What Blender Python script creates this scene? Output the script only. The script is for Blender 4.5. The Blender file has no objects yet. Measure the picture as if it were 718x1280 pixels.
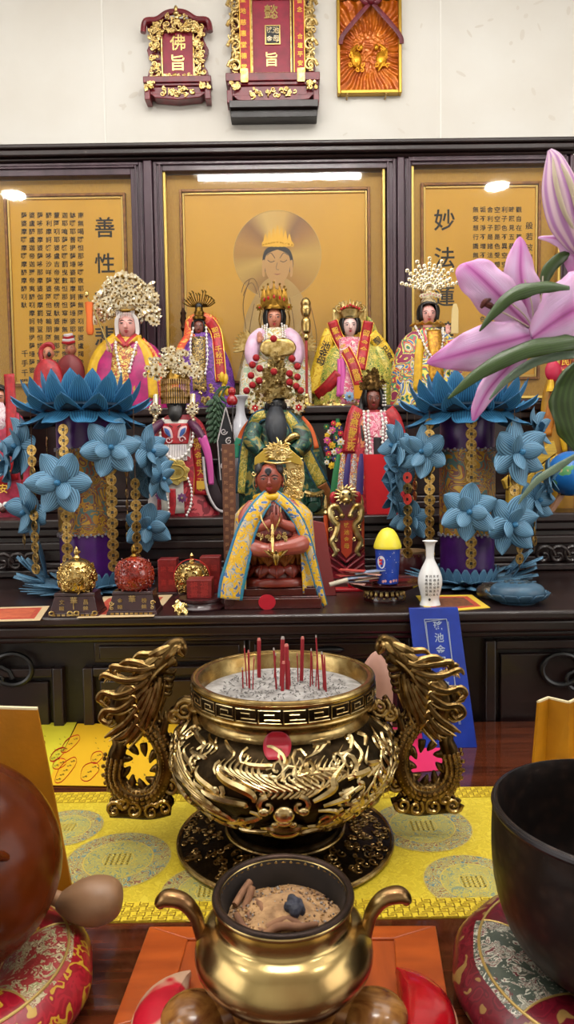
import bpy, bmesh, math, random
from mathutils import Vector as V, Matrix, noise
pi = math.pi
C = bpy.context.scene.collection
R = random.Random(7)
rad = math.radians
# ------------------------------------------------------------------ camera
F = 890.0
CAMLOC = V((0, 0, 1.30))
cam = bpy.data.cameras.new('camera'); camo = bpy.data.objects.new('camera', cam); C.objects.link(camo)
cam.sensor_fit = 'VERTICAL'; cam.sensor_height = 36; cam.lens = 36 * F / 1280
cam.clip_start = .02
CM = Matrix.Rotation(rad(90 - 3.5), 4, 'X') @ Matrix.Rotation(rad(-.8), 4, 'Z')
camo.matrix_world = Matrix.Translation(CAMLOC) @ CM
bpy.context.scene.camera = camo
cam.dof.use_dof = True; cam.dof.focus_distance = 1.5; cam.dof.aperture_fstop = 18
# ------------------------------------------------------------------ world, light, exposure
sc = bpy.context.scene
w = bpy.data.worlds.new('world'); sc.world = w; w.use_nodes = True
w.node_tree.nodes['Background'].inputs[0].default_value = (.9, .95, 1, 1)
w.node_tree.nodes['Background'].inputs[1].default_value = .10
vs = sc.view_settings
sc.display_settings.display_device = 'sRGB'
vs.view_transform = 'Standard'; vs.look = 'None'; vs.gamma = 1; vs.use_curve_mapping = False
vs.exposure = 0.0
LAMP_TUBE, LAMP_SPOT, SOFT = 185, 150, 34
def area(name, loc, rot, sx, sy, power, col=(1, .96, .9)):
    l = bpy.data.lights.new(name, 'AREA'); l.shape = 'RECTANGLE'; l.size = sx; l.size_y = sy; l.energy = power; l.color = col
    o = bpy.data.objects.new(name, l); o.location = loc; o.rotation_euler = rot; C.objects.link(o)
# added soft fill at both sides and overhead
area('side_fill_light', (-2.62, -.3, 1.9), (0, rad(-90), 0), 1.7, 2.2, SOFT * .9, (1, .98, .96))
area('side_fill_light', (2.62, -.3, 1.9), (0, rad(90), 0), 1.7, 2.2, SOFT * .9, (1, .98, .96))
area('overhead_fill_light', (0, 1.35, 3.25), (0, 0, 0), 3.6, 1.2, SOFT * 1.5, (1, .97, .93))  # added overhead panel, placed where the picture glass does not mirror it

def ray(px, py):
    return (CM.to_3x3() @ V(((px - 359) / F, -(py - 640) / F, -1))).normalized()
def P(px, py, y):
    d = ray(px, py); return CAMLOC + d * (y / d.y)
def PZ(px, py, z):
    d = ray(px, py); return CAMLOC + d * ((z - CAMLOC.z) / d.z)
def depth(p):
    return -((CM.to_3x3().transposed() @ (V(p) - CAMLOC)).z)
def proj(p):
    q = CM.to_3x3().transposed() @ (V(p) - CAMLOC)
    return 359 + F * q.x / -q.z, 640 - F * q.y / -q.z
# ------------------------------------------------------------------ colour and materials
def lin(h):
    if not isinstance(h, str): return (*h, 1) if len(h) == 3 else h
    c = [int(h[i:i + 2], 16) / 255 for i in (0, 2, 4)]
    return tuple(x / 12.92 if x <= .04045 else ((x + .055) / 1.055) ** 2.4 for x in c) + (1,)
MATS = {}
def base_mat(name):
    m = bpy.data.materials.new(name); m.use_nodes = True
    nt = m.node_tree; b = nt.nodes['Principled BSDF']
    return m, nt, b
def N(nt, t, **kw):
    n = nt.nodes.new(t)
    for k, v in kw.items():
        if hasattr(n, k) and not k.startswith('i_'): setattr(n, k, v)
    return n
def ramp(nt, cols, const=False):
    r = nt.nodes.new('ShaderNodeValToRGB')
    e = r.color_ramp.elements
    while len(e) < len(cols): e.new(.5)
    for i, (p, c) in enumerate(cols): e[i].position = p; e[i].color = lin(c)
    if const: r.color_ramp.interpolation = 'CONSTANT'
    return r
def pm(name, c1, rough=.5, metal=0, c2=None, scale=40, bump=0, bscale=None, coat=0, stretch=None, tex='noise', lo=.35, hi=.65, spec=.5, detail=3, dist=0, sub=0):
    """plain or two-tone procedural material with optional bump"""
    if name in MATS: return MATS[name]
    m, nt, b = base_mat(name)
    b.inputs['Roughness'].default_value = rough; b.inputs['Metallic'].default_value = metal
    b.inputs['Base Color'].default_value = lin(c1); b.inputs['Specular IOR Level'].default_value = spec
    if coat: b.inputs['Coat Weight'].default_value = coat; b.inputs['Coat Roughness'].default_value = .06
    if sub: b.inputs['Subsurface Weight'].default_value = sub; b.inputs['Subsurface Radius'].default_value = (.01, .006, .006)
    if c2 or bump:
        tc = N(nt, 'ShaderNodeTexCoord'); src = tc.outputs['Object']
        if stretch:
            mp = N(nt, 'ShaderNodeMapping'); mp.inputs['Scale'].default_value = stretch; nt.links.new(src, mp.inputs[0]); src = mp.outputs[0]
        def texture(sv):
            if tex == 'voronoi':
                t = N(nt, 'ShaderNodeTexVoronoi'); t.inputs['Scale'].default_value = sv; nt.links.new(src, t.inputs['Vector']); return t.outputs['Distance']
            if tex == 'wave':
                t = N(nt, 'ShaderNodeTexWave'); t.inputs['Scale'].default_value = sv; t.inputs['Distortion'].default_value = dist or 4; t.inputs['Detail'].default_value = detail
                nt.links.new(src, t.inputs['Vector']); return t.outputs['Fac']
            t = N(nt, 'ShaderNodeTexNoise'); t.inputs['Scale'].default_value = sv; t.inputs['Detail'].default_value = detail; t.inputs['Distortion'].default_value = dist
            nt.links.new(src, t.inputs['Vector']); return t.outputs['Fac']
        f = texture(scale)
        if c2:
            r = ramp(nt, [(lo, c1), (hi, c2)]); nt.links.new(f, r.inputs[0]); nt.links.new(r.outputs[0], b.inputs['Base Color'])
        if bump:
            f2 = texture(bscale) if bscale else f
            bp = N(nt, 'ShaderNodeBump'); bp.inputs['Strength'].default_value = bump; bp.inputs['Distance'].default_value = .003
            nt.links.new(f2, bp.inputs['Height']); nt.links.new(bp.outputs[0], b.inputs['Normal'])
    MATS[name] = m; return m
def brocade(name, cols, scale=60, sk=.42, rough=.45, dist=1.5, sheen=0, metal=0, bump=.2, detail=1.5, floral=False):
    """patterned woven cloth: hard-edged bands of thread colours"""
    if name in MATS: return MATS[name]
    m, nt, b = base_mat(name)
    tc = N(nt, 'ShaderNodeTexCoord')
    t = N(nt, 'ShaderNodeTexNoise'); t.inputs['Scale'].default_value = scale * sk; t.inputs['Detail'].default_value = detail; t.inputs['Distortion'].default_value = dist
    nt.links.new(tc.outputs['Object'], t.inputs['Vector']); fac = t.outputs['Fac']
    if floral:   # flower heads with rings of petals on a vine-like ground
        vo = N(nt, 'ShaderNodeTexVoronoi'); vo.inputs['Scale'].default_value = scale * .5; wv = N(nt, 'ShaderNodeMix', data_type='VECTOR'); wv.inputs[0].default_value = .035
        nt.links.new(tc.outputs['Object'], wv.inputs[4]); nt.links.new(t.outputs['Color'], wv.inputs[5]); nt.links.new(wv.outputs[1], vo.inputs['Vector'])
        sp = N(nt, 'ShaderNodeSeparateColor'); nt.links.new(vo.outputs['Color'], sp.inputs[0]); ma = N(nt, 'ShaderNodeMath', operation='MULTIPLY_ADD'); ma.inputs[1].default_value = .45; nt.links.new(vo.outputs['Distance'], ma.inputs[0])
        mb_ = N(nt, 'ShaderNodeMath', operation='MULTIPLY'); mb_.inputs[1].default_value = .35; nt.links.new(sp.outputs[0], mb_.inputs[0]); mc = N(nt, 'ShaderNodeMath', operation='ADD'); mc.inputs[1].default_value = .25; nt.links.new(mb_.outputs[0], mc.inputs[0]); nt.links.new(mc.outputs[0], ma.inputs[2]); fac = ma.outputs[0]
    k = len(cols); r = ramp(nt, [(0 if i == 0 else .33 + .34 * i / k, c) for i, c in enumerate(cols)], True)
    nt.links.new(fac, r.inputs[0]); nt.links.new(r.outputs[0], b.inputs['Base Color'])
    b.inputs['Roughness'].default_value = rough; b.inputs['Metallic'].default_value = metal
    if bump:
        bp = N(nt, 'ShaderNodeBump'); bp.inputs['Strength'].default_value = bump; bp.inputs['Distance'].default_value = .002
        nt.links.new(fac, bp.inputs['Height']); nt.links.new(bp.outputs[0], b.inputs['Normal'])
    MATS[name] = m; return m
def striped(name, c1, c2, scale=9, rough=.55, axis=0, lo=.35, hi=.75, dist=1.0, sub=0):
    """petal or leaf: fine veins along its length (uses the mesh UV)"""
    if name in MATS: return MATS[name]
    m, nt, b = base_mat(name)
    uv = N(nt, 'ShaderNodeUVMap'); mp = N(nt, 'ShaderNodeMapping'); mp.inputs['Scale'].default_value = (1, .12, 1); nt.links.new(uv.outputs[0], mp.inputs[0])
    t = N(nt, 'ShaderNodeTexWave'); t.inputs['Scale'].default_value = scale; t.inputs['Distortion'].default_value = dist; t.inputs['Detail'].default_value = 2
    t.inputs['Detail Scale'].default_value = 3
    nt.links.new(mp.outputs[0], t.inputs['Vector'])
    r = ramp(nt, [(lo, c1), (hi, c2)]); nt.links.new(t.outputs['Fac'], r.inputs[0]); nt.links.new(r.outputs[0], b.inputs['Base Color'])
    b.inputs['Roughness'].default_value = rough
    if sub: b.inputs['Subsurface Weight'].default_value = sub; b.inputs['Subsurface Radius'].default_value = (.01, .006, .008)
    MATS[name] = m; return m
# ------------------------------------------------------------------ mesh builder
def cr(pts, k=5):
    """Catmull-Rom through tuples of any length"""
    if k <= 1 or len(pts) < 3: return [tuple(p) for p in pts]
    out = []; n = len(pts)
    for i in range(n - 1):
        p0, p1, p2, p3 = pts[max(i - 1, 0)], pts[i], pts[i + 1], pts[min(i + 2, n - 1)]
        for j in range(k):
            t = j / k
            out.append(tuple(.5 * (2 * b + (c - a) * t + (2 * a - 5 * b + 4 * c - d) * t * t + (3 * b - a - 3 * c + d) * t ** 3) for a, b, c, d in zip(p0, p1, p2, p3)))
    out.append(tuple(pts[-1])); return out
GLYPH = {}
def glyph(ch):
    if ch not in GLYPH:
        cu = bpy.data.curves.new('g', 'FONT'); cu.body = ch; cu.resolution_u = 2; cu.offset = .012
        o = bpy.data.objects.new('g', cu); me = o.to_mesh()
        vs_ = [v.co.copy() for v in me.vertices]; fs = [list(p.vertices) for p in me.polygons]
        o.to_mesh_clear(); bpy.data.objects.remove(o); bpy.data.curves.remove(cu)
        if vs_:
            x0, x1 = min(v.x for v in vs_), max(v.x for v in vs_); y0, y1 = min(v.y for v in vs_), max(v.y for v in vs_)
            k = 1 / max(x1 - x0, y1 - y0, .5)
            vs_ = [((v.x - (x0 + x1) / 2) * k, (v.y - (y0 + y1) / 2) * k) for v in vs_]
        GLYPH[ch] = (vs_, fs)
    return GLYPH[ch]
class MB:
    def __init__(s): s.v = []; s.f = []; s.m = []; s.uv = []; s.mi = 0; s.X = Matrix()
    def add(s, vs, fs, uv=None):
        o = len(s.v); X = s.X
        s.v += [X @ V(p) for p in vs]; s.uv += uv if uv else [(0, 0)] * len(vs)
        s.f += [[i + o for i in f] for f in fs]; s.m += [s.mi] * len(fs); return s
    def box(s, c, d):
        x, y, z = (q / 2 for q in d)
        return s.add([(c[0] + i * x, c[1] + j * y, c[2] + k * z) for i in (-1, 1) for j in (-1, 1) for k in (-1, 1)],
                     [(0, 1, 3, 2), (4, 6, 7, 5), (0, 4, 5, 1), (2, 3, 7, 6), (0, 2, 6, 4), (1, 5, 7, 3)])
    def span(s, a, b): return s.box([(p + q) / 2 for p, q in zip(a, b)], [abs(q - p) for p, q in zip(a, b)])
    def hexa(s, bot, top):
        """frustum from two 4-corner rings"""
        return s.add(bot + top, [(3, 2, 1, 0), (4, 5, 6, 7), (0, 1, 5, 4), (1, 2, 6, 5), (2, 3, 7, 6), (3, 0, 4, 7)])
    def prism(s, poly, y0, y1):
        """polygon in x,z extruded along y"""
        n = len(poly)
        return s.add([(x, y0, z) for x, z in poly] + [(x, y1, z) for x, z in poly],
                     [list(range(n)), list(range(2 * n - 1, n - 1, -1))] + [(i, i + n, (i + 1) % n + n, (i + 1) % n) for i in range(n)])
    def slab(s, poly, z0, z1):
        """polygon in x,y extruded along z"""
        n = len(poly)
        return s.add([(x, y, z0) for x, y in poly] + [(x, y, z1) for x, y in poly],
                     [list(range(n - 1, -1, -1)), list(range(n, 2 * n))] + [(i, (i + 1) % n, (i + 1) % n + n, i + n) for i in range(n)])
    def lathe(s, prof, n=32, c=(0, 0, 0), ry=1, fn=None, k=1, cap=True):
        prof = cr(prof, k); vs = []; uv = []
        for j, (r, z) in enumerate(prof):
            for i in range(n):
                a = 2 * pi * i / n; q = fn(a, j / (len(prof) - 1), r) if fn else r
                vs.append((c[0] + q * math.sin(a), c[1] - ry * q * math.cos(a), c[2] + z)); uv.append((i / n, j / (len(prof) - 1)))
        fs = [(j * n + i, j * n + (i + 1) % n, (j + 1) * n + (i + 1) % n, (j + 1) * n + i) for j in range(len(prof) - 1) for i in range(n)]
        if cap and prof[0][0] > 1e-6: fs.append(list(range(n - 1, -1, -1)))
        if cap and prof[-1][0] > 1e-6: fs.append([(len(prof) - 1) * n + i for i in range(n)])
        return s.add(vs, fs, uv)
    def grid(s, fn, nu, nv, wrap=False):
        vs = []; uv = []
        for j in range(nv + 1):
            for i in range(nu + (0 if wrap else 1)):
                vs.append(fn(i / nu, j / nv)); uv.append((i / nu, j / nv))
        w_ = nu if wrap else nu + 1
        fs = [(j * w_ + i, j * w_ + (i + 1) % w_, (j + 1) * w_ + (i + 1) % w_, (j + 1) * w_ + i) for j in range(nv) for i in range(nu)]
        return s.add(vs, fs, uv)
    def ell(s, c, r, n=10, m=None):
        if not hasattr(r, '__len__'): r = (r, r, r)
        m = m or max(4, n // 2 + 1)
        vs = [(c[0], c[1], c[2] + r[2])]; fs = []
        for j in range(1, m):
            t = pi * j / m
            for i in range(n):
                a = 2 * pi * i / n; vs.append((c[0] + r[0] * math.sin(t) * math.cos(a), c[1] + r[1] * math.sin(t) * math.sin(a), c[2] + r[2] * math.cos(t)))
        vs.append((c[0], c[1], c[2] - r[2])); L = len(vs) - 1
        for i in range(n):
            fs.append((0, 1 + i, 1 + (i + 1) % n)); fs.append((L, L - n + (i + 1) % n, L - n + i))
            for j in range(m - 2): a = 1 + j * n; fs.append((a + i, a + n + i, a + n + (i + 1) % n, a + (i + 1) % n))
        return s.add(vs, fs)
    def tube(s, pts, r, n=7, k=5, flat=1.0, up=None, closed=False):
        """swept tube; r a number or one per point; flat squashes it along y-ish"""
        if not hasattr(r, '__len__'): r = [r] * len(pts)
        q = cr([(*p, a) for p, a in zip(pts, r)], k)
        P_ = [V(p[:3]) for p in q]; rr = [max(p[3], 1e-4) for p in q]; m = len(P_); vs = []; uv = []
        nrm = None
        for i in range(m):
            t = (P_[min(i + 1, m - 1)] - P_[max(i - 1, 0)])
            if t.length < 1e-9: t = V((0, 0, 1))
            t.normalize()
            if nrm is None:
                u = V(up) if up else (V((0, 1, 0)) if abs(t.y) < .9 else V((1, 0, 0)))
                nrm = (u - t * u.dot(t)).normalized()
            else:
                nrm = nrm - t * nrm.dot(t)
                nrm = nrm.normalized() if nrm.length > 1e-6 else V((1, 0, 0))
            b = t.cross(nrm)
            for j in range(n):
                a = 2 * pi * j / n; vs.append(P_[i] + nrm * (rr[i] * flat * math.cos(a)) + b * (rr[i] * math.sin(a))); uv.append((j / n, i / max(m - 1, 1)))
        fs = [(i * n + j, i * n + (j + 1) % n, (i + 1) * n + (j + 1) % n, (i + 1) * n + j) for i in range(m - 1) for j in range(n)]
        if closed: fs += [((m - 1) * n + j, (m - 1) * n + (j + 1) % n, (j + 1) % n, j) for j in range(n)]
        else: fs += [list(range(n - 1, -1, -1)), [(m - 1) * n + j for j in range(n)]]
        return s.add(vs, fs, uv)
    def ring(s, c, r, t, n=24, ry=1, axis='z', m=8):
        pts = []
        for i in range(n):
            a = 2 * pi * i / n; x, y = r * math.cos(a), ry * r * math.sin(a)
            pts.append({'z': (c[0] + x, c[1] + y, c[2]), 'y': (c[0] + x, c[1], c[2] + y), 'x': (c[0], c[1] + x, c[2] + y)}[axis])
        return s.tube(pts, t, m, 1, closed=True)
    def text(s, ch, x, y, z, size, sx=1):
        vs, fs = glyph(ch)
        if vs: s.add([(x + a * size * sx, y, z + b * size) for a, b in vs], fs)
        return s
    def vtext(s, st, x, y, z, size, step):
        for i, ch in enumerate(st): s.text(ch, x, y, z - i * step, size)
        return s
    def build(s, name, mats, parent=None, sc_=1.0, smooth=True, solid=0, bevel=0, sub=0, remesh=0, angle=42, decim=0):
        me = bpy.data.meshes.new(name)
        me.from_pydata([v * sc_ for v in s.v], [], s.f); me.validate()
        for m in (mats if isinstance(mats, (list, tuple)) else [mats]): me.materials.append(m)
        if len(me.polygons) == len(s.m): me.polygons.foreach_set('material_index', s.m)
        ul = me.uv_layers.new(name='UVMap')
        li = [0] * len(me.loops); me.loops.foreach_get('vertex_index', li)
        ul.data.foreach_set('uv', [q for i in li for q in s.uv[i]])
        b = bmesh.new(); b.from_mesh(me); bmesh.ops.recalc_face_normals(b, faces=b.faces); b.to_mesh(me); b.free()
        o = bpy.data.objects.new(name, me); C.objects.link(o)
        if remesh:
            r = o.modifiers.new('r', 'REMESH'); r.mode = 'VOXEL'; r.voxel_size = remesh * sc_; r.use_smooth_shade = True
            if decim: d_ = o.modifiers.new('s', 'SMOOTH'); d_.iterations = decim; d_.factor = .5
            bpy.context.view_layer.update()
            m2 = bpy.data.meshes.new_from_object(o.evaluated_get(bpy.context.evaluated_depsgraph_get()))
            o.modifiers.clear(); o.data = m2; bpy.data.meshes.remove(me); m2.name = name; me = m2
        if smooth:
            me.polygons.foreach_set('use_smooth', [True] * len(me.polygons))
            if not remesh: me.set_sharp_from_angle(angle=rad(angle))
        if solid: q = o.modifiers.new('solid', 'SOLIDIFY'); q.thickness = solid * sc_; q.offset = 0
        if bevel: q = o.modifiers.new('bevel', 'BEVEL'); q.width = bevel * sc_; q.segments = 2; q.limit_method = 'ANGLE'; q.angle_limit = rad(40)
        if sub: q = o.modifiers.new('sub', 'SUBSURF'); q.levels = sub; q.render_levels = sub
        if parent is not None: o.parent = parent
        return o
def tag(o, label, cat, group=None, kind=None):
    o['label'] = label; o['category'] = cat
    if group: o['group'] = group
    if kind: o['kind'] = kind
    return o
def struct(name, mb, m, **kw):
    o = mb.build(name, m, **kw); o['kind'] = 'structure'; return o
class T:
    """one thing: an Empty at its base; parts are modelled in units of one photo pixel at its distance"""
    def __init__(s, name, label, cat, px, z=None, y=None, py=None, group=None, rotz=0):
        if y is not None and z is not None:
            q = P(px, 640, y); x = q.x
            for _ in range(4):
                a = proj((x, y, z))[0]; x += (px - a) * depth((x, y, z)) / F
            loc = V((x, y, z))
        elif z is not None: loc = PZ(px, py, z)
        else: loc = P(px, py, y)
        s.loc = loc; s.px, s.py = proj(loc); s.s = depth(loc) / F
        e = bpy.data.objects.new(name, None); e.location = loc; e.rotation_euler = (0, 0, rotz); e.empty_display_size = .02; C.objects.link(e)
        tag(e, label, cat, group); s.e = e
    def p(s, px, py, dy=0): return (px - s.px, dy, s.py - py)
    def part(s, name, mb, mats, parent=None, **kw): return mb.build(name, mats, parent or s.e, s.s, **kw)
def copy_tree(o, parent=None):
    c = o.copy(); C.objects.link(c); c.parent = parent
    for ch in list(o.children): copy_tree(ch, c)
    return c
def spiral(c, r0, turns, a0=0, d=1, y=0, r1=.15, n=10):
    m = max(6, int(n * turns)); out = []
    for i in range(m + 1):
        t = i / m; a = a0 + d * 2 * pi * turns * t; r = r0 * (1 - t) + r0 * r1 * t
        out.append((c[0] + r * math.cos(a), y, c[1] + r * math.sin(a)))
    return out
def curl(mb, c, r0, turns=1.4, a0=0, d=1, y=0, th=1.5, n=6):
    p = spiral(c, r0, turns, a0, d, y); mb.tube(p, [th * (1 - .45 * i / (len(p) - 1)) for i in range(len(p))], n, 1)
def rosette(mb, c, r, n=6, tilt=0, bead=True, mi=(0, 1)):
    """small stamped metal flower facing the viewer"""
    mb.mi = mi[0]
    for i in range(n):
        a = 2 * pi * (i + R.random() * .15) / n + tilt
        x, z = math.cos(a), math.sin(a)
        mb.add([(c[0], c[1] - r * .12, c[2]), (c[0] + r * (.55 * x - .33 * z), c[1] - r * .25, c[2] + r * (.55 * z + .33 * x)), (c[0] + r * x, c[1] - r * .05, c[2] + r * z),
                (c[0] + r * (.55 * x + .33 * z), c[1] - r * .25, c[2] + r * (.55 * z - .33 * x)), (c[0] + r * .5 * x, c[1] + r * .12, c[2] + r * .5 * z)],
               [(0, 1, 2, 3), (0, 4, 1), (1, 4, 2), (2, 4, 3), (3, 4, 0)])
    if bead: mb.mi = mi[1]; mb.ell((c[0], c[1] - r * .25, c[2]), r * .26, 6); mb.mi = mi[0]
# common materials
GOLD = pm('polished_gold', 'c9ae72', .22, 1, 'a88a50', 60, .3, 90)
GOLD2 = pm('bright_gold', 'd8be7c', .22, 1)
LEAF = pm('gold_leaf_paint', 'dcc286', .3, 1, 'a48446', 70, .35, 120)
SILVER = pm('silver_gilt', 'f0e8d0', .22, .75, 'd8bc86', 90)
PEARL = pm('pearl_white', 'e8e2dc', .25, 0, spec=.6)
BLACK = pm('black_lacquer', '0b0b0d', .35)
HAIR = pm('painted_black_hair', '14100f', .4)
RED = pm('red_satin', 'b01822', .45, 0, '8a0f1a', 70)
DRED = pm('deep_red_lacquer', '7c1020', .3, 0, '5e0a16', 30)
WHITE = pm('white_porcelain', 'dcdcdc', .15)
INK = pm('black_ink', '1c150c', .6)
YTXT = pm('gold_lettering', 'e6b648', .35, .6)
# ------------------------------------------------------------------ the room
YW, YS = 2.72, 2.60                # wall plane, screen plane
def Xs(px, y=YS): return P(px, 350, y).x
def Zs(py, y=YS): return P(345, py, y).z
WALL = pm('cream_wall', 'd6d3cc', .75, 0, 'cec9c0', 2.2, .08, 14, detail=5)
WHT = pm('white_paint', 'e6e4de', .6)
struct('wall_back', MB().box((0, YW + .06, 1.65), (5.6, .12, 3.3)), WALL, smooth=False)
struct('wall_left', MB().box((-2.75, .2, 1.65), (.1, 5.4, 3.3)), WALL, smooth=False)
struct('wall_right', MB().box((2.75, .2, 1.65), (.1, 5.4, 3.3)), WALL, smooth=False)
struct('wall_front', MB().box((0, -2.55, 1.65), (5.6, .1, 3.3)), WHT, smooth=False)
struct('floor', MB().box((0, .2, -.05), (5.6, 5.6, .1)), pm('grey_tile_floor', '8c857c', .3), smooth=False)
struct('ceiling', MB().box((0, .2, 3.34), (5.6, 5.6, .08)), WHT, smooth=False)
SEAM = pm('wall_joint_strip', 'dedbd4', .6)
for i, px in enumerate((130, 551)):
    x = P(px, 100, YW).x
    struct('trim_%d' % (i + 1), MB().box((x, YW - .001, 2.6), (.006, .004, 1.4)), SEAM)
# smears of filler on the plaster
mb = MB()
for i in range(46):
    px, py = R.choice([(R.uniform(565, 715), R.uniform(0, 165)), (R.uniform(270, 290), R.uniform(60, 165)), (R.uniform(150, 290), R.uniform(10, 150)), (R.uniform(405, 545), R.uniform(20, 170))])
    c = P(px, py, YW - .0006 - i * 2e-5); a = R.uniform(0, pi); l, w_ = R.uniform(.005, .022), R.uniform(.003, .009)
    mb.add([(c.x + l * math.cos(t) * math.cos(a) - w_ * math.sin(t) * math.sin(a), c.y, c.z + l * math.cos(t) * math.sin(a) + w_ * math.sin(t) * math.cos(a)) for t in [2 * pi * k / 12 for k in range(12)]], [list(range(12))])
o = struct('trim_3', mb, pm('grey_filler_smear', 'cbc5bb', .8))
# ceiling lamps (out of frame; mirrored in the panels' glass)
def emis(name, s_, col=(1, .97, .92)):
    m, nt, b = base_mat(name); b.inputs['Emission Color'].default_value = (*col, 1); b.inputs['Emission Strength'].default_value = s_; return m
ET, ES = emis('tube_light', LAMP_TUBE), emis('spot_light', LAMP_SPOT)
def lamp(name, label, loc, mbh, mbe, me_):
    e = bpy.data.objects.new(name, None); e.location = loc; C.objects.link(e); tag(e, label, 'lamp')
    mbh.build('housing', WHT, e); mbe.build('tube' if me_ is ET else 'lens', me_, e)
lamp('tube_lamp', 'white tube lamp on the ceiling mirrored in the glass of the painting', (-.02, .30, 3.3), MB().box((0, 0, -.02), (1.15, .10, .04)), MB().tube([(-.54, 0, -.055), (.54, 0, -.055)], .016, 12, 1), ET)
for nm, x, y in (('round_downlight', -1.92, -.02), ('round_downlight', 1.52, .02)):
    lamp(nm, 'round downlight on the ceiling mirrored in the glass of the ' + ('mantra panel' if x < 0 else 'heart sutra panel'), (x, y, 3.3), MB().lathe([(.095, 0), (.095, -.02), (.085, -.024)], 32), MB().lathe([(.08, -.026), (.08, -.03)], 32), ES)
# ------------------------------------------------------------------ altar screen with three framed panels
FRAME = pm('plum_brown_wood', '34202a', .32, 0, '46303a', 24, .12, 60, stretch=(1, 1, .15), coat=.3)
DARKW = pm('dark_rosewood', '180a08', .34, 0, '241110', 18, .05, 60, stretch=(.3, 1, 1), coat=.2)
DARKW2 = pm('dark_rosewood_recess', '100706', .4, 0, '180b09', 20, stretch=(.3, 1, 1))
MAT = pm('gold_linen_mat', 'c8982e', .5, 0, 'b88826', 300, .25, 420, stretch=(1, 1, .25))
LIP = pm('pale_gold_lip', 'd9b860', .35, .4)
PRINT = pm('gold_silk_print', 'e6ae2a', .45, 0, 'dca424', 5, .05, 300, stretch=(1, 1, .3))
MOULD = pm('brown_gilt_moulding', '7c4a1e', .35, .2, 'a06a24', 60)
m, nt, b = base_mat('picture_glass')
nt.nodes.remove(b); out = nt.nodes['Material Output']
mx = N(nt, 'ShaderNodeMixShader'); tr = N(nt, 'ShaderNodeBsdfTransparent'); gl = N(nt, 'ShaderNodeBsdfGlossy'); gl.inputs['Roughness'].default_value = .03; fr = N(nt, 'ShaderNodeFresnel'); fr.inputs[0].default_value = 1.45
nt.links.new(fr.outputs[0], mx.inputs[0]); nt.links.new(tr.outputs[0], mx.inputs[1]); nt.links.new(gl.outputs[0], mx.inputs[2]); nt.links.new(mx.outputs[0], out.inputs[0])
GLASS = m
ZT, ZB = Zs(186), 1.50
xs0, xs1 = Xs(-60), Xs(713)
e = bpy.data.objects.new('altar_screen', None); e.location = ((xs0 + xs1) / 2, YS, ZB); C.objects.link(e)
tag(e, 'wide dark plum wooden screen with moulded top rail standing against the cream wall', 'screen')
def sp(mb, x0, x1, y0, y1, z0, z1):
    o = e.location; return mb.span((x0 - o.x, y0 - o.y, z0 - o.z), (x1 - o.x, y1 - o.y, z1 - o.z))
sp(MB(), xs0, xs1, YS + .055, YS + .085, ZB, ZT - .01).build('back_board', DARKW2, e)
mb = MB(); sp(mb, xs0 - .01, xs1 + .012, YS - .06, YS + .09, ZT - .012, ZT + .004); sp(mb, xs0, xs1 + .006, YS - .052, YS + .088, ZT - .034, ZT - .012); sp(mb, xs0, xs1, YS - .035, YS + .086, ZT - .045, ZT - .034)
mb.build('top_rail', DARKW, e, bevel=.006)
for a, b_ in ((184, 195), (496, 505), (708, 713)):
    mb = MB(); sp(mb, Xs(a), Xs(b_), YS - .03, YS + .06, ZB, ZT - .045); mb.build('post', FRAME, e, bevel=.004)
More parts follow.
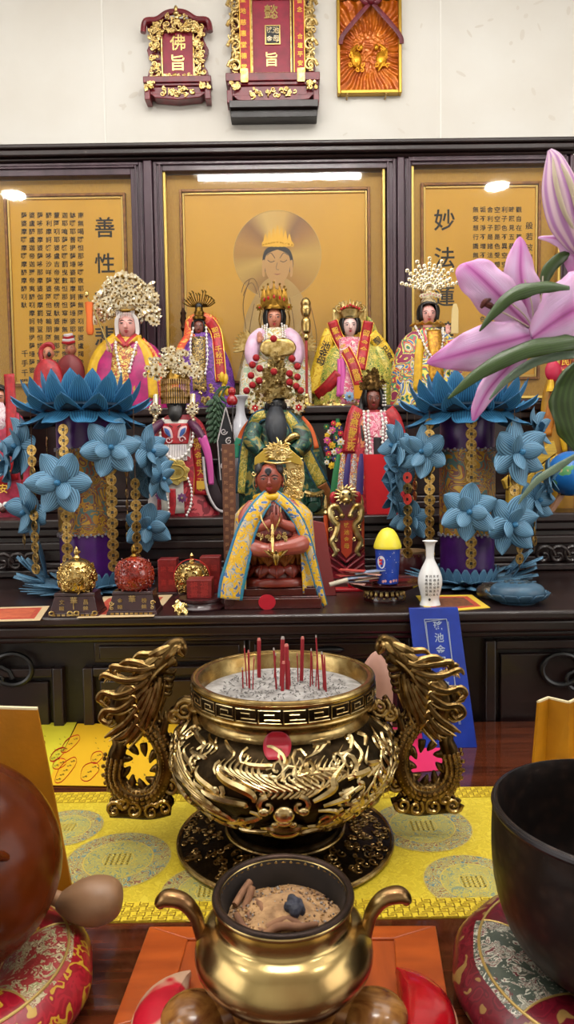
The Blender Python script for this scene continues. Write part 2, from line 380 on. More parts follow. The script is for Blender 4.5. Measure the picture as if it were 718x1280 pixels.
def panel(name, label, x0, x1, mo, inner):
    """mo: outer px of the mat; inner: px of the inner moulding"""
    E_ = bpy.data.objects.new(name, None); E_.location = ((x0 + x1) / 2, YS, ZB); C.objects.link(E_); tag(E_, label, 'picture')
    x0 += .0015; x1 -= .0015
    ox, oy, oz = E_.location
    def sp(mb, a, b_): return mb.span((a[0] - ox, a[1] - oy, a[2] - oz), (b_[0] - ox, b_[1] - oy, b_[2] - oz))
    def rect(mb, X0, X1, Z0, Z1, t, ya, yb, tb=None):
        tb = tb or t
        sp(mb, (X0, ya, Z0), (X0 + t, yb, Z1)); sp(mb, (X1 - t, ya, Z0), (X1, yb, Z1)); sp(mb, (X0 + t, ya, Z1 - t), (X1 - t, yb, Z1)); sp(mb, (X0 + t, ya, Z0), (X1 - t, yb, Z0 + t))
    zt = ZT - .046
    mx0, mx1, mz1 = Xs(mo[0]), Xs(mo[1]), Zs(mo[2]); mz0 = ZB + .04
    t = max(.012, mx0 - x0)
    mb = MB(); rect(mb, x0, x1, ZB, zt, mx0 - x0, YS - .02, YS + .05); 
    rect(mb, x0 + .004, x1 - .004, ZB + .004, zt - .004, .010, YS - .028, YS - .02)
    rect(mb, mx0 - .012, mx1 + .012, mz0 - .012, mz1 + .012, .008, YS - .027, YS - .02)
    mb.build('frame', FRAME, E_, bevel=.002)
    mb = MB(); rect(mb, mx0, mx1, mz0, mz1, .010, YS - .012, YS + .05); mb.build('gilt_lip', LIP, E_, bevel=.002)
    sp(MB(), (mx0 + .010, YS + .02, mz0 + .010), (mx1 - .010, YS + .05, mz1 - .010)).build('mat_board', MAT, E_)
    ix0, ix1, iz1 = Xs(inner[0]), Xs(inner[1]), Zs(inner[2]); iz0 = ZB + .11
    mb = MB(); rect(mb, ix0, ix1, iz0, iz1, .010, YS + .004, YS + .022); mb.build('inner_moulding', MOULD, E_, bevel=.002)
    mb = MB(); rect(mb, ix0 + .010, ix1 - .010, iz0 + .01, iz1 - .01, .008, YS + .011, YS + .021); mb.build('inner_lip', LIP, E_, bevel=.002)
    sp(MB(), (ix0 + .018, YS + .0175, iz0 + .018), (ix1 - .018, YS + .0195, iz1 - .018)).build('silk_print', PRINT, E_)
    sp(MB(), (mx0 + .011, YS - .006, mz0 + .011), (mx1 - .011, YS - .004, mz1 - .011)).build('glass_pane', GLASS, E_)
    return E_
def lettering(E_, name, fn, mat=None):
    mb = MB(); fn(mb, E_.location); return mb.build(name, mat or INK, E_, smooth=False)
PL = panel('mantra_panel', 'framed gold panel of black mantra columns behind the white-haired statue', Xs(-46), Xs(184), (-30, 172, 212), (7, 159, 237))
PC = panel('deity_painting', 'large framed gold painting of a crowned goddess with a round halo', Xs(195), Xs(496), (207, 482, 209), (226, 464, 234))
PR = panel('heart_sutra_panel', 'framed gold panel of black sutra columns behind the pink lily', Xs(505), Xs(708), (514, 700, 206), (527, 677, 230))
YL = .0165
k = depth((0, YS, 1.9)) / F
def big(mb, o, st, px, pys, size):
    for ch, py in zip(st, pys):
        q = P(px, py, YS + YL); mb.text(ch, q.x - o.x, YL, q.z - o.z, size * k)
def cols(mb, o, columns, pxs, py0, size, step):
    for st, px in zip(columns, pxs):
        for i, ch in enumerate(st):
            q = P(px, py0 + i * step, YS + YL); mb.text(ch, q.x - o.x, YL, q.z - o.z, size * k)
lettering(PL, 'title_lettering', lambda mb, o: big(mb, o, '善性慈悲', 131, (284, 329, 375, 420), 25))
DBZ = '南無喝囉怛那哆囉夜耶南無阿唎耶婆盧羯帝爍缽囉耶菩提薩埵婆耶摩訶薩埵婆耶摩訶迦盧尼迦耶唵薩皤囉罰曳數怛那怛寫南無悉吉慄埵伊蒙阿唎耶婆盧吉帝室佛囉楞馱婆南無那囉謹墀醯利摩訶皤哆沙咩薩婆阿他豆輸朋阿逝孕薩婆薩哆那摩婆薩哆那摩婆伽摩罰特豆怛姪他唵阿婆盧醯盧迦帝迦羅帝夷醯唎摩訶菩提薩埵薩婆薩婆摩囉摩囉摩醯摩醯唎馱孕俱盧俱盧羯蒙度盧度盧罰闍耶帝摩訶罰闍耶帝陀囉陀囉地唎尼室佛囉耶'
lettering(PL, 'mantra_lettering', lambda mb, o: cols(mb, o, [DBZ[i * 20:(i + 1) * 20] for i in range(7)] + [DBZ[140:152]], (101, 91, 81, 71, 61, 50, 40, 30), 269, 7.4, 10.2))
lettering(PL, 'signature_lettering', lambda mb, o: cols(mb, o, ['千手千眼'], (31,), 442, 8.5, 12))
HS = '觀自在菩薩行深般若波羅蜜多時照見五蘊皆空度一切苦厄舍利子色不異空空不異色色即是空空即是色受想行識亦復如是舍利子是諸法空相不生不滅不垢不淨不增不減是故空中無色無受想行識無眼耳鼻舌身意無色聲香味觸法'
lettering(PR, 'title_lettering', lambda mb, o: big(mb, o, '妙法蓮華', 556, (275, 322, 370, 415), 26))
lettering(PR, 'sutra_lettering', lambda mb, o: cols(mb, o, [HS[i * 13:(i + 1) * 13] for i in range(6)] + [HS[78:87]], (649, 640, 631, 622, 613, 604, 595, 586)[:7], 262, 7.2, 11.4))
lettering(PR, 'heading_lettering', lambda mb, o: cols(mb, o, ['般若波羅蜜多心經'], (662,), 282, 9, 13.6))
# the painted goddess: halo, figure, crown (flat print in raised layers)
def painting(E_):
    ox, oy, oz = E_.location; c = P(347, 319, YS + YL); yy = YL
    def L(px, py): q = P(px, py, YS + YL); return (q.x - ox, q.z - oz)
    def poly(mb, pts, y, kk=6):
        pts = cr(list(pts) + [pts[0]], kk)[:-1]; mb.add([(*[L(*p)[0]], y, L(*p)[1]) for p in pts], [list(range(len(pts)))])
    m, nt, b = base_mat('conic_halo_print'); tc = N(nt, 'ShaderNodeTexCoord'); sx = N(nt, 'ShaderNodeSeparateXYZ'); nt.links.new(tc.outputs['Object'], sx.inputs[0])
    at = N(nt, 'ShaderNodeMath', operation='ARCTAN2'); nt.links.new(sx.outputs[0], at.inputs[1]); nt.links.new(sx.outputs[2], at.inputs[0])
    mr = N(nt, 'ShaderNodeMapRange'); mr.inputs[1].default_value = -pi; mr.inputs[2].default_value = pi; nt.links.new(at.outputs[0], mr.inputs[0])
    r = ramp(nt, [(0, 'b98624'), (.06, 'd8b050'), (.2, '9a641c'), (.34, 'c08a2c'), (.5, 'd9ae48'), (.60, 'b07820'), (.66, '8c5a18'), (.72, 'd6a840'), (.8, 'dcb454'), (.87, '96621a'), (.95, 'c08a2a'), (1, 'b98624')])
    nt.links.new(mr.outputs[0], r.inputs[0]); nt.links.new(r.outputs[0], b.inputs['Base Color']); b.inputs['Roughness'].default_value = .4
    rr = 55 * k
    h = MB().add([(rr * math.cos(2 * pi * i / 64), 0, rr * math.sin(2 * pi * i / 64)) for i in range(64)], [list(range(64))]).build('halo', m, E_); h.location = (c.x - ox, yy, c.z - oz)
    MB().ring((c.x - ox, yy - .0002, c.z - oz), rr, .0011, 64, axis='y', m=6).build('halo_rim', pm('halo_gold_line', 'e0c070', .4), E_)
    skin = pm('painted_cream_skin', 'd8a868', .55); robe = pm('painted_pale_robe', 'c8a058', .55, 0, 'd4b068', 14)
    inkl = pm('painted_brown_line', '7a5222', .6); hair = pm('painted_dark_hair', '2e2620', .5)
    mb = MB(); poly(mb, [(318, 372), (330, 352), (347, 345), (364, 352), (378, 370), (388, 400), (394, 450), (398, 500), (300, 500), (304, 440), (306, 400)], yy - .0006); mb.build('robe', robe, E_, smooth=False)
    mb = MB(); mb.mi = 1; poly(mb, [(347, 306), (362, 312), (367, 328), (364, 342), (358, 336), (336, 336), (330, 342), (328, 328), (332, 312)], yy - .0008)
    mb.mi = 0; poly(mb, [(347, 312), (360, 318), (363, 330), (360, 344), (353, 354), (347, 357), (341, 354), (334, 344), (331, 330), (334, 318)], yy - .001); poly(mb, [(340, 350), (354, 350), (356, 362), (347, 372), (338, 362)], yy - .0009)
    poly(mb, [(328, 326), (331, 326), (331, 345), (328, 343)], yy - .0009); poly(mb, [(363, 326), (366, 326), (366, 343), (363, 345)], yy - .0009)
    mb.mi = 1
    for sx_ in (-1, 1):
        mb.tube([(*L(347 + sx_ * 3, 323), 0)[:1] + (yy - .0012,) + L(347 + sx_ * 3, 323)[1:], (L(347 + sx_ * 8, 321)[0], yy - .0012, L(0, 321)[1]), (L(347 + sx_ * 13, 324)[0], yy - .0012, L(0, 324)[1])], .0012, 5, 3)
        mb.tube([(L(347 + sx_ * 3.5, 331)[0], yy - .0012, L(0, 331)[1]), (L(347 + sx_ * 8, 332.5)[0], yy - .0012, L(0, 332.5)[1]), (L(347 + sx_ * 12, 330)[0], yy - .0012, L(0, 330)[1])], .0013, 5, 3)
    mb.tube([(L(347, 333)[0], yy - .0012, L(0, 333)[1]), (L(345.5, 341)[0], yy - .0012, L(0, 341)[1]), (L(349, 342)[0], yy - .0012, L(0, 342)[1])], .0007, 5, 3)
    mb.mi = 2; mb.tube([(L(343, 347)[0], yy - .0012, L(0, 347)[1]), (L(347, 348)[0], yy - .0012, L(0, 348)[1]), (L(351, 347)[0], yy - .0012, L(0, 347)[1])], [.0006, .0016, .0006], 5, 3)
    mb.build('face', [skin, hair, pm('painted_lip', 'a84a3c', .5)], E_, smooth=False)
    mb = MB(); cg = pm('painted_crown_gold', 'd8a428', .4, .3); 
    for i in range(-3, 4):
        hh = 24 - abs(i) * 4; x = 347 + i * 5
        poly(mb, [(x - 3.5, 308), (x + 3.5, 308), (x + 2.5, 308 - hh * .6), (x, 308 - hh - 4), (x - 2.5, 308 - hh * .6)], yy - .0014 - .0001 * (i % 2), 3)
    poly(mb, [(328, 309), (347, 304), (366, 309), (365, 302), (347, 298), (329, 302)], yy - .0017)
    for i in range(11): q = L(329 + i * 3.6, 306 - 3 * math.sin(pi * i / 10)); mb.ell((q[0], yy - .0018, q[1]), .003, 6)
    mb.build('crown', cg, E_)
    mb = MB()
    for st in ([(312, 350), (304, 380), (308, 420), (300, 460)], [(318, 380), (312, 420), (318, 470)], [(332, 372), (326, 410), (330, 450)], [(362, 372), (368, 410), (364, 450)], [(378, 376), (380, 410), (386, 450)], [(388, 380), (396, 420), (392, 460)], [(338, 362), (342, 385), (347, 396), (352, 385), (357, 362)],
               [(302, 366), (306, 354), (316, 348), (322, 356), (325, 372)], [(304, 370), (309, 358), (316, 354), (322, 368)]):
        mb.tube([(L(*p)[0], yy - .0012, L(*p)[1]) for p in st], .0011, 5, 5)
    mb.build('line_drawing', inkl, E_)
painting(PC)
# ------------------------------------------------------------------ stepped altar and altar table
ZA, ZS1, ZS2, ZN = 1.0, 1.165, 1.50, .75
mb = MB()
def moulded(mb, x0, x1, yf, yb, z0, z1, lip=.022):
    """block with a moulded front: overhanging lips and a recessed panel"""
    h = z1 - z0
    mb.span((x0, yf, z1 - lip), (x1, yb, z1)); mb.span((x0, yf + .012, z1 - lip * 1.9), (x1, yb, z1 - lip)); mb.span((x0, yf + .03, z0 + lip * 1.6), (x1, yb, z1 - lip * 1.9))
    mb.span((x0, yf + .012, z0 + lip * .9), (x1, yb, z0 + lip * 1.6)); mb.span((x0, yf + .002, z0), (x1, yb, z0 + lip * .9))
def plain(name, label, cat, loc):
    e = bpy.data.objects.new(name, None); e.location = loc; C.objects.link(e); return tag(e, label, cat)
ST = plain('lower_step', 'lower dark rosewood step with carved scrolls carrying the front row of statues', 'altar step', (0, 2.3, ZA))
mb = MB(); mb.X = Matrix.Translation((0, -2.3, -ZA)); moulded(mb, -1.35, 1.35, 2.0, 2.68, ZA, ZS1, .026); mb.span((-1.35, 2.012, ZA + .075), (1.35, 2.05, ZA + .10)); mb.build('step_block', DARKW, ST, bevel=.005)
for px in (20, 700):
    x = P(px, 745, 1.98).x; mb = MB(); mb.X = Matrix.Translation((0, -2.3, -ZA))
    mb.span((x - .09, 1.992, ZA + .006), (x + .09, 2.012, ZA + .014))
    for dx in (-.06, -.02, .02): curl(mb, (x + dx + .02, ZA + .045), .03, 1.3, 0, 1, 1.995, .007)
    mb.build('carved_scroll', DARKW, ST)
S2 = plain('upper_step', 'upper dark rosewood step carrying the back row of statues before the screen', 'altar step', (0, 2.45, ZS1))
mb = MB(); mb.X = Matrix.Translation((0, -2.45, -ZS1)); moulded(mb, -1.3, 1.3, 2.3, 2.69, ZS1, ZS2, .026); mb.span((-1.3, 2.31, ZS1 + .15), (1.3, 2.36, ZS1 + .17)); mb.build('step_block', DARKW, S2, bevel=.005)
AT = plain('altar_table', 'dark rosewood altar table with moulded edge and carved drawer front', 'table', (0, 1.8, 0))
mb = MB(); X0, X1 = -1.3, 1.3
mb.X = Matrix.Translation((0, -1.8, 0))
mb.span((X0, 1.45, ZA - .02), (X1, 2.70, ZA)); mb.span((X0, 1.456, ZA - .045), (X1, 2.70, ZA - .02)); mb.span((X0, 1.475, ZA - .06), (X1, 2.70, ZA - .045))
mb.build('table_top', DARKW, AT, bevel=.006)
mb = MB(); mb.X = Matrix.Translation((0, -1.8, 0)); mb.span((X0, 1.53, .02), (X1, 2.70, ZA - .06)); mb.build('carcass', DARKW2, AT)
def fpx(px): return P(px, 850, 1.52).x
for a, b_ in ((120, 308), (312, 512), (-140, -5)):
    mb = MB(); mb.X = Matrix.Translation((0, -1.8, 0)); z1, z0 = ZA - .066, ZA - .112
    mb.span((fpx(a), 1.51, z0), (fpx(b_), 1.535, z1)); mb.span((fpx(a) + .012, 1.505, z0 + .008), (fpx(b_) - .012, 1.512, z1 - .008))
    d = mb.build('drawer', DARKW, AT, bevel=.003)
    mb = MB(); mb.X = Matrix.Translation((0, -1.8, 0)); xm = (fpx(a) + fpx(b_)) / 2; mb.ell((xm, 1.503, (z0 + z1) / 2), (.032, .008, .009), 14); mb.build('drawer_pull', BLACK, d)
for a, b_ in ((105, 306), (314, 518), (606, 760), (-120, 80)):
    mb = MB(); mb.X = Matrix.Translation((0, -1.8, 0)); z1, z0 = ZA - .122, .42
    if a > 600: z1 = ZA - .075
    x0, x1 = fpx(a), fpx(b_)
    mb.span((x0, 1.508, z0), (x0 + .022, 1.535, z1)); mb.span((x1 - .022, 1.508, z0), (x1, 1.535, z1)); mb.span((x0 + .022, 1.508, z1 - .02), (x1 - .022, 1.535, z1)); mb.span((x0 + .022, 1.508, z0), (x1 - .022, 1.535, z0 + .02))
    mb.span((x0 + .034, 1.518, z0 + .03), (x1 - .034, 1.535, z1 - .032))
    mb.build('door_panel', DARKW, AT, bevel=.003)
for px, d in ((14, 1), (704, -1)):
    x = P(px, 838, 1.5).x; z = P(px, 838, 1.5).z
    mb = MB(); mb.X = Matrix.Translation((0, -1.8, 0)); mb.ring((x, 1.507, z), .042, .006, 28, .8, 'y'); curl(mb, (x - d * .03, z - .02), .03, 1.2, 0, d, 1.507, .006); mb.build('carved_ring', BLACK, AT)
# offering table
TABLE = pm('red_brown_veneer', '5c2a16', .12, 0, '36160b', 9, 0, None, coat=.5, stretch=(.6, 9, 1), detail=6)
NT = plain('offering_table', 'polished red-brown wooden table holding the bronze censer and yellow runner', 'table', (0, 1.0, 0))
mb = MB(); mb.span((-1.25, .30 - 1, ZN - .035), (1.25, 1.505 - 1, ZN)); mb.build('table_top', TABLE, NT, bevel=.004)
for x in (-1.15, 1.15):
    for y in (-.62, .42): MB().span((x - .04, y - .04, 0), (x + .04, y + .04, ZN - .035)).build('leg', DARKW, NT, bevel=.004)
# ------------------------------------------------------------------ plaques and picture on the wall
CRIM = pm('crimson_plaque_field', '8e1230', .4, 0, '7c0f2a', 30)
CRIM2 = pm('crimson_lacquer', '74101f', .28, 0, '5a0a18', 30, coat=.3)
def scroll_carving(mb, x0, x1, z0, z1, y, n, r=(1.6, 4.5), th=1.1):
    """dense carved scroll work inside a rectangle"""
    for i in range(n):
        c = (R.uniform(x0, x1), R.uniform(z0, z1)); curl(mb, c, R.uniform(*r), R.uniform(.9, 1.5), R.uniform(0, 6), R.choice((-1, 1)), y + R.uniform(-1, .5), th, 5)
        if i % 2: mb.ell((R.uniform(x0, x1), y - .5, R.uniform(z0, z1)), (R.uniform(1, 2.6), 1.3, R.uniform(1, 2.6)), 6)
def plaque(name, label, cx, bot, x0, x1, top, field, chars, csize, deep=14):
    t = T(name, label, 'plaque', cx, y=YW - .002, py=bot)
    H = bot - top; Wd = x1 - x0; hw = Wd / 2; d = -deep
    fx0, fx1, fz0, fz1 = field[0] - cx, field[1] - cx, bot - field[3], bot - field[2]
    # stand / base
    mb = MB(); bh = 26 * Wd / 82
    bh = fz0 - 1
    mb.span((-hw, d * 1.5, bh * .72), (hw, 0, bh)); mb.span((-hw + 2, d * 1.35, bh * .6), (hw - 2, 0, bh * .72)); mb.span((-hw + 4, d * 1.2, bh * .25), (hw - 4, 0, bh * .6))
    for s in (-1, 1):
        mb.span((s * (hw - 1), d * 1.4, 0), (s * (hw - 8), -1, bh * .45))
    mb.prism([(-hw + 8, bh * .3), (-hw + 14, bh * .12), (0, bh * .02), (hw - 14, bh * .12), (hw - 8, bh * .3)], d * 1.25, -1)
    base = t.part('stand', mb, CRIM2, bevel=.8)
    mb = MB(); scroll_carving(mb, -hw * .5, hw * .5, bh * .22, bh * .5, d * 1.3, 20, (1.5, 3.4), .9); t.part('stand_carving', mb, LEAF, base)
    for s in (-1, 1): mb = MB(); scroll_carving(mb, s * hw * .82 - 5, s * hw * .82 + 5, bh * .45, bh * .72, d * 1.45, 10, (1.5, 3)); t.part('stand_carving', mb, LEAF, base)
        # back board, wavy outline
    out = []
    for i in range(13):
        f = i / 12; out.append((-hw * (.84 + .08 * math.sin(f * 16)), bh + f * (H - bh) * .86))
    mb = MB(); mb.prism(out + [(-x, z) for x, z in reversed(out)], d * .6, -.5); t.part('back_board', mb, CRIM2, bevel=.6)
    mb = MB(); mb.span((fx0, d * .7, fz0), (fx1, d * .55, fz1)); fld = t.part('field', mb, CRIM)
    mb = MB()
    for a, b_ in (((fx0 - 2, d * .9, fz0 - 2), (fx0, d * .6, fz1 + 2)), ((fx1, d * .9, fz0 - 2), (fx1 + 2, d * .6, fz1 + 2)), ((fx0, d * .9, fz1), (fx1, d * .6, fz1 + 2)), ((fx0, d * .9, fz0 - 2), (fx1, d * .6, fz0))): mb.span(a, b_)
    t.part('field_border', mb, LEAF, bevel=.3)
    for ch, py in chars:
        mb = MB(); mb.text(ch, (field[0] + field[1]) / 2 - cx, d * .7 - .4, bot - py, csize); t.part('raised_lettering', mb, GOLD2, fld, smooth=False, solid=.8)
    return t, d, hw, bh, H, fx0, fx1, fz0, fz1
t, d, hw, bh, H, fx0, fx1, fz0, fz1 = plaque('carved_plaque', 'small crimson and gold carved plaque with two raised characters', 225, 134, 185, 268, 20, (207, 244, 50, 106), (('佛', 62), ('旨', 86)), 19)
mb = MB()
for s in (-1, 1): scroll_carving(mb, s * 27 - 5.5, s * 27 + 5.5, bh + 2, H * .80, d * .95, 46, (1.6, 3.6))
scroll_carving(mb, -28, 28, H * .72, H * .86, d, 60, (1.6, 3.6)); scroll_carving(mb, -17, 17, bh, bh + 5, d, 14, (1.2, 2.6), .8)
t.part('carving', mb, LEAF)
mb = MB(); top = [(-41, 82), (-38, 95), (-24, 97), (-12, 104), (0, 106), (12, 104), (24, 97), (38, 95), (41, 82)]
q = cr([(x, 0, z) for x, z in top], 5); mb.tube([(x, d, z) for x, _, z in q], 3.6, 8, 1); t.part('canopy_moulding', mb, CRIM2)
mb = MB(); mb.ell((0, d - 2, 108), (2.6, 2.5, 4.5), 8); mb.ell((0, d - 2, 103), (4, 2.5, 3), 8); scroll_carving(mb, -14, 14, 98, 101, d - 2, 10, (1.2, 2.4), .8); t.part('finial', mb, LEAF)
t, d, hw, bh, H, fx0, fx1, fz0, fz1 = plaque('carved_plaque', 'large crimson and gold carved plaque with a seal between its characters, on a dark shelf', 342, 138, 285, 400, -48, (318, 364, 12, 102), (('懿', 26), ('旨', 82)), 17)
bot, cx = 138, 342
mb = MB(); mb.span((-9, d * .7 - 1.5, bot - 65), (10, d * .7, bot - 42)); mb.mi = 1; mb.span((-7.4, d * .7 - 2, bot - 63.4), (8.4, d * .7 - 1.5, bot - 43.6))
mb.mi = 2
for ch, x, z in (('瑤', -3.4, 58.5), ('池', 4.6, 58.5), ('金', -3.4, 48.5), ('母', 4.6, 48.5)): mb.text(ch, x, d * .7 - 2.3, bot - (65 - (z - 42)) - .5 if False else bot - 107 + z, 7.6)
t.part('seal', mb, [GOLD2, BLACK, SILVER], smooth=False)
mb = MB(); mb.vtext('敬奉瑤池金母大天尊聖像一', -30, 0, 0, 1, 0) if False else None
for i, ch in enumerate('聖地慈惠堂總堂敬贈'): mb.text(ch, fx0 + 4 + i * 4.7, d * .7 - .5, fz0 + 3, 3.6)
t.part('donor_lettering', mb, LEAF, smooth=False)
mb = MB()
for s in (-1, 1): mb.span((s * 26, d * 1.05, bh + 2), (s * 40, d * .6, bh + 112))
bn = t.part('side_banner', mb, RED, bevel=.5)
mb = MB()
for s in (-1, 1):
    for x in (26.5, 39.5): mb.span((s * x - .5, d * 1.1, bh + 2), (s * x + .5, d, bh + 112))
mb.vtext('聖地慈惠堂', -35, d * 1.08, 124, 7, 13.2); mb.vtext('德堂', -35, d * 1.08, 58, 7, 13.2)
mb.vtext('敬贈', -32, d * 1.08, 53 - 1, 6, 10) if False else None
mb.text('敬', -33, d * 1.08, 52 - 12, 6); mb.text('贈', -33, d * 1.08, 31 + 1, 6)
mb.vtext('留念', 34, d * 1.08, 122, 6.5, 10.5); mb.vtext('合壇平安', 34, d * 1.08, 80, 6.5, 10.5)
t.part('banner_lettering', mb, YTXT, bn, smooth=False)
mb = MB()
for s in (-1, 1):
    for i in range(5):
        zc = bh + 12 + i * 24; curl(mb, (s * 46, zc), 9, 1.3, pi / 2 * (1 - s), s, d * .9, 2.4, 7); curl(mb, (s * 44, zc + 12), 6, 1.2, 2, -s, d * .9, 1.9, 6)
        mb.ell((s * 49, d * .9, zc + 8), (3, 2, 6), 8)
    scroll_carving(mb, s * 46 - 5, s * 46 + 5, bh + 2, bh + 118, d * .85, 46, (2, 4))
scroll_carving(mb, -36, 36, bot - 6, bot + 14, d, 60, (2, 4.5)); mb.span((-28, d * 1.0, fz1 + 2), (28, d * .6, fz1 + 8))
for s in (-1, 1): mb.span((s * 30, d * 1.6, bh - 12), (s * 39, d * 1.45, bh + 4))
t.part('carving', mb, LEAF)
mb = MB(); mb.tube([(-50, d, H - 36), (-36, d, H - 20), (0, d, H - 10), (36, d, H - 20), (50, d, H - 36)], 5, 8); t.part('canopy_moulding', mb, CRIM2)
t2 = T('wall_shelf', 'dark brown ledge carrying the large crimson plaque', 'shelf', 343, y=YW - .002, py=153)
t2.part('board', MB().span((-54, -26, 6), (54, 0, 14.6)), DARKW, bevel=.6); t2.part('apron', MB().span((-53, -20, -3), (53, -1, 6)), DARKW2, bevel=.5)
# relief picture with ribbon
t = T('relief_picture', 'gold framed orange relief picture of two birds with a dark red ribbon bow', 'picture', 461.5, y=YW - .002, py=121)
mb = MB()
for a, b_ in (((-40, -9, 0), (-36, 0, 118)), ((36, -9, 0), (40, 0, 118)), ((-36, -9, 114), (36, 0, 118)), ((-36, -9, 0), (36, 0, 4.5))): mb.span(a, b_)
t.part('frame', mb, pm('brushed_gold_frame', 'b8923c', .3, .8), bevel=.8)
ORN = pm('amber_relief', 'c2690c', .28, .35, '9c4408', 20)
def rel(u, v):
    x, z = (u - .5) * 72, v * 109; dx, dz = x, z - 48; r = math.hypot(dx, dz); a = math.atan2(dz, dx)
    h = 1.3 * math.sin(a * 30 + .6 * math.sin(r * .25)) * min(1, max(0, (r - 18) / 14)) + (1.6 * noise.noise((x * .25, z * .25, 3)) if r < 26 else .3 * noise.noise((x * .4, z * .4, 1)))
    return (x, -3 - h, z + 4.5)
mb = MB(); mb.grid(rel, 90, 120); t.part('relief_panel', mb, ORN)
for s, bx in ((-1, -16), (1, 15)):
    mb = MB()
    for i in range(5): mb.tube([(bx + s * (i * 1.5 - 2), -5, 60 - i * 4), (bx + s * (6 - i), -6.5, 50 - i * 3), (bx - s * 4, -5.5, 36 - i * 2)], [1, 2.4, .8], 6)
    mb.ell((bx, -6, 42), (7, 3, 10), 10); mb.ell((bx - s * 6, -6, 56), (3, 2.5, 4), 8)
    for i in range(7): curl(mb, (bx + s * R.uniform(-8, 8), 34 + R.uniform(-6, 22)), 3, 1.2, R.uniform(0, 6), s, -7, .9, 5)
    t.part('gilt_bird', mb, pm('amber_gilt', 'c98a1a', .25, .7))
RIB = pm('maroon_ribbon', '6a0f22', .45, 0, '54091a', 40)
mb = MB(); mb.ell((2, -13, 108), (5, 4, 5), 10)
for s in (-1, 1):
    mb.tube([(2, -12, 108), (2 + s * 7, -13, 113), (2 + s * 11, -12, 111), (2 + s * 6, -12, 106), (2, -12, 107)], [2, 4, 3.6, 3, 1], 8, 5, .5)
    mb.tube([(2, -11, 107), (2 + s * 16, -11, 90), (2 + s * 32, -10.5, 72), (2 + s * 37, -10, 64), (2 + s * 37.5, -10, 58)], [2.5, 3.4, 3, 3.2, 3], 6, 5, .25)
t.part('ribbon_bow', mb, RIB)
mb = MB()
for x in (-28, 20): mb.tube([(x, 0, -3), (x, -12, -3)], 1.1, 8, 1); mb.ell((x, -12, -3), 1.9, 8)
t.part('peg', mb, pm('brass_peg', 'a88a50', .3, .9))
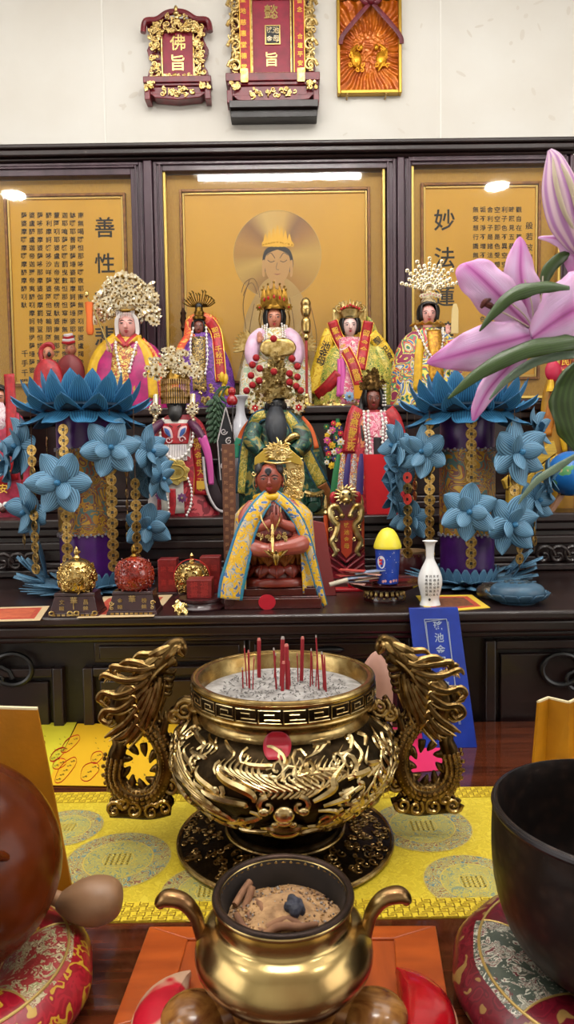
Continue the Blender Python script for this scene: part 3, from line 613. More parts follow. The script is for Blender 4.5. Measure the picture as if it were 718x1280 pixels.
# ------------------------------------------------------------------ statues: shared builders
def skinm(n, c): return pm('painted_skin_' + n, c, .35, spec=.6)
SK_PINK, SK_BROWN, SK_RED, SK_FAIR, SK_BLK = skinm('pink', 'd69a90'), skinm('brown', '6e3626'), skinm('copper', '8a3d2c'), skinm('fair', 'ddb8b0'), skinm('black', '15171c')
SK_TAN = skinm('tan', 'b87458')
LIPS = pm('painted_red_lips', 'a8323c', .4); EYEW = pm('eye_white', 'd8d2cc', .3)
def head(t, cx, py, w, h, skin, eyes=True, ears=True, name='head', dy=0, beard=None):
    """carved face: skull and jaw, brows, eyes, nose, lips, ears; cx, py = its centre"""
    x0, y0, z0 = t.p(cx, py, dy); hw, hh, hd = w / 2, h / 2, w * .52
    def srf(x, z): return y0 - hd * math.sqrt(max(0, 1 - (x / hw) ** 2 * .9 - (z / hh) ** 2 * .8))
    mb = MB()
    def f(u, v):
        a = 2 * pi * u; th = pi * v; c = math.cos(th); s = math.sin(th); k = 1 - .24 * max(0, -c) ** 1.5
        return (x0 + hw * k * s * math.sin(a), y0 - hd * s * math.cos(a) * (1 - .1 * max(0, -c)), z0 + hh * c)
    mb.grid(f, 24, 14, True)
    mb.tube([(x0, srf(0, .1 * hh) - .01 * w, z0 + .16 * hh), (x0, srf(0, -.1 * hh) - .06 * w, z0 - .10 * hh), (x0, srf(0, -.2 * hh) - .09 * w, z0 - .22 * hh), (x0, srf(0, -.25 * hh), z0 - .28 * hh)], [.035 * w, .055 * w, .08 * w, .03 * w], 8, 3)
    for s in (-1, 1): mb.ell((x0 + s * .06 * w, srf(0, -.22 * hh) - .03 * w, z0 - .23 * hh), (.05 * w, .05 * w, .04 * w), 6)
    if ears:
        for s in (-1, 1):
            mb.ell((x0 + s * hw * 1.0, y0 + .02 * w, z0 - .02 * hh), (.06 * w, .1 * w, .26 * hh), 8); mb.ell((x0 + s * hw * 1.0, y0, z0 - .32 * hh), (.05 * w, .07 * w, .14 * hh), 8)
    mb.tube([(x0, y0 + .1 * w, z0 - .6 * hh), (x0, y0 + .15 * w, z0 - 1.3 * hh)], [.26 * w, .3 * w], 10, 2)
    if eyes:
        for s in (-1, 1):
            ex = x0 + s * .21 * w; ez = z0 + .06 * hh; ey = srf(.21 * w, .06 * hh)
            mb.mi = 3; mb.ell((ex, ey + .005 * w, ez), (.10 * w, .026 * w, .028 * hh), 8)
            mb.mi = 1; mb.ell((ex, ey - .015 * w, ez - .01 * hh), (.036 * w, .024 * w, .027 * hh), 8)
            mb.tube([(ex - .11 * w, ey + .01 * w, ez), (ex, ey - .03 * w, ez + .055 * hh), (ex + .11 * w, ey + .015 * w, ez + .01 * hh)], .017 * w, 5, 3)
            mb.tube([(x0 + s * .08 * w, srf(.08 * w, .25 * hh), z0 + .22 * hh), (ex, srf(.21 * w, .3 * hh) - .01 * w, z0 + .30 * hh), (x0 + s * .34 * w, srf(.34 * w, .22 * hh) - .005 * w, z0 + .22 * hh)], [.012 * w, .022 * w, .01 * w], 5, 3)
    mb.mi = 2
    mz = -.48 * hh; mb.tube([(x0 - .12 * w, srf(.12 * w, mz) + .005 * w, z0 + mz + .01 * hh), (x0, srf(0, mz) - .02 * w, z0 + mz), (x0 + .12 * w, srf(.12 * w, mz) + .005 * w, z0 + mz + .01 * hh)], [.012 * w, .035 * w, .012 * w], 6, 3)
    mb.tube([(x0 - .08 * w, srf(.08 * w, mz - .09 * hh), z0 + mz - .07 * hh), (x0, srf(0, mz - .09 * hh) - .015 * w, z0 + mz - .1 * hh), (x0 + .08 * w, srf(.08 * w, mz - .09 * hh), z0 + mz - .07 * hh)], [.01 * w, .032 * w, .01 * w], 6, 3)
    return t.part(name, mb, [skin, HAIR, LIPS, EYEW])
def hair(t, cx, py, w, h, dy=0, mat=None, low=-.1, name='hair'):
    """hair cap framing the face, open in front below the hairline"""
    x0, y0, z0 = t.p(cx, py, dy); hw, hh, hd = w / 2 * 1.13, h / 2 * 1.12, w * .6
    mb = MB()
    def f(u, v):
        a = (u - .5) * 2 * pi * .74 + pi; th = pi * (v * .72); s = math.sin(th)
        return (x0 + hw * s * math.sin(a), y0 + .04 * w - hd * s * math.cos(a), z0 + hh * math.cos(th))
    mb.grid(f, 20, 10)
    def g(u, v):
        a = (u - .5) * 2 * pi * .5; th = pi * (.02 + v * (.27 + .10 * abs(2 * u - 1) ** 2)); s = math.sin(th)
        return (x0 + hw * s * math.sin(a), y0 + .03 * w - hd * s * math.cos(a), z0 + hh * math.cos(th))
    mb.grid(g, 16, 5)
    for s in (-1, 1): mb.tube([(x0 + s * hw * .86, y0 - .22 * w, z0 + .5 * hh), (x0 + s * hw * 1.0, y0 - .08 * w, z0 + .1 * hh), (x0 + s * hw * .98, y0 + .02 * w, z0 - .5 * hh)], [.05 * w, .07 * w, .04 * w], 7, 4)
    return t.part(name, mb, mat or HAIR, solid=.06 * w)
class Robe:
    """draped body; prof rows (py, half width, half depth, centre px)"""
    def __init__(s, t, prof, mat, folds=7, amp=.035, name='robe', n=40, dy=0):
        s.t = t; s.prof = prof; s.dy = dy
        rows = cr(prof, 4); mb = MB(); m = len(rows); vs = []
        for j, (py, hw, hd, cx) in enumerate(rows):
            x, y, z = t.p(cx, py, dy); k = amp * j / m
            for i in range(n):
                a = 2 * pi * i / n; q = 1 + k * math.sin(folds * a + .5 * math.sin(j * .5)) + k * .5 * math.sin(2.3 * folds * a)
                vs.append((x + hw * q * math.sin(a), y - hd * q * math.cos(a), z))
        fs = [(j * n + i, j * n + (i + 1) % n, (j + 1) * n + (i + 1) % n, (j + 1) * n + i) for j in range(m - 1) for i in range(n)] + [list(range(n)), [(m - 1) * n + i for i in range(n)]]
        mb.add(vs, fs); s.o = t.part(name, mb, mat)
    def front(s, px, py):
        pr = s.prof
        for a, b in zip(pr, pr[1:]):
            if a[0] <= py <= b[0] or b is pr[-1] or (py < a[0]):
                f = min(1, max(0, (py - a[0]) / max(1e-6, b[0] - a[0]))); hw, hd, cx = (a[i] + (b[i] - a[i]) * f for i in (1, 2, 3))
                return s.dy - hd * math.sqrt(max(.02, 1 - ((px - cx) / max(hw, 1)) ** 2))
        return s.dy
def band(t, rb, pts, wid, mat, name, off=1.5, text=None, tmat=None, tsize=.7, border=None, bw=.14, k=5, parent=None, tstep=None, solid=.5, vert=True, start=.1):
    """cloth strip laid down the front of a robe; pts (px, py[, dy])"""
    q3 = []
    for p in pts: q3.append((p[0], p[1], p[2] if len(p) > 2 else rb.front(p[0], p[1]) - off))
    q = cr(q3, k); mb = MB(); m = len(q); wf = wid if callable(wid) else (lambda f: wid)
    def nrm(i):
        a, b = q[max(i - 1, 0)], q[min(i + 1, m - 1)]; dx, dz = b[0] - a[0], b[1] - a[1]; l = math.hypot(dx, dz) or 1
        return (-dz / l, dx / l)
    bs = [(-1, -1 + 2 * bw), (-1 + 2 * bw, 1 - 2 * bw), (1 - 2 * bw, 1)] if border else [(-1, 1)]
    for bi, (lo, hi) in enumerate(bs):
        vs = []; uv = []
        for i in range(m):
            nx, nz = nrm(i); w_ = wf(i / (m - 1)) / 2
            for j in range(4):
                e = lo + (hi - lo) * j / 3; yy = q[i][2] + .12 * w_ * (e * e)
                vs.append(t.p(q[i][0] + nx * w_ * e, q[i][1] + nz * w_ * e, yy)); uv.append((j / 3, i / m))
        mb.mi = 1 if border and bi != 1 else 0
        mb.add(vs, [(i * 4 + j, i * 4 + j + 1, i * 4 + j + 5, i * 4 + j + 4) for i in range(m - 1) for j in range(3)], uv)
    o = t.part(name, mb, [mat, border] if border else mat, parent, solid=solid)
    if text:
        # characters follow the strip
        L = [0]
        for i in range(1, m): L.append(L[-1] + math.hypot(q[i][0] - q[i - 1][0], q[i][1] - q[i - 1][1]))
        tb = MB(); n = len(text)
        for c, ch in enumerate(text):
            s_ = L[-1] * (start + (1 - start - .05) * (c + .5) / n) if not tstep else L[-1] * start + (c + .5) * tstep
            i = min(range(m), key=lambda i_: abs(L[i_] - s_)); a, b = q[max(i - 1, 0)], q[min(i + 1, m - 1)]
            ang = math.atan2(-(b[1] - a[1]), b[0] - a[0]) + pi / 2
            w_ = wf(i / (m - 1)) * tsize; x, y, z = t.p(q[i][0], q[i][1], q[i][2] - .7)
            tb.X = Matrix.Translation((x, y, z)) @ Matrix.Rotation(-ang, 4, 'Y'); tb.text(ch, 0, 0, 0, w_)
        t.part('lettering', tb, tmat or YTXT, o, smooth=False)
    return o
def pearls(t, rb, pts, r, name='pearl_necklace', mat=None, off=2, gap=2.0, k=8):
    q = cr([(p[0], p[1], p[2] if len(p) > 2 else rb.front(p[0], p[1]) - off) for p in pts], k); mb = MB(); mb.tube([t.p(*a) for a in q], r * .3, 5, 1); acc = 0; last = None
    for a in q:
        if last is None or math.dist(a, last) >= r * gap: mb.ell(t.p(*a), r, 8, 5); last = a
    return t.part(name, mb, mat or PEARL)
def arm(t, pts, rs, mat, name='sleeve', parent=None, flat=1):
    mb = MB(); mb.tube([t.p(*p) for p in pts], rs, 10, 5, flat); return t.part(name, mb, mat, parent)
def hand(t, px, py, dy, s, skin, up=True, d=1, name='hand'):
    """small carved hand: palm, four fingers, thumb"""
    x, y, z = t.p(px, py, dy); mb = MB(); k = 1 if up else -1
    mb.ell((x, y, z), (s * .42, s * .24, s * .5), 8)
    for i in range(4):
        fx = x + (i - 1.5) * s * .2; l = (.75, .95, .9, .7)[i] * s
        mb.tube([(fx, y, z + k * s * .3), (fx, y - s * .06, z + k * (s * .3 + l * .5)), (fx + .02 * s, y - s * .03, z + k * (s * .3 + l))], [s * .12, s * .11, s * .08], 6, 2)
    mb.tube([(x + d * s * .3, y - .1 * s, z - k * s * .1), (x + d * s * .55, y - .2 * s, z + k * s * .2), (x + d * s * .5, y - .25 * s, z + k * s * .5)], [s * .14, s * .12, s * .08], 6, 2)
    return t.part(name, mb, skin)
def filigree(mb, region, n, r, mi=(0, 1), wires=0):
    """rosettes and leaves of stamped metal; region() returns a local point"""
    for i in range(n):
        c = region(); rr = R.uniform(*r)
        if i % 3 < 2: rosette(mb, c, rr, R.choice((5, 6, 8)), R.random(), True, mi)
        else:
            a = R.uniform(0, 2 * pi); mb.mi = mi[0]; mb.tube([(c[0], c[1], c[2]), (c[0] + rr * math.cos(a), c[1] - .4 * rr, c[2] + rr * math.sin(a)), (c[0] + 1.7 * rr * math.cos(a), c[1], c[2] + 1.7 * rr * math.sin(a))], [rr * .15, rr * .45, rr * .08], 5, 3, .4)
ENA = pm('dark_enamel_bead', '3a1a22', .3)
REDGEM = pm('red_gem', 'b0101c', .2)
BRZ = pm('antique_gold', '8a6a30', .3, 1, '5a4218', 80)
MULTI = brocade('embroidered_multicolour', ['2a6a5a', 'e2c84a', 'd8d2c0', '2a62a8', 'e0c448', 'b8344a', '3e8a6a', 'e8d460', '8a2a50'], 42)
YEL = pm('yellow_satin', 'dcb01c', .4, 0, 'c4941a', 50, .1)
YEL2 = brocade('yellow_brocade', ['d8ac20', 'e4c43c', 'c89818', 'e0b828'], 70)
MAG = pm('magenta_satin', 'b01668', .4, 0, '8c1256', 40, .1)
PURP = brocade('purple_brocade', ['4a1a6a', '6a2a8e', '3a1258', '7c3aa4', '54207a'], 60)
CORAL = brocade('coral_brocade', ['c83a20', 'd8602e', 'd0482a', 'e0a848', 'b82a1c'], 90)
GRNGOLD = brocade('green_gold_brocade', ['8a9a3a', 'c8b44a', '5e7a3a', 'd8c460', 'b0a040'], 110)
PINKR = brocade('pink_flower_satin', ['c8506e', 'd87890', 'e0a8b0', 'b03050', 'd8c8c0'], 110)
WHITES = pm('white_silk', 'd8d0ce', .45, 0, 'c4bcc0', 60)
Y2, Y1 = 2.44, 2.13
# --- white-haired old statue with the big silver-gilt fan crown
t = T('deity_statue', 'pink-faced white-haired statue in yellow and magenta robes under a big silver-gilt fan crown', 'statue', 162, z=ZS2, y=Y2)
rb = Robe(t, [(424, 14, 9, 162), (434, 34, 15, 162), (452, 45, 20, 162), (475, 48, 24, 162), (t.py, 50, 26, 162)], MAG)
band(t, rb, [(152, 426), (134, 442), (124, 462), (122, 485), (124, 505)], 17, YEL, 'robe_panel', 2); band(t, rb, [(172, 426), (186, 442), (192, 462), (196, 500)], 13, YEL, 'robe_panel', 2)
band(t, rb, [(181, 428), (196, 446), (203, 468), (205, 500)], 8, CORAL, 'robe_trim', 3)
band(t, rb, [(163, 424), (162, 445), (160, 480), (160, 505)], 30, brocade('ornate_chest_brocade', ['c89a3a', 'd8c060', 'a83a2a', '8a6a2a', 'e0cc80'], 120), 'chest_panel', 1)
mb = MB()
for s in (-1, 1): mb.tube([t.p(163 + s * 11, 421, -5), t.p(163 + s * 8, 427, -13), t.p(163, 436, -17)], [3, 4, 3], 8, 5, .5)
t.part('collar_cloth', mb, RED)
mb = MB()
for s in (-1, 1): mb.tube([t.p(163 + s * 16, 423, -2), t.p(163 + s * 12, 427, -12), t.p(163 + s * 4, 434, -17)], [2.4, 3, 1], 8, 5, .5)
t.part('yellow_collar', mb, YEL)
head(t, 163, 409, 24, 34, SK_PINK)
mb = MB()
for s in (-1, 1):
    for i in range(6): x = 163 + s * (10 + i * .7); mb.tube([t.p(163 + s * 6, 394, -8), t.p(x, 402, -8), t.p(x + s, 416, -5), t.p(x, 426 - i, -5)], .8, 5, 3)
for i in range(13): x = 152 + i * 1.8; mb.tube([t.p(x, 393, -12), t.p(x, 399 + 5 * abs(i - 6) / 6, -13)], .35, 4, 1)
t.part('white_hair', mb, pm('white_hair', 'd8d0cc', .5))
mb = MB(); c = t.p(163, 393); mb.ring(c, 13, 2.2, 24, .9); t.part('hat_band', mb, BRZ)
mb = MB()
def reg():
    a = R.uniform(-.35, pi + .35); r = 44 * math.sqrt(R.uniform(.12, 1)); return t.p(161 + r * math.cos(a) * .93, 392 - r * math.sin(a) * .98 + (3 if r < 20 else 0), R.uniform(-6, 2) + (4 if r < 18 else 0))
filigree(mb, reg, 270, (3.0, 7.0))
for i in range(30):
    a = -.3 + (pi + .6) * i / 29; mb.tube([t.p(161, 392, 3), t.p(161 + 42 * math.cos(a), 392 - 44 * math.sin(a), 0)], .6, 4, 1)
rosette(mb, t.p(159, 350, -4), 9, 8)
crown = t.part('fan_crown', mb, [SILVER, BRZ])
for s in (-1, 1): pearls(t, rb, [(163 + s * 13, 423), (163 + s * 12, 438), (163 + s * 9, 452), (163 + s * 5, 470)], 2.1)
hand(t, 144, 441, -24, 7, SK_PINK, True, 1)
mb = MB(); mb.tube([t.p(120, 376, -26), t.p(132, 404, -27), t.p(148, 446, -27)], 1.2, 7, 3); mb.ell(t.p(120, 376, -26), (3, 3, 4), 8); st = t.part('staff', mb, GOLD2)
mb = MB(); mb.lathe([(3, 0), (4.5, 4), (3.6, 18), (4.8, 38)], 14, t.p(123, 424, -27), fn=lambda a, v, r: r * (1 + .12 * math.sin(9 * a))); t.part('staff_tassel', mb, pm('orange_tassel', 'd8641a', .6))
# --- two small statues half hidden by the blue lamp
for px, py, rob, cap in ((62, 441, RED, RED), (90, 436, pm('maroon_cloth', '7a1e22', .5), None)):
    t = T('small_statue', 'small %s peeking over the blue lotus lamp' % ('red-hooded statue' if cap else 'maroon statue in a red and white striped turban'), 'statue', px, z=ZS2, y=2.42 if cap else 2.51)
    rb = Robe(t, [(py + 9, 6, 5, px), (py + 15, 13, 7, px), (py + 30, 18, 10, px), (t.py, 19, 11, px)], rob)
    head(t, px + 1, py + 2, 13, 17, SK_TAN)
    mb = MB()
    if cap:
        mb.tube([t.p(px - 7, py + 12, 0), t.p(px - 8, py - 2, 1), t.p(px - 2, py - 9, 1), t.p(px + 5, py - 9, 1), t.p(px + 8, py - 3, 1)], [3, 3.5, 3, 3, 1.5], 8); t.part('hood', mb, cap); mb = MB(); mb.ell(t.p(px + 4, py + 4, -6), (2.5, 2, 3), 8); t.part('black_beard', mb, HAIR)
    else:
        for i in range(4): mb.mi = i % 2; mb.tube([t.p(px - 8 + i, py - 6 - i * 3, -4), t.p(px, py - 5 - i * 3, -7), t.p(px + 8 - i, py - 7 - i * 3, -4)], [1.5, 2.2, 1.5], 6)
        t.part('turban', mb, [RED, WHITES])
# --- dark-faced statue with antler crown
t = T('deity_statue', 'dark-faced statue in purple robe with a twiggy gold crown and pearl strings', 'statue', 255, z=ZS2, y=Y2)
rb = Robe(t, [(418, 10, 7, 254), (430, 22, 12, 255), (450, 32, 16, 256), (478, 37, 19, 258), (t.py, 38, 20, 258)], PURP)
mb = MB(); mb.grid(lambda u, v: t.p(254 + (20 + 4 * v) * math.sin((u - .5) * 4.4), 400 + 30 * v - 8 * math.cos((u - .5) * 4.4) * (1 - v) + 10 * abs(u - .5), 6 * math.cos((u - .5) * 4) * -1 + 6), 20, 6); t.part('high_collar', mb, CORAL, solid=1.5)
band(t, rb, [(246, 420), (234, 432), (226, 452), (222, 480), (224, 506)], 14, CORAL, 'shoulder_drape', 2)
band(t, rb, [(264, 404, -6), (272, 416), (276, 440), (279, 480)], 14, RED, 'red_sash', 4, '聖母千秋平安', YTXT, .62, YTXT, .07)
band(t, rb, [(252, 424), (252, 450), (253, 490)], 17, brocade('dark_gold_chest', ['3a2a1a', 'a8843a', '2a2018', 'c8a85a', '5a3a20'], 130), 'chest_panel', 2)
head(t, 251.5, 412, 14, 20, SK_BROWN, dy=-3); hair(t, 251.5, 411, 15, 21, dy=-2)
for px in (242, 262): pearls(t, rb, [(px + (3 if px < 250 else -1), 413), (px, 430), (px + 1, 450), (px + (5 if px < 250 else -2), 472)], 1.7, off=4)
mb = MB(); c = t.p(252, 402, -3); mb.lathe([(8, 0), (8.5, 3), (6, 5), (6.5, 9), (5, 11), (4.5, 15), (2, 19)], 14, c); mb.mi = 1
mb.ell(t.p(252, 386, -3), (5, 5, 5), 10); mb.mi = 0
for i in range(15):
    a = (i / 14 - .5) * 2.7; l = R.uniform(15, 21); p0 = t.p(253, 386, -3); p2 = (p0[0] + l * math.sin(a), p0[1] + R.uniform(-3, 3), p0[2] + l * .85 * math.cos(a) + 1)
    mb.tube([p0, ((p0[0] + p2[0]) / 2 + 2 * math.sin(a), p0[1], (p0[2] + p2[2]) / 2 - 2), p2, (p2[0] - 2, p2[1], p2[2] + 2)], .65, 4, 4); mb.ell(p2, 1.3, 6)
t.part('twig_crown', mb, [BRZ, BLACK])
mb = MB()
for i in range(4): mb.lathe([(15 - i, 0), (16 - i, 3), (13 - i, 5)], 20, t.p(258, 508 - i * 6, -8), .6)
filigree(mb, lambda: t.p(R.uniform(246, 270), R.uniform(484, 508), -24), 22, (2, 3.6)); t.part('gilt_seat', mb, [LEAF, BRZ])
t = T('spear_finial', 'small dark carved spear head rising behind the purple-robed statue', 'ornament', 232, z=ZS2, y=2.52)
mb = MB(); z = t.py - 410; mb.tube([(0, 0, 0), (0, 0, z)], 1.6, 8, 1); t.part('shaft', mb, DARKW)
mb = MB(); mb.lathe([(2, z - 6), (4, z - 2), (2.5, z + 2), (4.5, z + 8), (3, z + 13), (4, z + 17), (.5, z + 23)], 12); t.part('head', mb, pm('dark_bronze', '3a2416', .35, .8))
# --- main statue with gold crown
t = T('deity_statue', 'central statue in white sleeves under a tall gold crown, in front of the painted goddess', 'statue', 345, z=ZS2, y=2.42)
rb = Robe(t, [(412, 11, 8, 346), (424, 26, 14, 346), (446, 38, 20, 346), (475, 44, 22, 346), (t.py, 45, 23, 346)], brocade('white_gold_robe', ['c8bca0', 'd8d0c0', '8a9a70', 'b89a50', 'd8ccb0', 'a8907a'], 80))
head(t, 345, 401, 21, 29, SK_TAN); hair(t, 345, 399, 22, 30)
mb = MB(); c = t.p(345, 390)
mb.lathe([(13.5, 0), (14, 2.5), (13, 5)], 24, c, .9)
for i in range(9):
    a = (i - 4) * .52; x, y = 13 * math.sin(a), -11 * math.cos(a); h = 28 - 2.2 * abs(i - 4)
    mb.tube([(c[0] + x, c[1] + y, c[2] + 3), (c[0] + x * 1.05, c[1] + y, c[2] + h * .55), (c[0] + x * 1.12, c[1] + y, c[2] + h + 3)], [4, 4.2, .6], 6, 4, .35); mb.ell((c[0] + x * 1.14, c[1] + y, c[2] + h + 4), 1.5, 6)
    mb.mi = 1; mb.ell((c[0] + x * 1.08, c[1] + y - 1.6, c[2] + h * .5), (1.4, 1, 2.6), 6); mb.mi = 0
mb.lathe([(12.5, 2), (13, 14), (11, 24), (3, 27)], 20, c, .8)
for s in (-1, 1): rosette(mb, t.p(345 + s * 18, 388, -8), 5, 8); mb.tube([t.p(345 + s * 17, 392, -6), t.p(345 + s * 19, 402, -5), t.p(345 + s * 17, 412, -5)], 1, 5); 
t.part('crown', mb, [pm('aged_gold', 'a07832', .28, 1, '6e4e1c', 70), REDGEM])
SLV = pm('pale_pink_silk', 'd8b8cc', .45, 0, 'c8a0bc', 40)
for s in (-1, 1): arm(t, [(345 + s * 16, 418, -6), (345 + s * 25, 430, -14), (345 + s * 28, 446, -18), (345 + s * 27, 458, -20)], [7, 9, 9, 6], SLV)
hand(t, 327, 430, -24, 8, SK_TAN)
for s in (-1, 1):
    for i in range(3): pearls(t, rb, [(345 + s * (9 + i * 3), 408 + i), (345 + s * (10 + i * 3), 420), (345 + s * (9 + i * 2.5), 432), (345 + s * (6 + i * 2), 446)], 1.25, off=3)
mb = MB(); mb.grid(lambda u, v: t.p(349 + (u - .5) * 44 * math.sqrt(max(.05, 1 - (v - .55) ** 2 * 3)), 430 + 22 * v - 4 * abs(u - .5), -26 - 3 * math.cos((u - .5) * 3)), 16, 8); t.part('gold_breastplate', mb, LEAF, solid=1)
for s in (-1, 1):
    mb = MB()
    for i in range(9):
        a = .3 + i * .18; p0 = t.p(345 + s * 26, 432, 2); l = 27 - i * .6
        mb.tube([p0, (p0[0] + s * l * .6 * math.cos(a - .6), 3, p0[2] + l * .6 * math.sin(a - .6)), (p0[0] + s * l * math.cos(a - .6), 2, p0[2] + l * math.sin(a - .6))], [1, 3, .5], 5, 4, .35)
    t.part('gilt_leaf_wing', mb, LEAF)
for s in (-1, 1): band(t, rb, [(345 + s * 20, 440), (345 + s * 30, 460), (345 + s * 36, 485), (345 + s * 37, 508)], 13, brocade('jade_white_panel', ['d8d8cc', 'a8b89a', 'e0dccc', 'c8a860', 'd0d0c8'], 90), 'robe_panel', 2)
t = T('ceremonial_mace', 'gold-headed mace on a red pole standing beside the central statue', 'staff', 384, z=ZS2, y=2.345)
z0 = t.py - 425
mb = MB(); mb.lathe([(9, 0), (9, 3), (4, 5), (3, 14), (1.8, 16)], 16); t.part('foot', mb, GOLD2)
t.part('pole', MB().tube([(0, 0, 12), (0, 0, z0)], 1.9, 10, 1), pm('red_lacquer_pole', '8e2018', .3))
mb = MB(); mb.lathe([(2, z0 - 2), (4, z0 + 2), (3, z0 + 6), (5.5, z0 + 9), (5.8, z0 + 22), (3.5, z0 + 26), (5, z0 + 29), (6.5, z0 + 36), (5.5, z0 + 40), (6.5, z0 + 44), (4, z0 + 49), (1, z0 + 51)], 16, k=3); t.part('mace_head', mb, GOLD)
# --- pink-faced lady with yellow and red sashes
t = T('deity_statue', 'fair-faced statue with gold crown and crossed red and yellow inscribed sashes', 'statue', 440, z=ZS2, y=2.485)
rb = Robe(t, [(424, 9, 7, 439), (432, 24, 12, 441), (448, 38, 18, 443), (474, 48, 22, 445), (t.py, 52, 24, 446)], GRNGOLD)
for s in (-1, 1):
    mb = MB(); mb.grid(lambda u, v: t.p(441 + s * (18 + 35 * u * (.5 + .5 * v)), 402 + 70 * v + 26 * u * u - 6 * (1 - u), 4 - 6 * math.sin(u * 3)), 8, 12); t.part('cape_wing', mb, GRNGOLD, solid=1.2)
band(t, rb, [(437, 424), (437, 445), (436, 480), (437, 508)], 26, PINKR, 'chest_panel', 2)
for px in (424, 428): band(t, rb, [(px, 452), (px, 470), (px - 2, 498)], 6, pm('pink_tassel', 'c8509c', .55), 'pink_ribbon', 3)
band(t, rb, [(423, 470), (408, 486), (396, 496)], 14, RED, 'red_flag_corner', 4)
band(t, rb, [(416, 415), (408, 434), (400, 458), (391, 492)], 18, YEL2, 'yellow_sash', 5, '池金母', INK, .62, start=.16, tstep=11)
band(t, rb, [(464, 420), (478, 436), (490, 458), (503, 494)], 15, YEL2, 'yellow_sash', 5, '聖祀娘娘', INK, .62, start=.05, tstep=13)
band(t, rb, [(468, 430), (480, 456), (490, 478), (495, 502)], 13, GRNGOLD, 'under_sash', 3)
band(t, rb, [(416, 404, -8), (424, 426), (438, 456), (447, 486)], 14, RED, 'red_sash', 7, '聖地慈惠堂敬贈', YTXT, .58, YTXT, .06)
band(t, rb, [(461, 405, -8), (457, 424), (452, 446), (448, 466)], 14, RED, 'red_sash', 6, '留念合境', YTXT, .62, YTXT, .06)
mb = MB()
for i in range(11): mb.tube([t.p(440 + i * 1.1, 486, -36), t.p(440 + i * 1.1, 502, -36)], .6, 4, 1)
t.part('gold_fringe', mb, YTXT)
head(t, 438, 411, 19, 25, SK_FAIR, dy=-4); hair(t, 438, 409, 21, 27, dy=-3)
mb = MB(); c = t.p(438, 399, -4)
mb.lathe([(11, -2), (13, 3), (15, 8), (9, 14)], 20, c, .7)
for s in (-1, 1):
    curl(mb, (c[0] + s * 14, c[2] + 10), 5.5, 1.5, pi / 2, s, c[1] - 6, 2, 7); curl(mb, (c[0] + s * 7, c[2] + 13), 4, 1.3, pi / 2, -s, c[1] - 8, 1.5, 7)
    mb.grid(lambda u, v: (c[0] + s * (10 + 11 * u), c[1] + 1, c[2] + 8 - 26 * v + 4 * u), 4, 6)
for i in range(-2, 3): mb.tube([(c[0] + i * 4, c[1] - 9, c[2] + 10), (c[0] + i * 4.5, c[1] - 9, c[2] + 20 - abs(i) * 2)], [2.2, .4], 6, 1)
mb.mi = 1
for i in range(7): mb.ell((c[0] + (i - 3) * 3.6, c[1] - 11, c[2] + 8 + 1.5 * (3 - abs(i - 3))), 1.7, 7)
t.part('crown', mb, [LEAF, REDGEM], solid=.4)
mb = MB(); mb.lathe([(52, 0), (53, 3), (50, 6)], 32, t.p(440, t.py), .5); filigree(mb, lambda: t.p(R.uniform(398, 446), R.uniform(496, 506), -30), 16, (2, 4)); rosette(mb, t.p(434, 499, -34), 7, 9, 0, True, (2, 0)); t.part('gilt_seat', mb, [LEAF, BRZ, pm('pale_blue_rosette', '8aa8c8', .4)])
# --- lady in many-coloured robe with a peacock-fan crown
t = T('deity_statue', 'pink-faced statue in a many-coloured embroidered robe with a peacock-fan crown', 'statue', 537, z=ZS2, y=2.40)
rb = Robe(t, [(412, 12, 9, 535), (421, 28, 14, 535), (440, 38, 19, 534), (466, 43, 22, 534), (t.py, 45, 24, 535)], MULTI)
band(t, rb, [(540, 416), (541, 440), (541, 480)], 18, pm('gold_scale_vest', 'c8942a', .35, .5, '8a5a1a', 120, .4), 'scale_vest', 2)
band(t, rb, [(524, 428), (520, 450), (518, 490)], 10, YEL, 'robe_trim', 2)
head(t, 535.5, 396, 20, 26, SK_PINK); hair(t, 535.5, 393, 22, 28)
mb = MB()
mb.grid(lambda u, v: t.p(535 + (14 + 7 * v) * math.sin((u - .5) * 4.6) * (1 + .07 * math.sin(u * 60) * v), 409 + 1.5 * math.sin(u * 60) * v - 2 * v, -(9 + 5 * v) * math.cos((u - .5) * 4.6)), 48, 4); t.part('ruffled_collar', mb, pm('gold_ruffle', 'b8842c', .4, .4), solid=.6)
pearls(t, rb, [(519, 410), (524, 426), (531, 444), (541, 455), (547, 444), (551, 428), (553, 412)], 1.8, off=3)
arm(t, [(566, 470, -18), (562, 448, -22), (555, 430, -24)], [9, 9, 7], MULTI)
hand(t, 554, 421, -27, 7, SK_PINK)
mb = MB(); mb.prism([(x - t.px, t.py - y) for x, y in ((557, 424), (558, 396), (560, 389), (564, 389), (566, 396), (566, 424))], -31, -29); t.part('court_tablet', mb, pm('ivory_tablet', 'c8b078', .4), bevel=.4)
mb = MB(); c = t.p(537, 382)
mb.lathe([(9, 0), (10, 3), (8, 6), (4, 9), (4, 16)], 18, t.p(536, 383), .8)
for i in range(7): rosette(mb, t.p(526 + i * 3.6, 372 + abs(i - 3) * .8, -9), 3.6, 6, 0, True, (0, 2))
for i in range(13):
    a = (i / 12 - .5) * 2.7; L_ = 30 if i % 2 else 38
    p0 = t.p(537, 366, 0)
    for j in range(6):
        l = 8 + (L_ - 8) * j / 5; x, z = p0[0] + l * math.sin(a) * .92, p0[2] + l * math.cos(a)
        mb.mi = 0; mb.ell((x, -2 - j * .4, z), (2.6, 1, 3), 6); mb.mi = 1 if j % 2 else 0; mb.ell((x, -3.2 - j * .4, z), 1.1, 5)
    mb.mi = 0; mb.tube([p0, (p0[0] + L_ * math.sin(a) * .95, -3, p0[2] + L_ * math.cos(a) * 1.03)], .8, 4, 1)
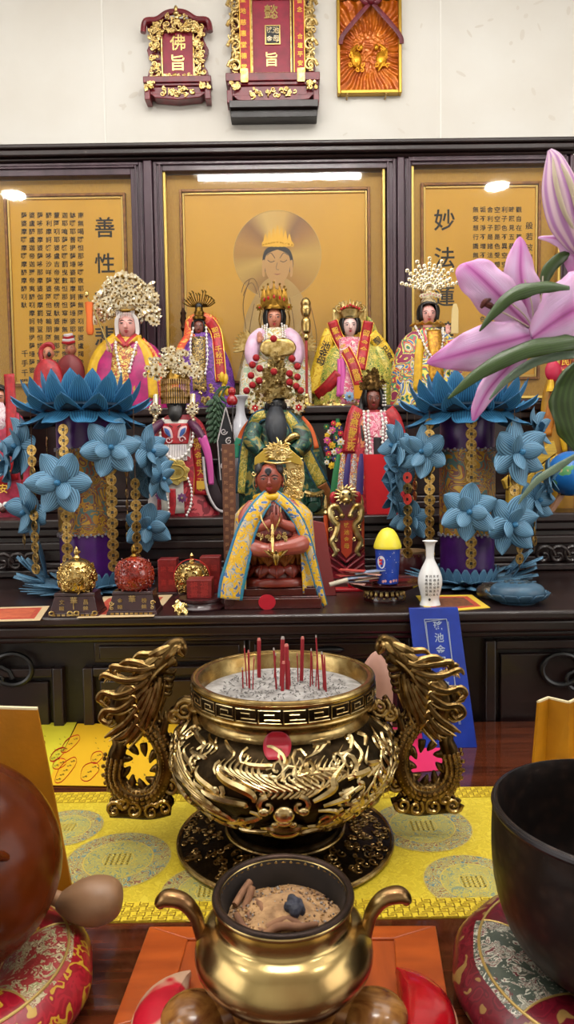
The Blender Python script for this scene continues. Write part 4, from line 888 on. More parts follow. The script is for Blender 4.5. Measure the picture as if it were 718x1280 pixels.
t.part('peacock_crown', mb, [SILVER, BRZ, pm('pink_stone', 'c87a8a', .2)])
# --- statue with the beaded veil crown
t = T('veiled_statue', 'statue hidden behind a gold bead veil, with gold medallion and pink tassel', 'statue', 229, z=ZS1, y=Y1)
rb = Robe(t, [(520, 16, 10, 228), (530, 28, 15, 228), (552, 34, 20, 229), (590, 37, 24, 232), (t.py, 40, 27, 235)], brocade('crimson_back_robe', ['8e1226', 'a81a30', '7a0e20', 'c04a50'], 60))
band(t, rb, [(225, 526), (224, 552), (224, 578), (226, 640)], 38, pm('ivory_silk', 'd8d4cc', .45, 0, 'c4beb4', 40), 'front_panel', 1.5)
band(t, rb, [(225, 531), (225, 545), (225, 556)], lambda f: 38 - 8 * f, RED, 'embroidered_collar', 3)
mb = MB(); fy = rb.front(225, 545) - 5
for s in (-1, 1):
    mb.mi = 0; mb.tube([t.p(225 + s * 4, 549, fy + .5), t.p(225 + s * 9, 540, fy + .5), t.p(225 + s * 14, 535, fy + .5)], [1.5, 4.4, 1], 8, 5, .2); mb.mi = 1; mb.tube([t.p(225 + s * 6, 547, fy - .3), t.p(225 + s * 9.5, 541, fy - .3), t.p(225 + s * 12.5, 537, fy - .3)], [1, 2.7, .8], 8, 5, .2); mb.mi = 2; mb.tube([t.p(225 + s * 3, 536, fy + .5), t.p(225 + s * 7, 533, fy + .5)], .7, 5, 3)
    mb.mi = 0; curl(mb, (t.p(225 + s * 8, 551)[0], t.p(0, 551)[2]), 4.5, 1.1, 0, s, fy, .9)
t.part('butterfly_embroidery', mb, [pm('pale_pink_thread', 'd8b8b8', .6), pm('blue_thread', '3a5a9a', .6), INK])
mb = MB()
for i in range(-4, 5): mb.tube([t.p(225 + i * 3, 557, fy + 1), t.p(225 + i * 3.2, 576, fy - 1)], 1.5, 6, 1)
t.part('pleated_panel', mb, WHITES)
mb = MB(); c = t.p(224, 590, rb.front(224, 590) - 5); pts = []
for i in range(48):
    a = 2 * pi * i / 48; q = 17.5 + 1.5 * math.sin(8 * a); pts.append((c[0] + q * math.cos(a), c[2] + .86 * q * math.sin(a)))
mb.prism(pts, c[1] - 1.2, c[1] + 1.2); md = t.part('medallion', mb, pm('pale_gold_medal', 'd8c070', .35, .6), bevel=.6)
mb = MB(); mb.ring((c[0], c[1] - 1.6, c[2]), 12.5, .8, 32, .7, 'y'); mb.text('福', c[0] - 5, c[1] - 1.8, c[2], 8); mb.text('壽', c[0] + 5, c[1] - 1.8, c[2], 8)
for i in range(10): a = 2 * pi * i / 10; curl(mb, (c[0] + 14.5 * math.cos(a), c[2] + 12.2 * math.sin(a)), 2.2, 1, a, 1, c[1] - 1.5, .6)
t.part('embossing', mb, pm('dull_gold', 'b89a48', .4, .7), md)
pearls(t, rb, [(209, 526), (206, 545), (209, 562), (220, 573), (229, 574), (240, 566), (246, 550), (247, 534)], 2.3, off=5)
pearls(t, rb, [(210, 598), (212, 615), (216, 628), (216, 640)], 1.7, off=5); pearls(t, rb, [(240, 598), (244, 612), (243, 630), (238, 642)], 1.7, off=5)
for x, y in ((205, 618), (233, 621)):
    mb = MB(); rosette(mb, t.p(x, y, rb.front(x, y) - 6), 6.5, 8); t.part('jewelled_flower', mb, [pm('violet_stone', '7a4a7a', .25), SILVER])
band(t, rb, [(203, 606), (197, 622), (194, 640)], 17, WHITES, 'side_panel', 3)
band(t, rb, [(221, 610), (221, 628), (219, 642)], 8, RED, 'red_tassel', 5)
band(t, rb, [(249, 538), (252, 565), (255, 590), (254, 618)], 17, RED, 'red_sash', 4, '瑤池金母大天尊', YTXT, .55, YTXT, .05)
mb = MB(); c = t.p(255, 606, rb.front(254, 606) - 6); mb.span((c[0] - 5, c[1], c[2] - 5), (c[0] + 5, c[1] + 1, c[2] + 5)); t.part('gold_seal_patch', mb, YTXT)
for s in (-1, 1):
    arm(t, [(225 + s * 18, 530, -12), (225 + s * 26, 538, -22), (225 + s * 34, 550, -26)], [5.5, 5.5, 5], pm('dark_plum_sleeve', '4a1238', .4), 'sleeve')
band(t, rb, [(258, 548, -30), (264, 565, -30), (267, 585, -29), (268, 606, -28)], lambda f: 11 - 5 * f, pm('pink_tassel', 'c8509c', .55), 'pink_tassel', 0)
mb = MB(); mb.tube([t.p(260, 560, -20), t.p(263, 600, -18), t.p(271, 626, -14), t.p(281, 634, -8)], [5, 10, 11, 6], 10, 5, .6); mb.mi = 1; mb.tube([t.p(259, 572, -27), t.p(262, 610, -26), t.p(272, 634, -22), t.p(283, 640, -14)], 1.7, 6)
t.part('dark_train', mb, [pm('dark_velvet', '2a1820', .6), WHITES])
head(t, 224, 503, 26, 36, SK_BLK, eyes=False, ears=False)
mb = MB(); mb.tube([t.p(224, 510, -10), t.p(224, 520, -14), t.p(224, 528, -16)], [9, 9, 4], 10, 3, .6); t.part('black_beard', mb, HAIR)
mb = MB()
for i in range(17):
    a = (i / 16 - .5) * 2.5; x, y = 224 + 18 * math.sin(a), -16 * math.cos(a) - 2
    for j in range(11): mb.mi = j % 3 // 2; mb.tube([t.p(x, 477 + j * 2.7, y), t.p(x, 479.6 + j * 2.7, y)], [.95, .95], 6, 1)
t.part('bead_veil', mb, [pm('bronze_bead', '7a5a34', .3, .8, 'a88858', 90), BRZ])
mb = MB()
mb.mi = 1; mb.lathe([(18, 0), (19, 3), (17, 6), (14, 16)], 24, t.p(224, 480), .85); mb.mi = 0
def reg():
    a = R.uniform(-.1, pi + .1); r = math.sqrt(R.uniform(.02, 1)); return t.p(222 + 35 * r * math.cos(a) * (1 if math.sin(a) < .7 else .8), 472 - 33 * r * math.sin(a), R.uniform(-17, -6))
filigree(mb, reg, 120, (2.6, 5.6))
for x, y, r in ((203, 466, 8), (222, 455, 8), (238, 464, 8), (192, 464, 4), (236, 446, 5)): rosette(mb, t.p(x, y, -18), r, 8, .2)
t.part('flower_crown', mb, [SILVER, BRZ])
for x in (201, 246):
    mb = MB()
    for k_ in range(10): a = 2 * pi * k_ / 10; mb.ell(t.p(x + 6.5 * math.cos(a), 514 + 6.5 * math.sin(a), -18), 2.1, 7)
    rosette(mb, t.p(x, 514, -20), 6, 8); mb.tube([t.p(x, 496, -12), t.p(x, 507, -16)], 3.4, 8, 2)
    for k_ in range(4): mb.ell(t.p(x + (x - 224) * .05 * k_, 523 + k_ * 4, -18), 2.4, 7)
    t.part('ear_rosette', mb, [SILVER, ENA])
# --- black-faced bearded statue
t = T('bearded_statue', 'black-faced long-bearded statue with red pompom crown and green robe with yellow bands', 'statue', 352, z=ZS1, y=2.135)
GREEN = brocade('dark_green_robe', ['12302a', '1c4a3c', '0e2420', '2a5a48', '8a7a3a'], 60)
rb = Robe(t, [(514, 18, 11, 349), (524, 32, 18, 351), (550, 46, 24, 354), (590, 54, 26, 356), (t.py, 56, 27, 357)], GREEN)
head(t, 347, 508, 25, 30, SK_BLK)
mb = MB(); mb.tube([t.p(347, 512, -13), t.p(347, 528, -22), t.p(348, 545, -27), t.p(348, 562, -29)], [8, 13, 12, 6], 14, 5, .5); b0 = t.part('black_beard', mb, pm('blue_black_beard', '10141c', .5, 0, '1c222c', 90, .4, stretch=(1, 1, .1)))
YB = brocade('gold_embroidered_band', ['c8a838', 'd8c068', '8a8a3a', 'c0a030', '5a7a4a', 'd8c060'], 110); BLUEB = pm('teal_braid', '1c4a60', .5)
band(t, rb, [(334, 520, -18), (324, 524, -20), (315, 540), (310, 560), (306, 590), (304, 616)], lambda f: 14 + 2 * f, YB, 'collar_band', 3, border=BLUEB)
band(t, rb, [(359, 521, -18), (368, 532, -22), (378, 556), (390, 582), (402, 606)], lambda f: 14 + 5 * f, YB, 'collar_band', 4, border=BLUEB)
band(t, rb, [(402, 606), (408, 618), (412, 632)], 18, pm('orange_braid_cloth', 'b8743a', .5, 0, '8a4a2a', 60), 'band_end', 4, border=BLUEB)
band(t, rb, [(378, 524, -10), (389, 538), (396, 562)], 7, pm('orange_cord', 'd05a1a', .5), 'orange_ribbon', 3)
band(t, rb, [(316, 528, -14), (306, 540), (300, 556)], 7, pm('orange_cord', 'd05a1a', .5), 'orange_ribbon', 3)
band(t, rb, [(302, 548), (298, 560), (298, 572)], 9, pm('bright_jade', '2a8a6a', .45), 'jade_tassel', 3)
mb = MB(); mb.tube([t.p(354, 558, -28), t.p(362, 552, -31), t.p(370, 547, -31), t.p(377, 552, -29)], [3, 5, 5, 3], 10); t.part('gold_belt', mb, GOLD)
arm(t, [(322, 534, -16), (318, 552, -26), (330, 566, -34)], [10, 11, 8], GREEN)
arm(t, [(374, 536, -16), (380, 556, -26), (368, 566, -34)], [10, 11, 8], GREEN)
for x in (352, 392):
    mb = MB(); mb.tube([t.p(x, 612, -30), t.p(x, 627, -33), t.p(x, 631, -36), t.p(x - 2, 632, -42)], [10, 10, 9, 6], 12); mb.mi = 1; mb.tube([t.p(x - 11, 614, -38), t.p(x, 617, -42), t.p(x + 11, 614, -38)], 2.4, 7, 4)
    for i in range(7): mb.ell(t.p(x - 9 + i * 3, 619, -40 - 2 * math.sin(i * .5)), 1.6, 6)
    t.part('green_boot', mb, [pm('green_lacquer', '12392c', .25, coat=.4), LEAF])
mb = MB()
def reg():
    v = R.random() ** .8; hw = 3 + 35 * v ** 1.1; return t.p(347 + R.uniform(-1, 1) * hw, 444 + 60 * v, R.uniform(-20, -10) + 6 * (1 - v))
filigree(mb, reg, 170, (2.4, 4.8)); mb.mi = 0
mb.lathe([(15, 0), (16, 5), (15, 14), (12, 28), (6, 44), (2, 56)], 18, t.p(347, 500, -2), .8)
cr_ = t.part('tiered_crown', mb, [pm('bronze_filigree', 'b09a68', .28, 1, '6e5428', 80), BRZ])
POM = pm('red_wool_pompom', 'a8141c', .85, 0, '7e0c14', 160, .8)
pm0 = None
for x, y in ((345.8, 430.5), (324.5, 452.8), (320, 461), (328.5, 465.4), (318, 473.7), (327.7, 480), (319.5, 485.2), (312.4, 491.9), (367.6, 454.5), (374, 463.7), (364.4, 472), (373.8, 476.2), (364.4, 482.5), (372.4, 487.3), (377.6, 492.5), (345.6, 469.5)):
    if pm0 is None:
        pm0 = t.part('pompom', MB().ell((0, 0, 0), 4.3, 12, 8), POM); o = pm0
    else: o = pm0.copy(); C.objects.link(o)
    o.location = V(t.p(x, y, -24)) * t.s
for x in (322, 375):
    mb = MB(); rosette(mb, t.p(x, 512, -14), 8.5, 8); rosette(mb, t.p(x, 512, -17), 5, 6, .3, True, (2, 0))
    mb.mi = 1
    for i in range(10): a = 2 * pi * i / 10; mb.ell(t.p(x + 8.5 * math.cos(a), 512 + 8.5 * math.sin(a), -15), 1.5, 6)
    t.part('ear_rosette', mb, [SILVER, BRZ, REDGEM])
# --- brown-faced lady with pearl strings behind the red card
t = T('deity_statue', 'brown-faced statue with many pearl strings and a red inscribed sash behind the blank red card', 'statue', 466, z=ZS1, y=2.205)
rb = Robe(t, [(514, 10, 8, 467), (524, 30, 14, 468), (545, 36, 19, 466), (590, 42, 24, 462), (t.py, 46, 26, 462)], brocade('red_brocade_robe', ['a01828', 'b82838', '8a1020', 'c87a4a'], 60))
band(t, rb, [(468, 517), (468, 545), (468, 580)], 27, PINKR, 'chest_panel', 2)
band(t, rb, [(470, 548), (470, 565), (470, 585)], 10, pm('black_velvet', '1a1014', .7), 'dark_panel', 3)
band(t, rb, [(450, 512, -9), (444, 524), (440, 545), (437, 566)], 20, RED, 'red_sash', 4, '池金母聖誕千秋', YTXT, .5, RED, .05)
band(t, rb, [(484, 514, -9), (492, 526), (498, 548), (500, 570)], 17, RED, 'red_sash', 4)
head(t, 467, 501, 20, 28, SK_BROWN, dy=-3); hair(t, 467, 498, 22, 31, dy=-2)
mb = MB()
for s in (-1, 1): mb.tube([t.p(467 + s * 11, 497, 0), t.p(467 + s * 14, 512, -2), t.p(467 + s * 15, 530, -12), t.p(467 + s * 14, 552, -19)], [4, 4, 3, 1.5], 8, 5, .6)
t.part('long_hair', mb, HAIR)
for s in (-1, 1):
    for i in range(2): pearls(t, rb, [(468 + s * (8 + i * 5), 516), (468 + s * (9 + i * 4.5), 535), (468 + s * (8 + i * 4), 552), (468 + s * (7 + i * 4), 574)], 2.0, off=4 + i * .3)
mb = MB(); mb.lathe([(11, 0), (12, 3), (11, 10), (8, 18), (3, 24)], 18, t.p(466, 490, -2), .9)
def reg():
    a = R.uniform(0, pi); r = math.sqrt(R.uniform(.1, 1)); return t.p(466 + 15 * r * math.cos(a), 488 - 25 * r * math.sin(a), -12 + 5 * R.random())
filigree(mb, reg, 60, (1.8, 3.6)); t.part('crown', mb, [pm('dark_gilt', '6e5430', .3, 1, '3e2c16', 80), BRZ])
for x in (479, 482):
    mb = MB()
    for i in range(7): mb.ell(t.p(x, 484 + i * 4, -6), 1.4, 6)
    t.part('bead_string', mb, PEARL)
GAR = [pm('garland_%d' % i, c, .55) for i, c in enumerate(('c81a3a', 'd8b020', '1c6a3a', '3a2a6a', 'c8508a', 'd8d0c0'))]
t2 = T('flower_garland', 'hanging garland of small coloured cloth flowers beside the red inscribed sash', 'garland', 420, z=ZS1, y=2.05)
mb = MB(); mb.mi = 2
mb.tube([t2.p(424, 524, 4), t2.p(420, 560, 2), t2.p(422, 600, 0), (2, 0, 2)], 2.5, 7); t2.part('cord', mb, GAR)
for i in range(26):
    mb = MB(); f = i / 25; x = 418 + 9 * math.sin(i * 2.4); y = 530 + 52 * f
    rosette(mb, t2.p(x, y, -4), R.uniform(3.6, 5.5), 7, i, True, (0, 1)); t2.part('cloth_flower', mb, [GAR[i % 6], GAR[1]])
for i, (x0, x1, c) in enumerate(((424, 417, 2), (430, 424, 5), (437, 430, 3), (444, 440, 5), (452, 449, 3))):
    mb = MB(); mb.tube([t2.p(x0, 568, -6), t2.p((x0 + x1) / 2, 590, -8), t2.p(x1, 618, -8)], [2, 4, 4.4], 8, 4, .3); t2.part('hanging_ribbon', mb, GAR[c] if c != 5 else brocade('sequin_ribbon', ['c8c0b0', 'd8a02a', 'a82a3a', '6a8a9a', 'e0d8c8', '8a5a3a'], 200))
# --- red card
t = T('red_card', 'blank bright red upright card in front of the brown-faced statue', 'card', 478, z=ZS1, y=2.045)
mb = MB(); mb.prism([(x - t.px, max(0, t.py - y)) for x, y in ((455, 568), (484, 568), (497, 644), (459, 644))], -1, .2); t.part('card', mb, pm('bright_red_card', 'c8141e', .5), bevel=.2)
t.part('easel', MB().prism([(-6, 0), (6, 0), (5, 30), (-5, 30)], 2, 6), DARKW)
# --- far statues at both picture edges
t = T('draped_statue', 'statue under pale pink flowered drape and red tag at the end of the lower step', 'statue', 8, z=ZS1, y=2.2)
rb = Robe(t, [(512, 8, 7, 6), (522, 26, 12, 6), (560, 34, 18, 5), (t.py, 38, 22, 4)], pm('rose_cloth', 'b8324e', .5, 0, '8e1e38', 40))
band(t, rb, [(18, 516), (6, 524), (-6, 545), (-10, 580)], 30, brocade('pale_pink_lace', ['d8c8cc', 'c8a8b0', 'e0d4d8', 'b88a9a'], 130), 'lace_drape', 3)
band(t, rb, [(20, 470, -6), (22, 500, -9), (24, 540), (26, 600)], 13, RED, 'red_column_ribbon', 4)
band(t, rb, [(16, 578), (16, 610)], 17, RED, 'inscribed_tag', 7, '平安', YTXT, .66, YTXT, .06)
head(t, 6, 500, 20, 26, SK_TAN); hair(t, 6, 498, 21, 28)
mb = MB()
for i in range(9): mb.mi = i % 2; mb.ell(t.p(-2 + 4 * i, 632 + 4 * math.sin(i * 2), -26), (4, 3, 4), 8)
t.part('jewelled_hem', mb, [pm('brown_bead', '4a1c14', .3), PEARL])
t = T('draped_statue', 'statue in golden drapery and red banners partly behind the lily leaf', 'statue', 712, z=ZS1, y=2.235)
rb = Robe(t, [(462, 10, 7, 714), (474, 28, 12, 712), (520, 36, 16, 712), (t.py, 40, 18, 716)], pm('golden_drapery', 'b88a1c', .45, 0, '8a5a12', 12))
band(t, rb, [(703, 446, -10), (702, 462), (701, 476)], 14, RED, 'inscribed_banner', 6, '民安', YTXT, .66, YTXT, .06)
for x in (685, 722):
    mb = MB(); mb.ell(t.p(x, 467, -14), (10, 6, 13), 12); mb.mi = 1; mb.tube([t.p(x - 3, 478, -16), t.p(x - 4, 492, -16)], [3, 5], 8); t.part('red_lantern_puff', mb, [pm('rose_red_silk', 'b0143c', .5), YEL])
band(t, rb, [(690, 488), (684, 515), (680, 545)], 14, pm('orange_gold_cloth', 'c07a1c', .5, 0, '8e4a10', 20), 'hanging_cloth', 4)
band(t, rb, [(700, 500), (698, 530), (704, 565)], 17, YEL, 'yellow_cloth', 5)
band(t, rb, [(696, 520), (702, 545), (704, 566)], 7, pm('dark_streaked_cloth', '1a1418', .5), 'dark_streak', 7)
head(t, 716, 446, 19, 25, SK_TAN); hair(t, 716, 444, 20, 27)
mb = MB(); filigree(mb, lambda: t.p(716 + R.uniform(-16, 16), R.uniform(418, 436), -8 + R.uniform(-3, 3)), 36, (2, 4)); mb.lathe([(10, 0), (11, 4), (6, 12)], 16, t.p(716, 436)); t.part('crown', mb, [pm('red_gilt', 'a83a2a', .3, .6), GOLD])
# --- white vase with plant, gourd, flag between the veiled and bearded statues
t = T('bud_vase', 'slim white vase with leafy sprigs between the veiled and bearded statues', 'vase', 303, z=ZS1 , y=2.252)
zt = t.py - 497
t.part('vase', MB().lathe([(0, 0), (9, 0), (10, 4), (13, zt * .25), (17, zt * .55), (13, zt * .72), (6, zt * .85), (6, zt * .94), (10, zt), (8, zt), (4.5, zt * .93), (0, zt * .9)], 28, k=4), pm('glazed_white', 'c8c8d0', .12))
LEAFG = striped('plant_leaf', '1e3a24', '48684a', 5); 
mb = MB()
for i in range(9): mb.ell((R.uniform(-26, -16), -4 + R.uniform(-3, 3), zt + R.uniform(-2, 26)), (3, 2, 6), 6)
t.part('yellow_blossom', mb, pm('yellow_petal', 'd0a818', .5))
def leaf(mb, p0, dr, l, w_, sag=.15, up=(0, 0, 1)):
    d = V(dr).normalized(); sd = d.cross(V((0, 1, .3))).normalized(); nn = sd.cross(d)
    mb.grid(lambda u, v: V(p0) + d * (l * v) + sd * (w_ * (u - .5) * math.sin(pi * min(1, .08 + .92 * v)) ** .8) + nn * (sag * l * (-(v * v) + 1.6 * abs(u - .5) ** 1.5 * w_ / l)), 4, 8)
for stx in (-30, -24, -33):
    mb = MB(); z_ = zt - 2
    mb.tube([(-4, 0, z_), (stx * .6, -6, z_ + 14), (stx, -10, z_ - 4), (stx - 1, -12, z_ - 50)], 1, 5)
    for i in range(14):
        s = -1 if i % 2 else 1; leaf(mb, (stx, -11, z_ + 2 - i * 3.8), (s * .8, -.35, -.75), 13, 5)
    t.part('leafy_sprig', mb, LEAFG, solid=.25)
t = T('red_gourd', 'small glossy red double gourd hanging beside the white vase', 'gourd', 293, z=ZS1, y=2.085)
zc = t.py - 508
mb = MB(); mb.lathe([(0, zc), (5, zc + 1), (7, zc + 6), (5, zc + 11), (3.4, zc + 12.5), (5, zc + 16), (4.4, zc + 20), (1.5, zc + 22.5), (0, zc + 23)], 18, k=3); t.part('gourd', mb, pm('glossy_red', '98101c', .15, coat=.5))
mb = MB(); mb.tube([(0, 3, 0), (0, 4, zc)], 1.0, 6, 1); t.part('stand_rod', mb, DARKW)
t = T('black_pennant', 'black pennant with a white swirl pattern behind the tall engraved tablet', 'flag', 285, z=ZS1, y=Y1 + .0)
zz = lambda y: t.py - y
mb = MB(); mb.prism([(0, zz(508)), (12, zz(552)), (9, zz(600)), (-2, zz(630)), (-12, zz(600)), (-10, zz(552))], -1, .5); fl = t.part('cloth', mb, pm('black_cloth', '15141a', .6))
mb = MB()
for i, (x, y) in enumerate(((-3, 540), (3, 552), (-4, 562), (4, 572), (-3, 582), (3, 594), (-2, 606))): curl(mb, (x, zz(y)), 4.5, 1.4, i, 1 if i % 2 else -1, -1.8, .9)
for s in (-1, 1): mb.tube([(0, -1.5, zz(510)), (s * 11, -1.5, zz(552)), (s * 8, -1.5, zz(600))], .8, 5, 1)
t.part('white_embroidery', mb, WHITES, fl); mb = MB(); mb.tube([(0, 2, 0), (0, 2, zz(506))], .9, 6, 1); t.part('pole', mb, DARKW)
# --- yellow folded books and globe on the step end
t = T('yellow_book_stack', 'yellow bound books leaning behind the right-hand blue lotus lamp', 'book', 660, z=ZS1, y=2.155)
mb = MB(); t.e['label'] = 'long yellow concertina book lying slantwise beside the blue globe'
pz = lambda x, y: (x - t.px, max(0, t.py - y))
mb.prism([pz(634, 612), pz(694, 568), pz(699, 590), pz(634, 645)], -8, 6); mb.prism([pz(628, 600), pz(690, 552), pz(694, 566), pz(632, 611)], -6, 6)
t.part('pages', mb, pm('yellow_page_edge', 'c8a434', .55, 0, 'a8842a', 3, 0, None, stretch=(1, 1, 60)), bevel=.6)
t.e.name = 'yellow_folded_book'
t = T('desk_globe', 'blue globe on a small wooden stand at the edge of the lower step', 'globe', 713, z=ZS1, y=2.06)
g = t.py - 592
m, nt, b = base_mat('globe_map'); tc = N(nt, 'ShaderNodeTexCoord'); tn = N(nt, 'ShaderNodeTexNoise'); tn.inputs['Scale'].default_value = 16; tn.inputs['Detail'].default_value = 6; nt.links.new(tc.outputs['Object'], tn.inputs[0])
r = ramp(nt, [(0, '1a6ab8'), (.54, '2478c4'), (.56, '5a9a62'), (.64, 'b8a878')], True); nt.links.new(tn.outputs['Fac'], r.inputs[0]); nt.links.new(r.outputs[0], b.inputs['Base Color']); b.inputs['Roughness'].default_value = .3
t.part('sphere', MB().ell((0, 0, g), 28, 28, 18), m)
mb = MB()
for s in (-1, 1): mb.prism([(s * 27, 0), (s * 21, 0), (s * 6, g - 24), (s * 12, g - 23)], -4, 4)
mb.box((0, 0, g - 25), (28, 8, 4)); t.part('wooden_stand', mb, pm('light_brown_wood', '8a6248', .5))
# ------------------------------------------------------------------ on the altar table: copper-faced child monk on a lotus
WOODR = pm('red_brown_pedestal', '3c1210', .25, 0, '4a1814', 30, 0, None, coat=.4)
t = T('monk_statue', 'copper-red child monk statue in yellow and blue cape praying on a lotus seat', 'statue', 341, z=ZA, y=1.56)
COP = pm('copper_red_lacquer', '7a2a1e', .3, 0, '6a2018', 30, coat=.3); COPL = pm('rose_brown_lacquer', '9a4a3c', .3, coat=.2)
PET1 = pm('gilt_brown_petal', '9a6028', .3, .4, '6a3014', 40)
mb = MB()
mb.span((-58, -30, 0), (60, 40, 13)); mb.span((-55, -27, 13), (57, 38, 15)); mb.mi = 0
bp_ = t.part('pedestal_base', mb, WOODR, bevel=1.2)
mb = MB(); mb.span((-53, -24, 15), (54, 36, 24)); mb.span((-50, -21, 24), (51, 34, 26)); t.part('pedestal_step', mb, WOODR, bevel=1)
mb = MB(); mb.lathe([(10.5, 0), (10.5, .6)], 24, (0, 0, 0)); mb.v = [V((p.x - 6, -31 + (-p.z), p.y * .9 + 9)) for p in mb.v]; t.part('round_seal', mb, pm('red_paper_seal', 'b01428', .4), bp_)
mb = MB(); mb.lathe([(43, 26), (44, 30), (42, 34), (38, 36)], 40, (6, 4, 0), .72); t.part('lotus_disc', mb, COP)
def lotus_petal(mb, a, r0, z0, l, w_, lean, cx, cy, ry, curve=.35):
    dx, dy = math.sin(a), -math.cos(a); tx, ty = -dy, dx
    def f(u, v):
        s = (u - .5) * w_ * math.sin(pi * (.12 + .88 * (1 - v) ** .75) ** 1.0) * 1.15; r = r0 + math.sin(lean) * l * v + curve * l * math.sin(pi * v) * .5 - 2.0 * abs(u - .5) ** 2 * w_ * .25
        return (cx + r * dx + s * tx, cy + ry * (r * dy) + s * ty * ry, z0 + math.cos(lean) * l * v)
    mb.grid(f, 6, 8)
for tier, (r0, z0, l, lean, m, n) in enumerate(((40, 36, 17, -.30, COP, 12), (35, 50, 27, .30, PET1, 11), (33, 52, 27, .12, PET1, 11))):
    for i in range(n):
        a = 2 * pi * (i + .5 * (tier % 2)) / n
        if abs((a + pi) % (2 * pi) - pi) > 2.0: continue
        mb = MB(); lotus_petal(mb, a, r0, z0, l, 21 if tier else 20, lean, 6, 4, .72); mb.tube([(6 + (r0 + math.sin(lean) * l * v + .17 * l * math.sin(pi * v) + 1) * math.sin(a), 4 - .72 * (r0 + math.sin(lean) * l * v + .17 * l * math.sin(pi * v) + 1) * math.cos(a), z0 + math.cos(lean) * l * v) for v in (.1, .4, .7, .95)], [1, 1.4, 1.1, .4], 5, 3)
        t.part('lotus_petal', mb, m, solid=1.0)
mb = MB(); mb.lathe([(30, 36), (28, 46), (32, 54), (38, 66), (39, 76), (36, 79)], 40, (6, 4, 0), .72); t.part('lotus_core', mb, COP)
# crossed legs, torso, arms: one continuous lacquered body
B = MB()
def bt(pts, rs, fl=1): B.tube([t.p(*p) for p in pts], rs, 12, 5, fl)
bt([(345, 686, 8), (343, 670, 2), (342, 650, -1), (341, 632, 1), (340, 618, 0)], [30, 26, 23, 24, 9], .75)
bt([(352, 677, 2), (370, 675, -14), (377, 677, -22), (364, 680, -32), (340, 682, -35)], [13, 13, 12.5, 10.5, 8])
bt([(334, 677, 2), (320, 676, -14), (316, 679, -22), (330, 683, -32), (352, 685, -33)], [12, 12, 11, 9.5, 7])
bt([(362, 630, -2), (373, 643, -8), (374, 655, -16), (362, 655, -25), (352, 650, -29)], [9, 9.5, 8.5, 6.5, 5])
bt([(320, 630, -2), (309, 646, -10), (316, 658, -20), (332, 655, -27), (343, 650, -29)], [9, 9, 8, 6.5, 5])
t.part('body', B, COPL, remesh=1.1, decim=6)
mb = MB()
for s, x in ((-1, 345.5), (1, 350)):
    mb.tube([t.p(x, 655, -29), t.p(x + s * .4, 647, -31), t.p(x, 641, -31)], [3.6, 4.4, 3.8], 10, 4, .6)
    for i in range(4): mb.tube([t.p(x + s * .3, 643, -34 + i * 2.0), t.p(x + s * .2, 636 + abs(i - 1.5), -34 + i * 2), t.p(x - s * .2, 629 + 1.4 * abs(i - 1.4), -33.5 + i * 2)], [1.25, 1.2, .8], 6, 3)
    mb.tube([t.p(x + s * 3, 650, -33), t.p(x + s * 4, 643, -36), t.p(x + s * 2.4, 638, -37)], [1.5, 1.4, 1], 6, 3)
t.part('praying_hands', mb, COPL)
VEST = brocade('dark_red_vest', ['5a1a18', '6e241e', '4a1210', '8a4a2a'], 70)
class _F:  # front of the chest for draping
    def front(s, x, y): return -22 - 4 * math.sin((y - 620) / 70 * pi) if y < 670 else -22
fr_ = _F()
mb = MB(); mb.grid(lambda u, v: t.p(341 + (14 + 16 * v) * math.sin((u - .5) * 3), 626 + 42 * v, -(13 + 12 * v) * math.cos((u - .5) * 2.6) - 8), 16, 8); t.part('vest', mb, VEST, solid=.8)
mb = MB()
for s in (-1, 1): mb.tube([t.p(340 + s * 13, 626, -18), t.p(341 + s * 11, 645, -34), t.p(342 + s * 3, 661, -37)], .9, 6, 6)
for y in (655, 661, 667): mb.tube([t.p(343, y - 3, -37), t.p(343, y + 3, -38)], [1.2, 2.2], 6, 1)
filigree(mb, lambda: t.p(343 + R.uniform(-18, 18), 666 + R.uniform(-3, 6), -39), 22, (1.8, 3.2)); mb.tube([t.p(343, 668, -40), t.p(343, 686, -45)], [2.2, 1], 6, 1)
t.part('gold_necklace', mb, [LEAF, BRZ])
mb = MB()
for i in range(8): a = 2 * pi * i / 8; mb.tube([t.p(347, 690, -46), t.p(347 + 7 * math.cos(a), 687 + 2 * math.sin(a), -47 + 4 * math.sin(a)), t.p(347 + 14 * math.cos(a), 682, -47 + 8 * math.sin(a))], [1, 2.4, .4], 6, 4, .4)
mb.lathe([(2, 0), (3, 3), (5, 10), (4, 15), (0, 17)], 14, t.p(347, 700, -46)); t.part('gold_lotus_bud', mb, GOLD)
head(t, 339.5, 600, 32, 41, pm('painted_skin_copper', '8e3e30', .3, coat=.2), dy=-4)
mb = MB(); mb.mi = 0; mb.ell(t.p(338.5, 589, -20.5), (4.2, 1.2, 3.8), 12); mb.ell(t.p(338.5, 592, -20.6), (2, 1.2, 3), 8); t.part('forehead_jewel', mb, pm('slate_jewel', '2a2a32', .15))
mb = MB()
for s in (-1, 1): mb.ell(t.p(339.5 + s * 12.5, 587, -5), (5.5, 9, 8), 12)
mb.grid(lambda u, v: t.p(339.5 + 17 * math.sin((u - .5) * 3.4 + pi) * math.sin(v * 1.9), 600 - 22 * math.cos(v * 1.9), -4 - 17 * math.cos((u - .5) * 3.4 + pi) * math.sin(v * 1.9)), 16, 8)
t.part('hair', mb, pm('grey_black_hair', '2a2424', .5))
mb = MB(); pts = [(-20, 582), (-19, 572), (-8, 563), (2, 556), (12, 555), (24, 562), (38, 574), (39, 583), (20, 577), (0, 575)]
mb.prism([(x + 341 - t.px, t.py - y) for x, y in pts], -6, -3)
cb = t.part('crown_band', mb, pm('satin_gold', 'c8a84a', .3, .85), bevel=.6)
